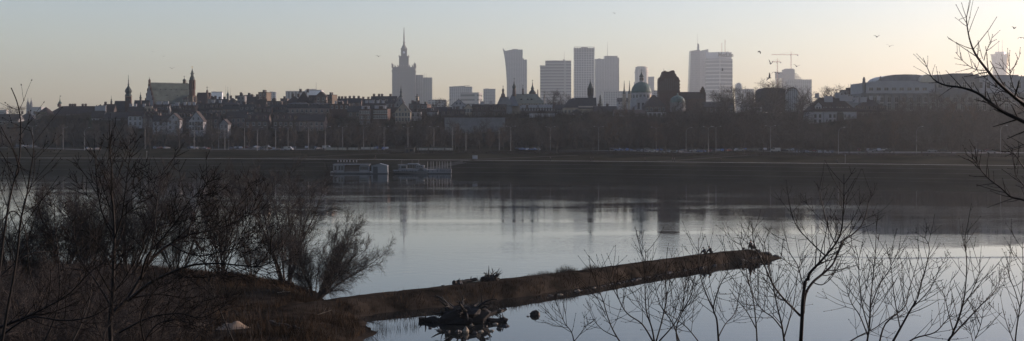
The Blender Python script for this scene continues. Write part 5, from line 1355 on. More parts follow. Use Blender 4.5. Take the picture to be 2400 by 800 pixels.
# ---------------------------------------------------------------- close trees: hand laid limbs with opposite side shoots and buds
def bud(q, p, d, r):
    o = len(q.v); a = perp(d, rg); b = d.cross(a)
    q.v += [tuple(p - d * r), tuple(p + a * r), tuple(p + b * r), tuple(p - a * r), tuple(p - b * r), tuple(p + d * r * 2.2)]
    q.f += [(o, o + 2, o + 1), (o, o + 3, o + 2), (o, o + 4, o + 3), (o, o + 1, o + 4), (o + 5, o + 1, o + 2), (o + 5, o + 2, o + 3), (o + 5, o + 3, o + 4), (o + 5, o + 4, o + 1)]; q.mi += [0] * 8
RMIN = [.005]
def shoot(q, rg, p, d, ln, r, depth, up, budr, sub=.5, pair=True):
    r = max(r, RMIN[0] * (1.0 if depth else .8))
    segs = max(3, int(ln / .11))
    segs = min(segs, 9)
    pts, ds, rs = limb(q, rg, p, d, ln, r, r * .5, segs, .09, up, 3)
    bud(q, pts[-1], ds[-1], budr * 1.25)
    for i in range(1, segs):
        if budr and rg.random() < .6:
            s = perp(ds[i], rg)
            for sg in (1, -1): bud(q, pts[i] + s * sg * rs[i], (ds[i] + s * sg * .5).normalized(), budr * rg.uniform(.6, 1.0))
        if depth > 0 and i < segs - 0 and rg.random() < .42:
            s = perp(ds[i], rg); a = radians(rg.uniform(32, 50))
            for sg in ((1, -1) if (pair and rg.random() < .75) else (1,)):
                nd = (ds[i] * cos(a) + s * sg * sin(a)).normalized()
                shoot(q, rg, pts[i], nd, ln * sub * rg.uniform(.6, 1.2) * (1.15 - .6 * i / segs), max(.0024, rs[i] * .62), depth - 1, up, budr, sub)
def smooth_path(pts, k=4):
    out = []
    n = len(pts)
    for i in range(n - 1):
        p0, p1, p2, p3 = pts[max(0, i - 1)], pts[i], pts[i + 1], pts[min(n - 1, i + 2)]
        for j in range(k):
            t = j / k; t2, t3 = t * t, t * t * t
            out.append(tuple(.5 * ((2 * b) + (-a + c) * t + (2 * a - 5 * b + 4 * c - d) * t2 + (-a + 3 * b - 3 * c + d) * t3) for a, b, c, d in zip(p0, p1, p2, p3)))
    out.append(tuple(pts[-1])); return out
def px_limb(q, qs, rg, pts, Y0, r0, r1, dy=0.0, shoots=6, sl=.5, depth=1, up=.13, budr=.0042, ang=40, start=.22, wig=.0, sr=.5, side=None):
    """pts: photo columns/rows laid at distance Y0, bending away by dy metres along their length; r in photo pixels"""
    shoots = int(shoots * (1.15 if Y0 > 18 else .9)); RMIN[0] = (.95 if Y0 > 18 else .75) * Y0 / F; P3 = []
    for i, (a, b) in enumerate(pts):
        Y = Y0 + dy * i / (len(pts) - 1) + (rg.uniform(-wig, wig) if 0 < i else 0); P3.append(P(a, b, Y))
    S3 = [Vector(p) for p in smooth_path([tuple(p) for p in P3])]
    n = len(S3); k = Y0 / F / 2
    rad = [(r0 + (r1 - r0) * (i / (n - 1)) ** .8) * k for i in range(n)]
    q.path(S3, rad, 6)
    bud(qs, S3[-1], (S3[-1] - S3[-2]).normalized(), budr * 1.3)
    for c in range(shoots):
        u = start + (1 - start) * (c + rg.uniform(.1, .9)) / max(1, shoots); i = min(n - 2, int(u * (n - 1)))
        d = (S3[i + 1] - S3[i]).normalized(); a = radians(ang * rg.uniform(.75, 1.2)); s = perp(d, rg)
        s = Vector((s.x, s.y * .5, s.z)).normalized()
        for sg in ((1, -1) if rg.random() < .5 else (rg.choice((1, -1)),)):
            nd = (d * cos(a) + s * sg * sin(a)).normalized()
            shoot(qs, rg, S3[i], nd, sl * rg.uniform(.5, 1.25) * (1.1 - .5 * u), max(.0025, rad[i] * sr), depth, up, budr)
    return S3
rg = random.Random(42)

def near_tree(name, label, cat, limbs, Y0, base_px, group=None, x_base=None, **kw):
    """limbs: (points, r0 px, r1 px, dy, shoots, shoot length)"""
    bx = PX(base_px[0], Y0) if x_base is None else x_base
    z0 = near_z(bx, Y0)
    t = thing(name, label, cat, (bx, Y0, z0), 0, group)
    q, qs = MB(), MB()
    for lm in limbs: px_limb(q, qs, rg, lm[0], Y0, lm[1], lm[2], lm[3], lm[4], lm[5], **kw)
    top = P(base_px[0], base_px[1], Y0)
    q.path([(bx, Y0, z0 - .3), (bx * .6 + top.x * .4, Y0, z0 + (top.z - z0) * .4), tuple(top)], [limbs[0][1] * Y0 / F * .75, limbs[0][1] * Y0 / F * .62, limbs[0][1] * Y0 / F / 2], 7)
    off = Vector((bx, Y0, z0))
    for m_ in (q, qs): m_.v = [(v[0] - off.x, v[1] - off.y, v[2] - off.z) for v in m_.v]
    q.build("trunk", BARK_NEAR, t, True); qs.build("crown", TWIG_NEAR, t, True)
    return t

# young trees along the lower right
near_tree("young_tree", "largest young bare tree, lower right, with a cut forked trunk", "tree", [
  ([(1877, 800), (1880, 745), (1882, 700), (1888, 660), (1894, 655)], 9.5, 8, 0, 1, 0.62),
  ([(1882, 735), (1888, 690), (1905, 662), (1925, 645), (1950, 622), (1963, 595), (1975, 565), (1995, 552), (2018, 530), (2030, 500), (2036, 470), (2046, 442)], 8, 1.6, 1.2, 11, 0.53),
  ([(1894, 655), (1898, 640), (1915, 622), (1935, 600), (1958, 572), (1972, 540), (1976, 500), (1978, 460), (1978, 410)], 8, 1.4, -.6, 14, 0.58),
  ([(1875, 740), (1858, 722), (1838, 702), (1812, 668), (1795, 630), (1775, 590), (1765, 560), (1762, 510)], 6, 1.4, -.8, 11, 0.56),
  ([(1840, 705), (1826, 700), (1805, 672), (1788, 650)], 3, 1.2, .5, 5, 0.50),
  ([(1935, 600), (1915, 582), (1893, 560), (1870, 535), (1855, 500), (1848, 470)], 4, 1.3, .8, 9, 0.53),
  ([(1958, 572), (1945, 545), (1935, 510), (1925, 470), (1915, 430)], 3, 1.2, .5, 8, 0.47),
  ([(1888, 690), (1880, 660), (1868, 620), (1850, 590), (1840, 545)], 4, 1.3, 1, 9, 0.53),
  ([(1905, 662), (1925, 668), (1945, 655), (1965, 625), (1975, 600)], 3, 1.2, -1, 6, 0.44),
 ], 15, (1877, 800), sr=.55)
near_tree("young_tree", "young tree crowding the left side of the largest one, with many straight shoots", "tree", [
  ([(1838, 800), (1832, 760), (1822, 720), (1812, 670), (1800, 620), (1790, 560)], 5, 1.3, 0, 12, 0.62),
  ([(1838, 790), (1850, 750), (1862, 700), (1870, 640), (1880, 590)], 3.5, 1.2, .8, 9, 0.56),
  ([(1832, 770), (1812, 745), (1785, 725), (1765, 690), (1758, 640)], 3.5, 1.2, -.5, 8, 0.53),], 13.5, (1838, 800))
near_tree("young_tree", "slim forked sapling in front of the groyne tip", "tree", [
  ([(1684, 800), (1680, 750), (1672, 725), (1680, 690), (1692, 660), (1705, 640), (1708, 610)], 5, 1.3, 0, 9, 0.53),
  ([(1672, 725), (1662, 705), (1648, 670), (1638, 630), (1637, 590), (1637, 560)], 4, 1.2, .5, 10, 0.50),
  ([(1684, 790), (1700, 760), (1722, 735), (1730, 700), (1735, 665)], 3, 1.2, 1, 7, 0.47),], 13, (1684, 800))
near_tree("young_tree", "dense clump of thin shoots below the middle of the groyne", "tree", [
  ([(1535, 810), (1528, 770), (1515, 730), (1512, 680), (1512, 630), (1514, 585)], 4.5, 1.3, 0, 12, 0.60),
  ([(1538, 800), (1552, 750), (1562, 700), (1560, 660), (1566, 620)], 4, 1.3, .8, 11, 0.60),
  ([(1530, 800), (1505, 760), (1470, 735), (1450, 700), (1440, 660), (1430, 650)], 4, 1.2, -.8, 10, 0.56),
  ([(1545, 800), (1580, 760), (1600, 720), (1604, 680), (1612, 640)], 3.5, 1.2, .4, 10, 0.56),], 14, (1538, 810))
near_tree("young_tree", "sapling with arching stems to the right of the dense clump", "tree", [
  ([(1590, 815), (1585, 770), (1600, 730), (1620, 690), (1628, 650)], 4, 1.2, 0, 9, 0.56),
  ([(1592, 800), (1575, 755), (1550, 720), (1540, 690), (1533, 660)], 3.5, 1.2, .6, 8, 0.53),
  ([(1640, 805), (1612, 770), (1580, 745), (1555, 728)], 3, 1.2, -.6, 7, 0.53),], 12.5, (1592, 812))
near_tree("young_tree", "left reaching thin sapling under the middle of the groyne", "tree", [
  ([(1462, 815), (1440, 780), (1425, 745), (1412, 700), (1402, 680), (1395, 640)], 4, 1.2, 0, 9, 0.53),
  ([(1445, 790), (1415, 775), (1395, 755), (1385, 735)], 2.6, 1.1, .5, 6, 0.43), ([(1420, 740), (1400, 700), (1388, 690), (1378, 675)], 2.2, 1, .2, 4, 0.38),], 13, (1462, 815))
near_tree("young_tree", "lone low sapling leftmost of the lower right row", "tree", [
  ([(1348, 815), (1340, 780), (1325, 760), (1316, 740), (1312, 730)], 3, 1.2, 0, 7, 0.38), ([(1346, 800), (1362, 780), (1370, 765)], 2.2, 1.1, 0, 4, 0.34),], 13, (1350, 818))
near_tree("young_tree", "thin upright sapling between the forked sapling and the largest tree", "tree", [
  ([(1775, 815), (1772, 760), (1765, 700), (1752, 650), (1745, 600), (1735, 570)], 4, 1.2, 0, 12, 0.53),
  ([(1772, 770), (1750, 730), (1725, 700), (1712, 680)], 3, 1.2, .5, 6, 0.44),], 12, (1775, 815))
near_tree("young_tree", "tall many stemmed young tree right of the largest one", "tree", [
  ([(2030, 815), (2038, 760), (2040, 710), (2045, 660), (2050, 610), (2054, 545)], 5.5, 1.3, 0, 13, 0.56),
  ([(2035, 790), (2015, 740), (1998, 715), (1988, 690), (1983, 670)], 3.5, 1.2, .6, 8, 0.47),
  ([(2036, 770), (2022, 720), (2014, 660), (2012, 610), (2004, 575)], 3.5, 1.2, -.6, 10, 0.50),
  ([(2040, 720), (2060, 670), (2080, 640), (2095, 610), (2105, 590)], 3.2, 1.2, .5, 8, 0.47),], 14, (2030, 815))
near_tree("young_tree", "young tree with a long stem leaning right, its shoots standing like a comb", "tree", [
  ([(2085, 815), (2110, 770), (2135, 725), (2150, 700), (2160, 660), (2172, 620), (2178, 580), (2166, 555)], 6, 1.3, 0, 13, 0.56),
  ([(2060, 810), (2075, 760), (2120, 720), (2128, 690), (2140, 650), (2155, 600)], 4.5, 1.2, .8, 11, 0.53),
  ([(2140, 720), (2170, 690), (2190, 660), (2203, 625)], 3, 1.2, -.6, 7, 0.45),
  ([(2110, 770), (2100, 720), (2094, 680), (2090, 640), (2084, 590)], 3.5, 1.2, .3, 9, 0.50),], 15, (2085, 815))
near_tree("young_tree", "young tree with a wide right limb bending up, right of the comb like one", "tree", [
  ([(2215, 815), (2240, 765), (2255, 720), (2262, 680), (2266, 620), (2262, 560), (2270, 520)], 6, 1.3, 0, 12, 0.53),
  ([(2225, 795), (2262, 755), (2300, 715), (2325, 690), (2340, 670), (2348, 630)], 4.5, 1.3, .8, 11, 0.45),
  ([(2235, 780), (2222, 730), (2212, 690), (2200, 675)], 3.2, 1.2, -.5, 7, 0.43),
  ([(2255, 720), (2275, 690), (2295, 640), (2296, 610)], 3, 1.2, .2, 7, 0.43),], 14, (2215, 815))
near_tree("young_tree", "low long branch sapling crossing the bottom between the many stemmed and leaning trees", "tree", [
  ([(2095, 830), (2140, 795), (2190, 780), (2215, 755), (2235, 735)], 5, 1.5, 0, 8, 0.43),
  ([(1975, 812), (2010, 790), (2050, 770), (2085, 745), (2120, 725)], 4, 1.2, .5, 8, 0.43),], 12, (2095, 825))
near_tree("young_tree", "rightmost slim sapling cut by the frame edge", "tree", [
  ([(2378, 815), (2384, 760), (2394, 700), (2398, 640), (2396, 570)], 4.5, 1.2, 0, 11, 0.50),
  ([(2375, 800), (2360, 760), (2350, 725)], 2.6, 1.1, .3, 5, 0.38), ([(2390, 720), (2378, 680), (2366, 650), (2360, 620)], 2.8, 1.1, -.3, 6, 0.38),], 13, (2378, 815))
near_tree("young_tree", "short twiggy sapling at the bottom left of the rightmost one", "tree", [
  ([(2275, 815), (2290, 785), (2300, 755), (2305, 725)], 3, 1.1, 0, 7, 0.35), ([(2280, 800), (2275, 780), (2270, 765)], 2, 1, 0, 4, 0.28),], 13, (2275, 815))

# tree standing outside the right edge whose limbs reach in
near_tree("overhanging_tree", "dark bare limbs reaching in from the right edge high across the sky", "tree", [
  ([(2640, 470), (2520, 360), (2460, 300), (2400, 245), (2378, 228), (2340, 195), (2310, 160), (2285, 125), (2272, 90), (2266, 55), (2265, 38)], 14, 1.6, -.6, 9, 0.31),
  ([(2640, 520), (2540, 380), (2460, 318), (2400, 286), (2350, 262), (2318, 238), (2290, 218), (2255, 206), (2215, 200), (2188, 186), (2176, 165), (2164, 137)], 14, 1.3, .5, 18, 0.18),
  ([(2265, 42), (2258, 22), (2254, 8)], 1.6, 1, 0, 0, 0.14), ([(2265, 42), (2269, 20), (2272, 2)], 1.6, 1, .1, 0, 0.14),
  ([(2266, 55), (2255, 38), (2241, 12)], 1.6, 1, 0, 1, 0.08), ([(2270, 78), (2280, 50), (2293, 18)], 1.6, 1, 0, 1, 0.08),
  ([(2318, 165), (2290, 164), (2270, 154), (2252, 138), (2241, 124)], 2.4, 1, 0, 7, 0.13), ([(2306, 142), (2312, 120), (2322, 100), (2326, 82)], 2.2, 1, 0, 5, 0.11), ([(2303, 138), (2298, 120), (2294, 103)], 1.6, 1, 0, 2, 0.08),
  ([(2326, 158), (2310, 180), (2292, 168), (2285, 150)], 2.0, 1, .1, 5, 0.11),
  ([(2395, 240), (2378, 210), (2368, 180), (2366, 155), (2363, 142)], 2.8, 1, -.1, 7, 0.14), ([(2368, 172), (2378, 155), (2386, 140), (2391, 126)], 2.0, 1, 0, 4, 0.10), ([(2366, 175), (2352, 163), (2342, 148)], 1.8, 1, 0, 3, 0.10),
  ([(2400, 232), (2360, 218), (2330, 200), (2305, 180)], 3, 1.1, .2, 9, 0.14), ([(2400, 262), (2370, 240), (2350, 238), (2332, 225), (2334, 214)], 2.4, 1, -.2, 8, 0.14),
  ([(2420, 300), (2400, 262), (2392, 240), (2388, 215)], 2.6, 1, .3, 6, 0.17),
 ], 9, (2640, 500), budr=.0026, up=.03, depth=0)
near_tree("overhanging_tree", "thin drooping twigs entering low from the right edge over the water", "tree", [
  ([(2560, 560), (2460, 500), (2400, 470), (2370, 462), (2345, 440), (2318, 420), (2298, 398), (2285, 378), (2264, 362)], 7, 1.2, 0, 16, 0.18),
  ([(2460, 480), (2400, 395), (2375, 360), (2350, 357)], 4, 1.1, 0, 6, 0.14), ([(2440, 350), (2400, 340), (2385, 345), (2364, 350)], 3, 1, .2, 6, 0.13), ([(2300, 400), (2288, 370), (2285, 345)], 1.6, 1, 0, 4, 0.10),
  ([(2430, 480), (2395, 430), (2380, 410), (2378, 385)], 3, 1, -.2, 7, 0.14),], 8, (2560, 560), x_base=3.9, budr=.0026, up=.04, depth=0)

# left foreground
near_tree("foreground_tree", "tall young bare tree at the left with long limbs sweeping right over the water", "tree", [
  ([(262, 830), (258, 760), (264, 690), (266, 620), (268, 560), (266, 500), (262, 450), (262, 400), (258, 350), (262, 308)], 12, 2.2, 0, 10, 0.88),
  ([(258, 740), (300, 700), (330, 650), (358, 605), (400, 572), (440, 552), (490, 540), (530, 530), (565, 515)], 12, 1.6, 1.5, 16, 0.96),
  ([(300, 705), (350, 665), (400, 640), (450, 622), (510, 618), (560, 622), (610, 625), (645, 608)], 9, 1.5, -1, 15, 0.88),
  ([(330, 655), (345, 600), (380, 560), (420, 510), (445, 470), (470, 450)], 6, 1.4, -.8, 13, 0.80),
  ([(345, 620), (360, 560), (365, 500), (372, 440), (385, 390)], 5, 1.3, .8, 11, 0.80),
  ([(266, 540), (240, 500), (230, 450), (225, 400), (222, 350)], 5, 1.4, .5, 9, 0.80),
  ([(268, 560), (285, 510), (292, 460), (300, 400), (306, 345)], 5, 1.4, -.5, 9, 0.80),
  ([(262, 720), (225, 660), (190, 610), (175, 560), (170, 515)], 6, 1.5, 1, 11, 0.80),
  ([(300, 700), (370, 690), (430, 700), (480, 715), (540, 716)], 5, 1.3, .8, 12, 0.72),
  ([(280, 780), (350, 745), (420, 735), (470, 745), (520, 720), (535, 690)], 5, 1.3, -.5, 12, 0.72),
  ([(400, 572), (430, 590), (470, 600), (520, 590), (580, 575), (600, 560)], 4, 1.2, -.3, 12, 0.72),
  ([(440, 552), (455, 500), (470, 455), (492, 420)], 3.5, 1.2, .3, 9, 0.67),
 ], 19, (262, 830), sr=.45, budr=.005, up=.09, depth=2)
near_tree("foreground_tree", "long stemmed sapling at the left edge, its bare tip high against the sky", "tree", [
  ([(0, 830), (15, 740), (30, 660), (42, 580), (48, 520), (62, 460), (70, 410), (78, 360), (76, 320), (68, 300)], 8, 1.6, 0, 8, 0.58),
  ([(-30, 760), (-5, 660), (8, 560), (22, 470), (34, 420), (44, 380), (48, 330), (48, 280), (40, 240), (27, 208)], 7, 2.2, .5, 4, 0.48),
  ([(34, 420), (44, 395), (30, 350), (14, 320), (4, 300)], 4, 1.8, -.3, 3, 0.40),
  ([(-10, 340), (10, 370), (30, 410), (40, 440)], 3, 2, 0, 2, 0.32),
  ([(48, 520), (58, 470), (72, 440), (80, 400), (82, 355)], 3.5, 1.5, .4, 5, 0.45),
  ([(-20, 560), (20, 500), (45, 505), (62, 560), (70, 640), (90, 700)], 3.5, 1.5, .4, 7, 0.56),], 11, (-10, 830), sr=.5, budr=.005, up=.06, depth=1)
near_tree("foreground_tree", "dark sapling with arching stems low in the left corner", "tree", [
  ([(-60, 790), (20, 760), (90, 730), (160, 690), (210, 640), (250, 610)], 8, 1.6, 0, 15, 0.72),
  ([(-40, 700), (0, 650), (60, 600), (110, 590), (150, 600)], 5, 1.4, 1, 11, 0.64),
  ([(0, 790), (70, 745), (150, 752), (220, 740), (280, 700)], 6, 1.5, -.5, 15, 0.67),
  ([(100, 810), (130, 740), (140, 670), (136, 600), (130, 540), (128, 480)], 5, 1.4, .3, 13, 0.67),
  ([(160, 820), (190, 760), (210, 700), (215, 620), (205, 560)], 5, 1.4, .8, 13, 0.67),], 15, (-20, 815), sr=.5, depth=2)
near_tree("foreground_tree", "thin twiggy sapling at the bottom in front of the pale sand mound", "tree", [
  ([(330, 830), (345, 790), (370, 760), (410, 750), (450, 760), (490, 780)], 5, 1.4, 0, 13, 0.61),
  ([(430, 830), (470, 780), (510, 740), (540, 700)], 4, 1.3, .5, 9, 0.54),
  ([(340, 810), (330, 750), (350, 700), (380, 660)], 4.5, 1.3, -.5, 12, 0.61),
  ([(240, 825), (250, 770), (290, 740), (340, 730)], 4, 1.3, .5, 11, 0.58),], 14, (330, 830), sr=.5, depth=2)
near_tree("foreground_tree", "slender wand like sapling reaching up between the left shrubs", "tree", [
  ([(560, 830), (520, 740), (490, 660), (478, 600), (482, 540), (490, 480), (496, 430)], 4, 1.2, 0, 10, 0.80), ([(490, 660), (520, 600), (545, 540), (560, 480), (585, 420)], 3.5, 1.2, 1, 10, 0.80), ([(520, 620), (560, 560), (590, 500), (600, 450)], 3, 1.1, .5, 8, 0.80),], 24, (560, 830), sr=.5, depth=2)
# ---------------------------------------------------------------- embankment: lamps, cars, small structures
LAMP = mat("lamp_grey", (.13, .135, .14), .5, .1, 1, .4)
def lamp_mesh(kind, H=12.5):
    a, b = MB(), MB()
    if kind == 'double':
        a.path([(0, 0, 0), (0, 0, H * .55), (0, 0, H - .6)], [.13, .10, .07], 6)
        for s in (-1, 1): a.path([(0, 0, H - 1.0), (s * .5, 0, H - .35), (s * 1.9, 0, H)], [.06, .05, .05], 5); b.lathe(s * 2.2, 0, [(.12, H - .12), (.34, H - .08), (.3, H + .08), (.08, H + .14)], 8, sy=.5)
    else:
        a.path([(0, 0, 0), (0, 0, H * .5), (0, 0, H * .8), (.35, 0, H * .91), (1.1, 0, H * .975), (2.2, 0, H)], [.14, .11, .09, .08, .07, .05], 6); b.lathe(2.6, 0, [(.12, H - .12), (.5, H - .08), (.4, H + .08), (.08, H + .14)], 8, sy=.5)
    return a.mesh("pole", LAMP), b.mesh("lamp_head", W_WHITE)
LM = {k: lamp_mesh(k) for k in ('double', 'single')}
WH = ["double armed street lamp", "single curved arm street lamp"]
for px, k, t in [(76, 'double', 108), (148, 'double', 100), (198, 'single', 98), (340, 'double', 112), (455, 'single', 100), (512, 'double', 112), (527, 'double', 98), (573, 'double', 108), (603, 'single', 96), (646, 'double', 100), (675, 'double', 112), (723, 'double', 112), (762, 'single', 90), (803, 'double', 112), (852, 'single', 110), (900, 'double', 100), (956, 'double', 92), (1017, 'double', 112), (1060, 'double', 108), (1092, 'double', 98), (1170, 'double', 108), (1197, 'double', 94), (1290, 'double', 110), (1403, 'double', 112), (1538, 'double', 112), (1608, 'single', 108), (1660, 'double', 100), (1678, 'double', 106), (1806, 'double', 104), (1965, 'single', 96), (2148, 'single', 98), (2345, 'single', 98)]:
    X, Y = at_bank(px, t); z = far_z(X, Y)
    o = thing("street_lamp", "%s on the far embankment road, %s" % (WH[k == 'single'], zone(px)), "street lamp", (X, Y, z - .1), (0 if px not in (455,) else 0), "street lamps of the far embankment, %s" % zone(px))
    part(LM[k][0], "pole", o); part(LM[k][1], "lamp_head", o)

TYRE = mat("tyre_rubber", (.02, .02, .02), .8, .1, 1)
CARG = mat("car_glass", (.03, .035, .04), .08, .05, 1, .6)
CHEAD = mat("headlight_glass", (.4, .4, .4), .15, .05, 1, .8)
def car_meshes(paint, van=False):
    q = MB()
    L, W = (2.4, .92) if van else (2.15, .87)
    if van: pr = [(-L, .35), (L, .35), (L, .95), (L - .5, 1.15), (L - 1.2, 1.95), (-L, 1.98)]
    else: pr = [(-L, .35), (L, .35), (L, .72), (L - .25, .86), (.95, .95), (.35, 1.42), (-1.0, 1.46), (-1.75, 1.0), (-L, .92)]
    q.prism_y(pr, -W, W)
    body = q.mesh("body", paint)
    g = MB()
    if van: g.box(.2, L - 1.0, -W - .01, W + .01, 1.2, 1.8)
    else: g.prism_y([(.78, .97), (.30, 1.36), (-.95, 1.39), (-1.5, 1.02)], -W - .012, W + .012)
    gl = g.mesh("windows", CARG)
    w = MB(); n = 12
    w.add([(.32 * cos(2 * pi * k / n), y, .32 * sin(2 * pi * k / n)) for y in (-.11, .11) for k in range(n)], [tuple(range(n)), tuple(range(n, 2 * n))[::-1]] + [(k, k + n, (k + 1) % n + n, (k + 1) % n) for k in range(n)])
    h = MB(); h.box(L - .02, L + .03, -.18, .18, .6, .74)
    return body, gl, w.mesh("wheel", TYRE), h.mesh("headlight", CHEAD), L, W
def paint(n, c): 
    m = mat("car_paint_" + n, c, .25, .03, 1, .6); return m
PAINTS = [("white", (.25, .25, .25)), ("silver", (.13, .135, .14)), ("dark grey", (.06, .062, .068)), ("black", (.02, .02, .022)), ("blue", (.05, .09, .20)), ("dark red", (.07, .012, .010)), ("silver", (.35, .36, .37))]
CARS = [(n, car_meshes(paint(n, c))) for n, c in PAINTS]
VAN = ("white", car_meshes(paint("white", (.3, .3, .3)), True))
def put_car(px, t, spec, rz, name="parked_car", label=None):
    n, (bd, gl, wh, hl, L, W) = spec
    X, Y = at_bank(px, t); z = far_z(X, Y) + .09
    slope = math.atan2(bank_y(X + 5) - bank_y(X - 5), 10)
    o = thing(name, label or "%s car parked along the far embankment, %s" % (n, zone(px)), "van" if name == "parked_van" else "car", (X, Y, z), slope + rz, "%s cars along the far embankment, %s" % (n, zone(px)) if not label else None)
    part(bd, "body", o); part(gl, "windows", o)
    for a in (-1, 1):
        for b in (-1, 1): part(wh, "wheel", o, (a * (L - .8), b * (W - .1), .32))
        part(hl, "headlight", o, (0, a * (W - .25), 0))
rg = random.Random(17)
for a, b, n in [(36, 82, 4), (205, 235, 2), (360, 400, 3), (436, 486, 6), (536, 580, 5), (586, 650, 6), (684, 700, 1), (716, 752, 3), (872, 912, 4), (1204, 1262, 5), (1436, 1480, 4), (1490, 1610, 10), (1612, 1720, 11), (1722, 1800, 8), (1806, 1900, 8), (1902, 1965, 5), (2006, 2084, 8), (2180, 2215, 2), (2290, 2330, 3)]:
    for i in range(n):
        put_car(a + (b - a) * (i + rg.uniform(.2, .8)) / n, rg.choice((106, 110, 124, 134)), rg.choice(CARS), rg.choice((0, pi, pi / 2 + .3, -pi / 2 + .3, 1.1)))
put_car(676, 104, VAN, 0, "parked_van", "white van parked below the mansard house, tallest vehicle of the row")
put_car(1818, 106, VAN, pi, "parked_van", "white van parked among cars below the barrel roofed hall")
put_car(766, 122, VAN, 0, "parked_van", "white van above the left end of the pale low wall")

PW = mat("pale_wall_panel", (.30, .275, .23), .8, .1, .5)
for a, b, t, l in [(764, 812, 96, "left part of the pale low panelled wall beside the embankment road"), (816, 842, 96, "short pale low wall panel right of the left part"), (846, 880, 118, "dim low wall section below the narrow brick houses"), (978, 1062, 112, "long pale low wall behind tree trunks below the stepped stone tower")]:
    X0, Y0 = at_bank(a, t); X1, Y1 = at_bank(b, t); o = thing("low_wall", l, "wall", (X0, Y0, far_z(X0, Y0) - .2), math.atan2(Y1 - Y0, X1 - X0), "pale low walls beside the road")
    w = sqrt((X1 - X0) ** 2 + (Y1 - Y0) ** 2); q = MB(); n = max(2, int(w / 2))
    for i in range(n): q.box(w * i / n + .05, w * (i + 1) / n - .05, 0, .12, .25, 1.5)
    q.build("panels", PW, o); q = MB(); q.box(0, w, -.05, .17, 0, .25); q.box(0, w, -.02, .14, 1.5, 1.6)
    for i in range(n + 1): q.box(w * i / n - .05, w * i / n + .05, -.04, .16, .25, 1.5)
    q.build("frame", R_DARK, o)
X, Y = at_bank(961, 70); o = thing("kiosk", "small square brown kiosk with a lit pale corner post, below the stepped stone tower", "kiosk", (X, Y, far_z(X, Y) - .1))
q = MB(); q.box(-2.4, 2.0, 0, 3, 0, 2.9); q.build("wall", W_BROWN, o); q = MB(); q.box(-2.7, 2.4, -.4, 3.3, 2.9, 3.15); q.build("roof", R_DARK, o); q = MB(); q.box(2.02, 2.3, -.2, .3, 0, 2.9); q.build("corner_post", PW, o)
q = MB(); q.box(-1.8, -.8, -.05, 0, 0, 2.1); q.build("door", R_DARK, o); q = MB(); q.box(-.2, 1.4, -.05, 0, 1, 2.2); q.build("window", M_GLASS, o)
X, Y = at_bank(1113, 12); o = thing("white_box", "small white box like cabin standing beside the promenade", "cabin", (X, Y, far_z(X, Y) - .05))
q = MB(); q.box(-1.1, 1.1, 0, 1.2, .2, 1.75); q.build("cabinet", W_WHITE, o); q = MB(); q.box(-1.2, 1.2, -.1, 1.3, 1.75, 1.87); q.build("lid", W_GREY, o)
for s in (-.9, .9): q = MB(); q.box(s - .08, s + .08, .1, .3, 0, .2); q.build("leg", R_DARK, o)
for px, hh in ((536, 5), (626, 3.5), (1981, 3.2), (344, 3)):
    X, Y = at_bank(px, 4.5 if px > 1900 or px == 344 else 100); o = thing("short_post", {536: "tall slim post among the parked cars right of the white gabled houses", 626: "slim post by the parked cars below the square brick block", 1981: "small dark post beside the promenade below the white manor", 344: "small pale post beside the promenade below the clock tower"}[px], "post", (X, Y, far_z(X, Y) - .1))
    q = MB(); q.path([(0, 0, 0), (0, 0, hh)], [.09, .06], 6); q.build("pole", LAMP, o); q = MB(); q.lathe(0, 0, [(.2, hh), (.26, hh + .25), (.1, hh + .4)], 8); q.build("cap", LAMP, o)

# ---------------------------------------------------------------- people
SKIN = mat("skin", (.45, .28, .20), .6, .05, 5)
HAIR = mat("dark_hair", (.02, .015, .012), .6, .1, 5)
def cloth(n, c): return mat("cloth_" + n, c, .9, .15, 6)
def skin_obj(name, verts, edges, rad, m, parent, root=0, sub=2):
    me = bpy.data.meshes.new(name); me.from_pydata(verts, edges, []); me.materials.append(m)
    o = bpy.data.objects.new(name, me); COL.objects.link(o); o.parent = parent
    md = o.modifiers.new("skin", 'SKIN'); md.use_smooth_shade = True; md.branch_smoothing = .4
    for i, sv in enumerate(me.skin_vertices[0].data):
        r = rad[i]; sv.radius = (r, r) if not isinstance(r, tuple) else r
        sv.use_root = (i == root)
    s = o.modifiers.new("sub", 'SUBSURF'); s.levels = sub; s.render_levels = sub
    return o
JN = ["pelvis", "belly", "chest", "neck", "head", "crown", "shl", "ell", "wrl", "hal", "shr", "elr", "wrr", "har", "hil", "knl", "anl", "tol", "hir", "knr", "anr", "tor"]
JE = [(0, 1), (1, 2), (2, 3), (3, 4), (4, 5), (2, 6), (6, 7), (7, 8), (8, 9), (2, 10), (10, 11), (11, 12), (12, 13), (0, 14), (14, 15), (15, 16), (16, 17), (0, 18), (18, 19), (19, 20), (20, 21)]
JR = [(.15, .12), (.13, .11), (.15, .11), (.06, .06), (.095, .10), (.06, .065), .065, .048, .034, .038, .065, .048, .034, .038, .09, .062, .045, .042, .09, .062, .045, .042]
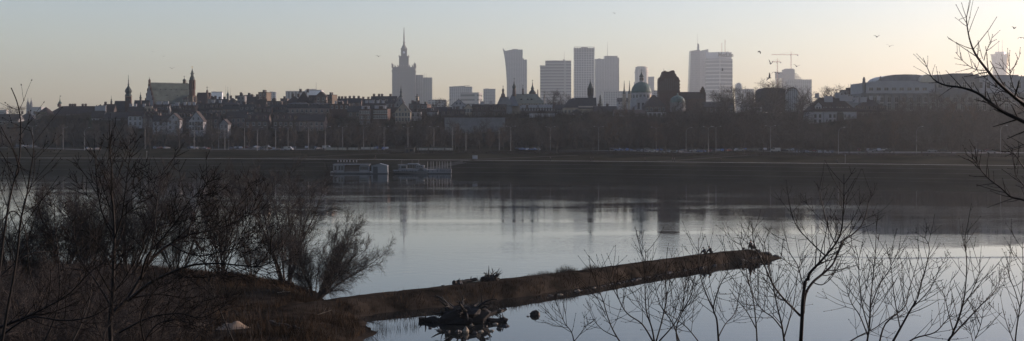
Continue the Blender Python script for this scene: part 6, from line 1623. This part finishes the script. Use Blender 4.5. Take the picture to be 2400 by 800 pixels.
POSE = {   # x to the side, y forward is negative, z up
 'stand': dict(pelvis=(0, 0, .92), belly=(0, 0, 1.08), chest=(0, .01, 1.32), neck=(0, 0, 1.48), head=(0, -.02, 1.60), crown=(0, -.01, 1.70), shl=(-.19, 0, 1.40), ell=(-.24, .03, 1.12), wrl=(-.24, -.05, .90), hal=(-.24, -.07, .80), shr=(.19, 0, 1.40), elr=(.24, .04, 1.12), wrr=(.24, .02, .88), har=(.24, 0, .79), hil=(-.1, 0, .88), knl=(-.11, -.12, .48), anl=(-.11, .02, .09), tol=(-.12, -.14, .05), hir=(.1, 0, .88), knr=(.11, .02, .47), anr=(.11, .2, .10), tor=(.12, .06, .05)),
 'sit': dict(pelvis=(0, 0, .12), belly=(0, -.03, .28), chest=(0, -.12, .50), neck=(0, -.22, .65), head=(0, -.30, .74), crown=(0, -.33, .84), shl=(-.18, -.13, .58), ell=(-.22, -.30, .36), wrl=(-.14, -.48, .38), hal=(-.08, -.55, .40), shr=(.18, -.13, .58), elr=(.22, -.30, .36), wrr=(.14, -.48, .36), har=(.08, -.55, .37), hil=(-.11, -.02, .11), knl=(-.14, -.44, .42), anl=(-.12, -.56, .08), tol=(-.12, -.74, .05), hir=(.11, -.02, .11), knr=(.14, -.42, .40), anr=(.13, -.62, .07), tor=(.13, -.80, .05)),
 'situp': dict(pelvis=(0, 0, .45), belly=(0, -.02, .62), chest=(0, -.06, .86), neck=(0, -.10, 1.02), head=(0, -.15, 1.13), crown=(0, -.16, 1.23), shl=(-.19, -.06, .94), ell=(-.24, -.16, .68), wrl=(-.16, -.36, .60), hal=(-.12, -.44, .58), shr=(.19, -.06, .94), elr=(.24, -.16, .68), wrr=(.16, -.36, .60), har=(.12, -.44, .58), hil=(-.11, -.02, .43), knl=(-.13, -.44, .46), anl=(-.13, -.42, .09), tol=(-.13, -.6, .05), hir=(.11, -.02, .43), knr=(.13, -.44, .46), anr=(.13, -.5, .09), tor=(.13, -.68, .05)),
}
def person(pose, loc, rz, label, jacket, trousers, hair=HAIR, sc=1.0, group=None, sub=2):
    t = thing("person", label, "person", loc, rz, group); t.scale = (sc, sc, sc)
    V = [POSE[pose][j] for j in JN]
    skin_obj("body", V, JE, JR, SKIN, t, 0, sub)
    ji = [1, 2, 3, 6, 7, 8, 10, 11, 12]; idx = {j: i for i, j in enumerate(ji)}
    je = [(idx[a], idx[b]) for a, b in JE if a in idx and b in idx]
    jr = {1: (.19, .16), 2: (.20, .16), 3: (.09, .09), 6: .10, 7: .075, 8: .06, 10: .10, 11: .075, 12: .06}
    vv = [V[i] for i in ji]; vv.append(tuple((Vector(V[0]) + Vector((0, 0, .02))))); je.append((0, len(vv) - 1))
    skin_obj("jacket", vv, je, [jr[i] for i in ji] + [(.19, .17)], jacket, t, 0, sub)
    ti = [0, 14, 15, 16, 18, 19, 20]; idx = {j: i for i, j in enumerate(ti)}
    te = [(idx[a], idx[b]) for a, b in JE if a in idx and b in idx]
    tr = {0: (.17, .145), 14: .115, 15: .085, 16: .066, 18: .115, 19: .085, 20: .066}
    skin_obj("trousers", [V[i] for i in ti], te, [tr[i] for i in ti], trousers, t, 0, sub)
    q = MB(); h = Vector(V[4]); c = Vector(V[5]); m = h.lerp(c, .55) + Vector((0, .02, 0)); q.ball((m.x, m.y, m.z), .118, 1.0, 6, sy=1.02); q.build("hair", hair, t, True)
    q = MB(); q.ball((h.x, h.y - .105, h.z - .005), .018, 1.3, 4); q.build("nose", SKIN, t, True)
    for s in (-1, 1): q = MB(); q.ball((h.x + s * .035, h.y - .095, h.z + .025), .012, 1, 4); q.build("eye", HAIR, t, True); q = MB(); q.ball((h.x + s * .1, h.y, h.z), .024, 1.4, 4, sx=.5); q.build("ear", SKIN, t, True)
    for s, w, hd in ((-1, V[8], V[9]), (1, V[12], V[13])):     # fingers on each hand
        w, hd = Vector(w), Vector(hd); d = (hd - w).normalized(); sd = Vector((1, 0, 0))
        q = MB()
        for k in range(4): p = hd + sd * ((k - 1.5) * .02); q.path([p - d * .01, p + d * .045 - Vector((0, 0, .008)), p + d * (.075 - abs(k - 1.4) * .008) - Vector((0, 0, .025))], [.0095, .0085, .006], 5)
        p = w.lerp(hd, .5) - sd * s * .035; q.path([p, p + d * .04 - sd * s * .012, p + d * .065 - sd * s * .006], [.011, .009, .006], 5)
        q.build("fingers", SKIN, t, True)
    for a, b in ((16, 17), (20, 21)):
        A, B = Vector(V[a]), Vector(V[b]); skin_obj("shoe", [tuple(A + Vector((0, .03, -.04))), tuple((A + B) / 2), tuple(B + Vector((0, -.02, 0)))], [(0, 1), (1, 2)], [.05, .055, .042], HAIR, t, 1, sub)
    return t
NAVY, BLK, GRYC, OLV = cloth("navy", (.02, .024, .035)), cloth("black", (.015, .015, .016)), cloth("grey", (.07, .07, .075)), cloth("olive", (.04, .042, .03))
def crest_pt(px):
    best = None
    for (ax, ay, az), (bx, by, bz) in zip(CREST, CREST[1:]):
        for i in range(41):
            k = i / 40; x, y = ax + (bx - ax) * k, ay + (by - ay) * k; e = abs(CX + F * x / y - px)
            if best is None or e < best[0]: best = (e, x, y)
    return best[1], best[2]
for px, rz, l, j, sc in [(1652, -pi / 2 + .2, "person in dark jacket sitting bent forward on the groyne, left of two sitting apart", NAVY, 1.06), (1667, -pi / 2 + .1, "person in dark hooded jacket sitting on the groyne, right of two sitting apart", BLK, 1.06)]:
    x, y = crest_pt(px); person('sit', (x, y, near_z(x, y) + .01), rz, l, j, BLK, sc=sc)
for px, rz, l, j, dy, ps in [(1757, 1.2, "person in black jacket in the huddled group at the groyne tip, left one", BLK, .3, 'situp'), (1763.5, -1.4, "person in the middle of the huddled group at the groyne tip, upright head", NAVY, .5, 'situp'), (1769, -1.9, "person with bent arms in the huddled group at the groyne tip, right one", GRYC, .1, 'situp')]:
    x, y = crest_pt(px); z = near_z(x, y + dy) + .01
    person(ps, (x, y + dy, z), rz, l, j, BLK)
    o = thing("folding_stool", "low dark folding stool under the %s of the group at the groyne tip" % ("left person" if px < 1760 else "middle person" if px < 1766 else "right person"), "stool", (x, y + dy, z), rz)
    q = MB(); q.box(-.2, .2, -.2, .2, .30, .34); q.build("seat", BLK, o)
    for a in (-1, 1):
        for b in (-1, 1): q = MB(); q.bar((a * .18, b * .18, -.03), (a * .18, -b * .05, .30), .012); q.build("leg", m_steel, o)
x, y = crest_pt(1742); o = thing("bucket", "dark bucket with a handle left of the group at the groyne tip", "bucket", (x, y, near_z(x, y)))
q = MB(); q.lathe(0, 0, [(.17, 0), (.21, .34), (.225, .35), (.225, .37)], 14); q.build("pail", BLK, o); q = MB(); q.path([(.21 * cos(pi * i / 8), 0, .36 + .16 * sin(pi * i / 8)) for i in range(9)], .008, 4); q.build("handle", m_steel, o)
for px, l in ((1746.5, "left"), (1748.5, "middle"), (1751, "right")):
    x, y = crest_pt(px); o = thing("bottle", "%s one of three small bottles standing between the bucket and the group" % l, "bottle", (x, y, near_z(x, y)))
    q = MB(); q.lathe(0, 0, [(.04, 0), (.042, .18), (.016, .24), (.015, .30)], 10); q.build("glass", mat("bottle_glass", (.03, .05, .03), .1, .1, 1, .6), o); q = MB(); q.lathe(0, 0, [(.018, .30), (.018, .325)], 10); q.build("cap", GRYC, o)
wk = [(1290, 1.2, "stooping walker on the promenade right of the white box"), (1384, 1.5, "left of two walkers on the promenade below the pointed belfry"), (1390, 1.5, "right of two walkers on the promenade below the pointed belfry"), (1512, -1.5, "walker on the promenade below the green domed church"), (1576, 1.4, "left of two walkers on the promenade below the gothic brick church"), (1581, 1.4, "right of two walkers on the promenade below the gothic brick church"), (1690, -1.5, "walker on the promenade below the lettered tower"), (880, 1.3, "walker on the promenade above the floating gabled shed"), (1962, 1.3, "walker on the promenade below the white manor")]
for px, rz, l in wk:
    X, Y = at_bank(px, 2.0); person('stand', (X, Y, far_z(X, Y) + .06), rz, l, rg.choice((NAVY, BLK, GRYC, OLV)), BLK, sub=1)

# ---------------------------------------------------------------- boats
BW = mat("boat_white", (.135, .143, .155), .5, .05, .6); BH = mat("boat_dark_hull", (.03, .035, .04), .5, .1, .6); BR = mat("boat_rail", (.18, .18, .18), .4, .05, 1)
YB = 514.0
def bx(px, c): return (px - c) / F * YB
def bz(py): return PZ(py, YB)
o = thing("houseboat", "long low white houseboat with open middle and a railing, moored left of the shed", "houseboat", (PX(822, YB), YB, 0))
c = 822
q = MB(); q.box(bx(774, c), bx(869, c), 0, 5.5, -.5, bz(404.8)); q.build("pontoon", BH, o)
q = MB(); q.box(bx(773.5, c), bx(869.5, c), -.15, 5.7, bz(404.8), bz(403.2)); q.build("deck", BR, o)
q = MB(); q.box(bx(780, c), bx(806, c), .8, 5, bz(403.2), bz(386.5)); q.build("left_cabin", BW, o)
q = MB(); q.box(bx(842, c), bx(864, c), .8, 5, bz(403.2), bz(388)); q.build("right_cabin", BW, o)
q = MB(); q.box(bx(806, c) + .01, bx(842, c) - .01, 2.2, 5, bz(403.2), bz(388.5)); q.build("middle_cabin", W_BROWN, o)
q = MB(); q.box(bx(779, c), bx(866, c), .4, 5.4, bz(386.3), bz(385.3)); q.build("roof", BW, o)
for a, b in ((783, 788), (793, 797), (799, 804)): q = MB(); q.box(bx(a, c), bx(b, c), .72, .8, bz(399.5), bz(389.5)); q.build("window", M_GLASS, o)
for a in range(844, 862, 3): q = MB(); q.box(bx(a, c), bx(a + 2.2, c), .72, .8, bz(398.5), bz(390.5)); q.build("window", M_GLASS, o)
q = MB()
for a in range(806, 843, 4): q.bar((bx(a, c), .3, bz(403.2)), (bx(a, c), .3, bz(398.5)), .03)
q.bar((bx(806, c), .3, bz(398.5)), (bx(842, c), .3, bz(398.5)), .03); q.bar((bx(806, c), .3, bz(401)), (bx(842, c), .3, bz(401)), .02)
q.build("railing", BR, o)
o = thing("floating_shed", "pale grey floating shed with a shallow gable and a dark doorway, between houseboat and ship", "floating shed", (PX(888, YB), YB, 0)); c = 888
q = MB(); q.box(bx(869, c) + .05, bx(908, c), 0, 6, -.4, bz(406)); q.build("pontoon", BH, o)
q = MB(); q.prism_y([(bx(870, c), bz(406)), (bx(907, c), bz(406)), (bx(907, c), bz(389)), (bx(889, c), bz(384.8)), (bx(870, c), bz(389))], .5, 5.6); q.build("wall", mat("shed_panel", (.15, .16, .17), .7, .05, .6), o)
q = MB(); q.prism_y([(bx(869, c), bz(389.3)), (bx(889, c), bz(384.6)), (bx(908, c), bz(389.3)), (bx(908, c), bz(388.6)), (bx(889, c), bz(383.8)), (bx(869, c), bz(388.6))], .2, 6); q.build("roof", BW, o)
q = MB(); q.box(bx(874, c), bx(885, c), .42, .5, bz(406), bz(391)); q.build("door", BH, o)
# ship
o = thing("river_ship", "white river ship with portholes, wheelhouse and awnings, moored at the far bank", "ship", (PX(959, YB), YB, 0)); c = 959
q = MB()
st = [(918, .3, 402.5), (924, 1.6, 403), (940, 2.6, 403), (965, 2.8, 402), (990, 2.8, 401.5), (1000, 2.6, 401)]
def hull(q, st, zt, zb, yc=3):
    n = len(st); vs = []
    for px, w, _ in st:
        for s in (-1, 1): vs += [(bx(px, c), yc + s * w, zt(px)), (bx(px, c) + (1.2 if px < 925 else 0), yc + s * w * .7, zb(px))]
    fs = []
    for i in range(n - 1):
        a, b = i * 4, (i + 1) * 4; fs += [(a, b, b + 1, a + 1), (a + 2, a + 3, b + 3, b + 2), (a, a + 2, b + 2, b), (a + 1, b + 1, b + 3, a + 3)]
    fs += [(0, 1, 3, 2), (4 * n - 4, 4 * n - 2, 4 * n - 1, 4 * n - 3)]; q.add(vs, fs)
zt = lambda p: bz(401) if p > 930 else bz(401 - (930 - p) * .12)
hull(q, st, zt, lambda p: bz(405.5 + max(0, p - 925) * .05)); q.build("hull", BW, o)
q = MB(); hull(q, [(a + .1, b * .99, 0) for a, b, _ in st], lambda p: bz(405 + max(0, p - 925) * .05), lambda p: -.5); q.build("dark_waterline", BH, o)
q = MB(); q.box(bx(934, c), bx(962, c), 1, 5, bz(401), bz(396)); q.box(bx(936, c), bx(952, c), 1.2, 4.8, bz(396), bz(388)); q.build("fore_deckhouse", BW, o)
q = MB(); q.box(bx(962, c), bx(1000, c), .9, 5, bz(401), bz(396.5)); q.build("aft_deckhouse", BW, o)
q = MB(); q.box(bx(974, c), bx(993, c), 1.4, 4.6, bz(394), bz(388)); q.build("wheelhouse", BW, o)
for a in (977, 982, 986): q = MB(); q.box(bx(a, c), bx(a + 2.6, c), 1.33, 1.4, bz(391.5), bz(389.2)); q.build("window", M_GLASS, o)
q = MB(); q.box(bx(940, c), bx(951, c), 1.12, 1.2, bz(395), bz(390)); q.build("window", M_GLASS, o)
for a, r_ in ((943, 402.4), (948, 402.4), (953, 402.8), (962, 403.6), (966.5, 403.8), (934, 404), (974.5, 404.4)):
    q = MB(); q.lathe(0, 0, [(.24, 0), (.24, .08)], 12); w_ = q.build("porthole", BH, o); w_.location = (bx(a, c), .13, bz(r_) + .35); w_.rotation_euler = (pi / 2, 0, 0)
q = MB(); q.lathe(0, 0, [(1.0, 0), (1.0, .1)], 18); w_ = q.build("paddle_opening", BH, o); w_.location = (bx(986, c), .88, bz(403.5) + .5); w_.rotation_euler = (pi / 2, 0, 0); w_.scale = (1.2, .8, 1)
q = MB(); q.box(bx(931, c), bx(955, c), .8, 5.2, bz(387.6), bz(386.6)); q.build("fore_awning", BW, o)
q = MB(); q.prism_y([(bx(949, c), bz(386)), (bx(955, c), bz(384)), (bx(975, c), bz(383.8)), (bx(983, c), bz(386.2)), (bx(983, c), bz(386.8)), (bx(949, c), bz(386.8))], 1, 5); q.build("main_awning", BW, o)
q = MB()
for a in (933, 938, 954, 960, 966, 972): q.bar((bx(a, c), 1, bz(400.5)), (bx(a, c), 1, bz(387)), .05)
for a, y1 in ((940, 377), (964.5, 376), (980, 376)): q.bar((bx(a, c), 3, bz(388)), (bx(a, c), 3, bz(y1)), .05)
q.build("posts", BR, o)
q = MB()
for z_ in (396.6, 398.2): q.bar((bx(921, c), .6, bz(z_ + 2)), (bx(934, c), .6, bz(z_)), .03)
for a in range(922, 935, 3): q.bar((bx(a, c), .6, bz(402)), (bx(a, c), .6, bz(397.5)), .03)
q.build("railing", BR, o)
# cafe barge with poles
o = thing("cafe_barge", "white cafe barge with painted letters and tall white poles, right of the ship", "barge", (PX(1030, YB), YB, 0)); c = 1030
q = MB(); q.box(bx(1001, c), bx(1057, c), 1, 6, bz(405.6), bz(398.5)); q.build("hull", BW, o)
q = MB(); q.box(bx(1001.5, c), bx(1056.5, c), 1.1, 5.9, -.4, bz(405.6)); q.build("dark_waterline", BH, o)
q = MB(); q.box(bx(1022, c), bx(1057, c), .95, 1.15, bz(398.5), bz(396.8)); q.build("bulwark", BW, o)
for a in (1001.5, 1009.5, 1015, 1023.5, 1029.5, 1036, 1042.5, 1048, 1056): q = MB(); q.bar((bx(a, c), 1.3, bz(398.5)), (bx(a, c), 1.3, bz(379)), .085, 6); q.build("pole", BR, o)
for a in (1003, 1013, 1024): q = MB(); q.box(bx(a, c), bx(a + 2, c), .93, 1.0, bz(403), bz(399.5)); q.build("porthole", BH, o)
cu = bpy.data.curves.new("letters", 'FONT'); cu.body = "Boat Cafe"; cu.size = 1.25; cu.extrude = .02; cu.align_x = 'CENTER'; cu.align_y = 'CENTER'; cu.shear = .3; cu.materials.append(BH)
l_ = text_mesh(cu, o); l_.location = (bx(1044, c), .92, bz(400.8)); l_.rotation_euler = (pi / 2, 0, 0)
q = MB()
for a in range(1003, 1057, 3): q.bar((bx(a, c), 1.2, bz(398.5)), (bx(a, c), 1.2, bz(394.5)), .025)
q.bar((bx(1003, c), 1.2, bz(394.5)), (bx(1056, c), 1.2, bz(394.5)), .03); q.build("railing", BR, o)
q = MB(); rr = random.Random(4)
for i in range(26): x_ = bx(1024 + i * 1.2, c); q.box(x_, x_ + .12, 3 + rr.random(), 4.2, bz(398.5), bz(393 + rr.random() * 2))
q.build("deck_chairs", BH, o)
for a, l in ((792, "first"), (799, "second"), (806, "third"), (813, "fourth"), (820, "fifth"), (828, "sixth"), (836, "seventh")):
    X, Y = at_bank(a, -6); t = thing("mooring_bollard", "%s from the left of the small pale bollards above the houseboat" % l, "bollard", (X, Y, far_z(X, Y) - .05), 0, "bollards above the houseboat")
    q = MB(); q.lathe(0, 0, [(.2, 0), (.17, .5), (.28, .55), (.26, .75), (.1, .8)], 10); q.build("post", W_WHITE, t)

# ---------------------------------------------------------------- foreground objects on the near shore
STN = mat("wet_stone", (.022, .020, .018), .6, .35, 3, .4, bump=.4); STL = mat("sunlit_pale_tone", (.22, .18, .13), .8, .2, 5, bump=.5); WOOD = mat("dead_wood", (.014, .012, .010), .8, .3, 4, bump=.5); SAND = mat("sunlit_pale_sand", (.22, .16, .11), .95, .25, 1.2, bump=.5)  # pale stone and sand colours include the tone of direct sun
rg = random.Random(77)
def stone(x, y, z, r, m, label, group=None, sz=.7, name="stone", rz=0):
    q = MB(); q.ball((0, 0, 0), r, sz * .85, 4, sx=rg.uniform(.9, 1.5), sy=rg.uniform(.8, 1.1), jit=.28, rg=rg)
    o = q.build(name, m, None, False, (x, y, z), rz); return tag(o, label, "stone", group)
p = P(1255, 738, 118.5); stone(PX(1255, 122), 122, .12, .42, STN, "lone dark round boulder in the calm water right of the root wad", sz=.95)
stone(PX(1237, 121), 121, .0, .14, STN, "tiny stone beside the lone round boulder")
Y0 = 117.0
for px, yb, r, m, sz, l in [(1092, 779, .30, STL, 1.45, "pale sunlit upright boulder at the foot of the root wad"), (1074, 776, .3, STN, .9, "dark stone left of the pale upright boulder"), (1050, 776, .22, STN, .9, "small dark stone at the left foot of the root wad"), (1112, 780, .28, STN, .8, "dark stone right of the pale upright boulder"), (1128, 776, .25, STL, .8, "small pale stone right of the pale upright boulder"), (1152, 768, .22, STL, .8, "small sunlit stone under the right log"), (1140, 758, .2, STN, .8, "dark stone half under the right log"), (1170, 764, .28, STN, .7, "dark flat stone at the right end of the root wad"), (1186, 757, .3, STN, .8, "last dark stone at the far right of the root wad"), (1160, 752, .24, STL, .7, "tan stone between the right log and the right end"), (1105, 755, .18, STL, .8, "small tan stone high on the root wad"), (1030, 768, .25, STN, .7, "dark stone under the left log"), (1008, 762, .2, STN, .7, "small dark stone at the tip of the left log")]:
    Y = 18 * F / (yb - HY + 2) if yb > 770 else 18 * F / (yb + 8 - HY); x = PX(px, Y); stone(x, Y, .02 if sz < 1 else .2, r if sz > 1 else r * .8, m, l, sz=sz)
def rootwad(name, label, loc, R, n, m, rise=.6, zsc=1.0, seed=1, flat=.35):
    r2 = random.Random(seed); q = MB(); q.ball((0, 0, R * .2), R * .62, .8 * zsc, 8, sx=1.5, jit=.18, rg=r2)
    t = thing(name, label, "driftwood", loc); q.build("stump", m, t)
    q = MB()
    for i in range(n):
        a = r2.uniform(0, 6.28); d = Vector((cos(a), sin(a) * .6, r2.uniform(-flat * .3, rise))).normalized(); L = R * r2.uniform(.6, 1.25)
        pts, ds, rs = limb(q, r2, Vector((0, 0, R * .3)) + d * R * .2, d, L, R * .09, R * .015, 6, .25, .02, 5)
        for k in range(3):
            j = r2.randrange(2, 6); limb(q, r2, pts[j], (ds[j] + perp(ds[j], r2) * .9).normalized(), L * .35, rs[j] * .7, R * .008, 4, .3, .02, 4)
    q.build("roots", m, t)
    return t
rootwad("root_wad", "large dark root wad lying in the shallows with stones around it", (PX(1090, 117.5), 117.5, .0), 2.5, 26, WOOD, .35, .85, 3)
def log(label, a, b, r0, r1, seed):
    r2 = random.Random(seed); a, b = Vector(a), Vector(b); t = thing("driftwood_log", label, "log", a); q = MB(); d = b - a; n = 9
    q.path([d * (i / n) + perp(d.normalized(), r2) * r0 * .25 for i in range(n + 1)], [r0 + (r1 - r0) * i / n * r2.uniform(.8, 1.15) for i in range(n + 1)], 8); q.build("stem", WOOD, t)
    q = MB()
    for k in range(4): u = r2.uniform(.2, .9); limb(q, r2, d * u, (perp(d.normalized(), r2) + Vector((0, 0, .4))).normalized(), r0 * 2.2, r0 * .3, r0 * .08, 3, .2, 0, 5)
    q.build("branch_stubs", WOOD, t)
log("thick log reaching left from the root wad into the water", (PX(1060, 117), 117, .25), (PX(982, 118), 118, .12), .38, .22, 1)
log("log slanting up to the right behind the root wad", (PX(1120, 118.5), 118.5, .3), (PX(1187, 120.5), 120.5, .75), .30, .16, 2)
log("dark heavy log at the right side of the root wad", (PX(1115, 117), 117, .25), (PX(1188, 117.5), 117.5, .15), .34, .26, 3)
log("thin branch reaching left behind the root wad", (PX(1060, 119), 119, .4), (PX(1022, 120.5), 120.5, .25), .12, .05, 4)
x, y = crest_pt(1150); rootwad("root_wad", "spiky upturned tree root lying on the crest of the groyne", (x, y, near_z(x, y) - .15), 1.15, 16, WOOD, 1.0, .9, 9)
log("short dark log on the groyne crest left of the spiky root", (x - 3.9, y - 2.4, near_z(x - 3.9, y - 2.4) + .15), (x - 1.5, y - .6, near_z(x - 1.5, y - .6) + .18), .26, .2, 5)
x2, y2 = crest_pt(1080); stone(x2, y2, near_z(x2, y2) + .1, .26, STN, "dark stone on the groyne crest far left of the spiky root")
x2, y2 = crest_pt(1040); stone(x2, y2, near_z(x2, y2) + .06, .16, STN, "tiny stone on the groyne crest left of the short log")
def tuft(px, r, h, n, label, dx=0):
    x, y = crest_pt(px); x += dx * .5; y += .7; q = MB()
    for i in range(n):
        a = rg.uniform(0, 6.28); R = r * sqrt(rg.random()); bx_, by_ = R * cos(a), R * sin(a) * .5; l = h * rg.uniform(.4, 1.1) * (1 - .5 * R / r)
        limb(q, rg, Vector((bx_, by_, near_z(x + bx_, y + by_) - near_z(x, y) - .05)), Vector((bx_ / r * .7 + rg.gauss(0, .25), rg.gauss(0, .2), 1)).normalized(), l, .012, .004, 3, .15, -.04, 3)
    o = q.build("grass_tuft", GRASS, None, False, (x, y, near_z(x, y))); tag(o, label, "grass tuft")
tuft(1273, 1.4, .7, 260, "low brown grass tuft on the groyne crest nearest the spiky root")
tuft(1327, 1.3, 1.15, 420, "tallest brown grass tuft on the groyne crest")
tuft(1385, 1.3, .75, 320, "rightmost brown grass tuft on the groyne crest")
tuft(1245, .9, .4, 90, "thin wispy grass on the crest between the spiky root and the low tuft")
tuft(1122, 1.0, .8, 150, "spiky dry tuft just left of the upturned root")
tuft(1636, .5, .35, 60, "sparse weeds on the crest left of the two sitting people")
# pale sand mounds at the bottom left, sunlit beige set in their colour
def mound(px, Y, w, h, label, m=SAND):
    x = PX(px, Y); z = near_z(x, Y); n = 18; vs = []; fs = []
    for j in range(n + 1):
        for i in range(n + 1):
            u, v = i / n * 2 - 1, j / n * 2 - 1; r_ = min(1, sqrt(u * u + v * v)); hh = h * (1 - sstep(0, 1, r_)) * (1 + .9 * mnoise.noise(Vector((u * 2.2 + px, v * 2.2, px)))) - .12 * r_
            vs.append((u * w, v * w * .8, hh))
    for j in range(n):
        for i in range(n): k = j * (n + 1) + i; fs.append((k, k + 1, k + n + 2, k + n + 1))
    q = MB(); q.add(vs, fs); o = q.build("sand_mound", m, None, True, (x, Y, z)); tag(o, label, "mound", None)
mound(375, 106, 3.6, .95, "pale sunlit sand mound seen through twigs at the bottom left")
mound(548, 106, 1.9, .5, "small sunlit sand hump at the bottom right of the larger mound")
q = MB(); 
log("dark fallen trunk at the bottom edge left of the shallows", (PX(630, 107.5), 107.5, 1.35), (PX(708, 107), 107, .9), .35, .22, 8)
for i, (px, Y, l) in enumerate([(790, 128, "small pale branch on the ground at the foot of the leaning willow"), (650, 131, "pale broken branch on the ground under the vase shaped willow"), (745, 116, "pale dry stick lying on the bank above the shallows")]):
    x = PX(px, Y); z = near_z(x, Y); t = thing("fallen_branch", l, "branch", (x, Y, z + .1), rg.uniform(-.5, .5)); q = MB(); pts, ds, rs = limb(q, rg, Vector((0, 0, 0)), Vector((1, .2, .15)).normalized(), 1.4, .05, .02, 5, .2, .02, 5); q.build("stem", STL, t); q = MB(); limb(q, rg, pts[2], Vector((.6, 0, .8)), .6, .025, .008, 3, .2, .1, 4); q.build("side_branch", STL, t)
for i in range(85):     # stones along the foot of the groyne
    s = rg.random(); px = 1190 + 590 * s; x, y = crest_pt(px); wdt = (3.1 + 3.9 * (1 - sstep(-10, 24, x))); d = Vector((.68, -.73, 0)) 
    xx, yy = x + d.x * wdt * rg.uniform(.82, 1.02), y + d.y * wdt * rg.uniform(.82, 1.02); stone(xx, yy, max(near_z(xx, yy), -.05) + .02, rg.uniform(.06, .3) * rg.uniform(.6, 1.3), STL if rg.random() < .12 else STN, "small stone at the waterline along the foot of the groyne", "stones along the foot of the groyne")
for i in range(14):
    px = rg.uniform(1775, 1828); Y = 175 + (px - 1775) * .06 + rg.uniform(-1.2, 1.5); x = PX(px, Y); stone(x, Y, max(near_z(x, Y), -.05) + .05, rg.uniform(.15, .4), STN, "dark stone in the rubble at the very tip of the groyne", "rubble stones at the groyne tip")
for px, Y, l in [(905, 124, "floating twig raft just off the leaning willow's lowest branch")]:
    t = thing("floating_debris", l, "driftwood", (PX(850, 131.5), 134.5, .02)); q = MB()
    for i in range(40): a = Vector((rg.uniform(-.5, 3.6), rg.uniform(-.6, .6), rg.uniform(0, .06))); q.bar(a, a + Vector((rg.uniform(.2, .8), rg.uniform(-.1, .1), rg.uniform(-.02, .12))), .015, 3)
    q.build("twigs", WOOD, t)

# ---------------------------------------------------------------- gulls
BIRD = mat("gull_feathers", (.10, .10, .10), .8, .2, 8)
def gull(pose):
    b = MB(); b.ball((0, 0, 0), .07, 1, 6, sy=3.0); b.ball((0, -.2, .02), .045, 1, 5, sy=1.2); b.add([(-.05, .18, 0), (.05, .18, 0), (.07, .33, .01), (-.07, .33, .01)], [(0, 1, 2, 3)])
    w = []
    for s in (-1, 1):
        q = MB(); pts = pose; o = 0
        vs = []
        for (x, z, ch, sw) in pts: vs += [(s * x, -ch / 2 + sw, z + .012), (s * x, ch / 2 + sw, z), (s * x, -ch / 2 + sw, z - .012)]
        fs = []
        for i in range(len(pts) - 1): a = 3 * i; fs += [(a, a + 3, a + 4, a + 1), (a + 1, a + 4, a + 5, a + 2), (a + 2, a + 5, a + 3, a)]
        fs += [(0, 1, 2), (3 * len(pts) - 3, 3 * len(pts) - 2, 3 * len(pts) - 1)]
        q.add(vs, fs); w.append(q.mesh("wing", BIRD))
    return b.mesh("body", BIRD, True), w[0], w[1]
UPW = [(.03, .02, .22, 0), (.25, .18, .20, -.04), (.42, .26, .15, 0), (.62, .24, .04, .08)]
VUP = [(.03, .02, .22, 0), (.2, .25, .20, -.04), (.33, .45, .15, 0), (.42, .62, .04, .08)]
DWN = [(.03, .02, .22, 0), (.28, .10, .20, -.04), (.45, -.02, .15, 0), (.6, -.22, .04, .08)]
GP = [gull(UPW), gull(VUP), gull(DWN)]
for px, py, Y, p_, rz, ro, l in [(2055, 87, 150, 0, .3, 0, "gull high in the pale sky above the works building, left of a pair"), (2085, 109, 150, 0, -.4, .2, "gull high above the works building, lower right of a pair"), (2377, 67, 150, 0, .5, 0, "gull near the right frame edge above the faint twin mast tower"), (2393, 89, 150, 2, .2, 0, "gull with drooping wings at the very right edge"), (1780, 122, 160, 2, 1, .2, "gull above the low hazy flat block, upper left of the cranes"), (1806, 150, 150, 1, .4, .2, "gull with raised wings left of the shorter crane"), (1803, 183, 110, 0, .9, -.9, "largest steeply banking gull left of the unfinished tower"), (1817, 170, 150, 2, .2, 0, "gull at the top left corner of the unfinished tower"), (1826, 173, 140, 2, -.3, 0, "gull with arched wings in front of the unfinished tower"), (1867, 156, 150, 0, .2, .1, "gull just right of the taller crane's mast"), (1693, 165, 220, 1, 1.2, 1.2, "gull in front of the lettered tower"), (887, 133, 200, 0, .5, 0, "gull left of the stepped stone tower"), (403, 161, 200, 0, .4, 0, "gull above the big church roof"), (358, 122, 300, 2, .3, 0, "tiny distant gull high above the big church, left one"), (383, 133, 300, 0, .2, 0, "tiny distant gull high above the big church, right one"), (1440, 32, 260, 0, .4, 0, "tiny gull high above the pale mast tower"), (2001, 238, 220, 1, .4, 0, "gull low over the manor roof")]:
    t = thing("gull", l, "bird", P(px, py, Y), rz); t.rotation_euler = (0, ro, rz); t.scale = (.75, .75, .75); b, w1, w2 = GP[p_]
    part(b, "body", t); part(w1, "wing", t); part(w2, "wing", t)
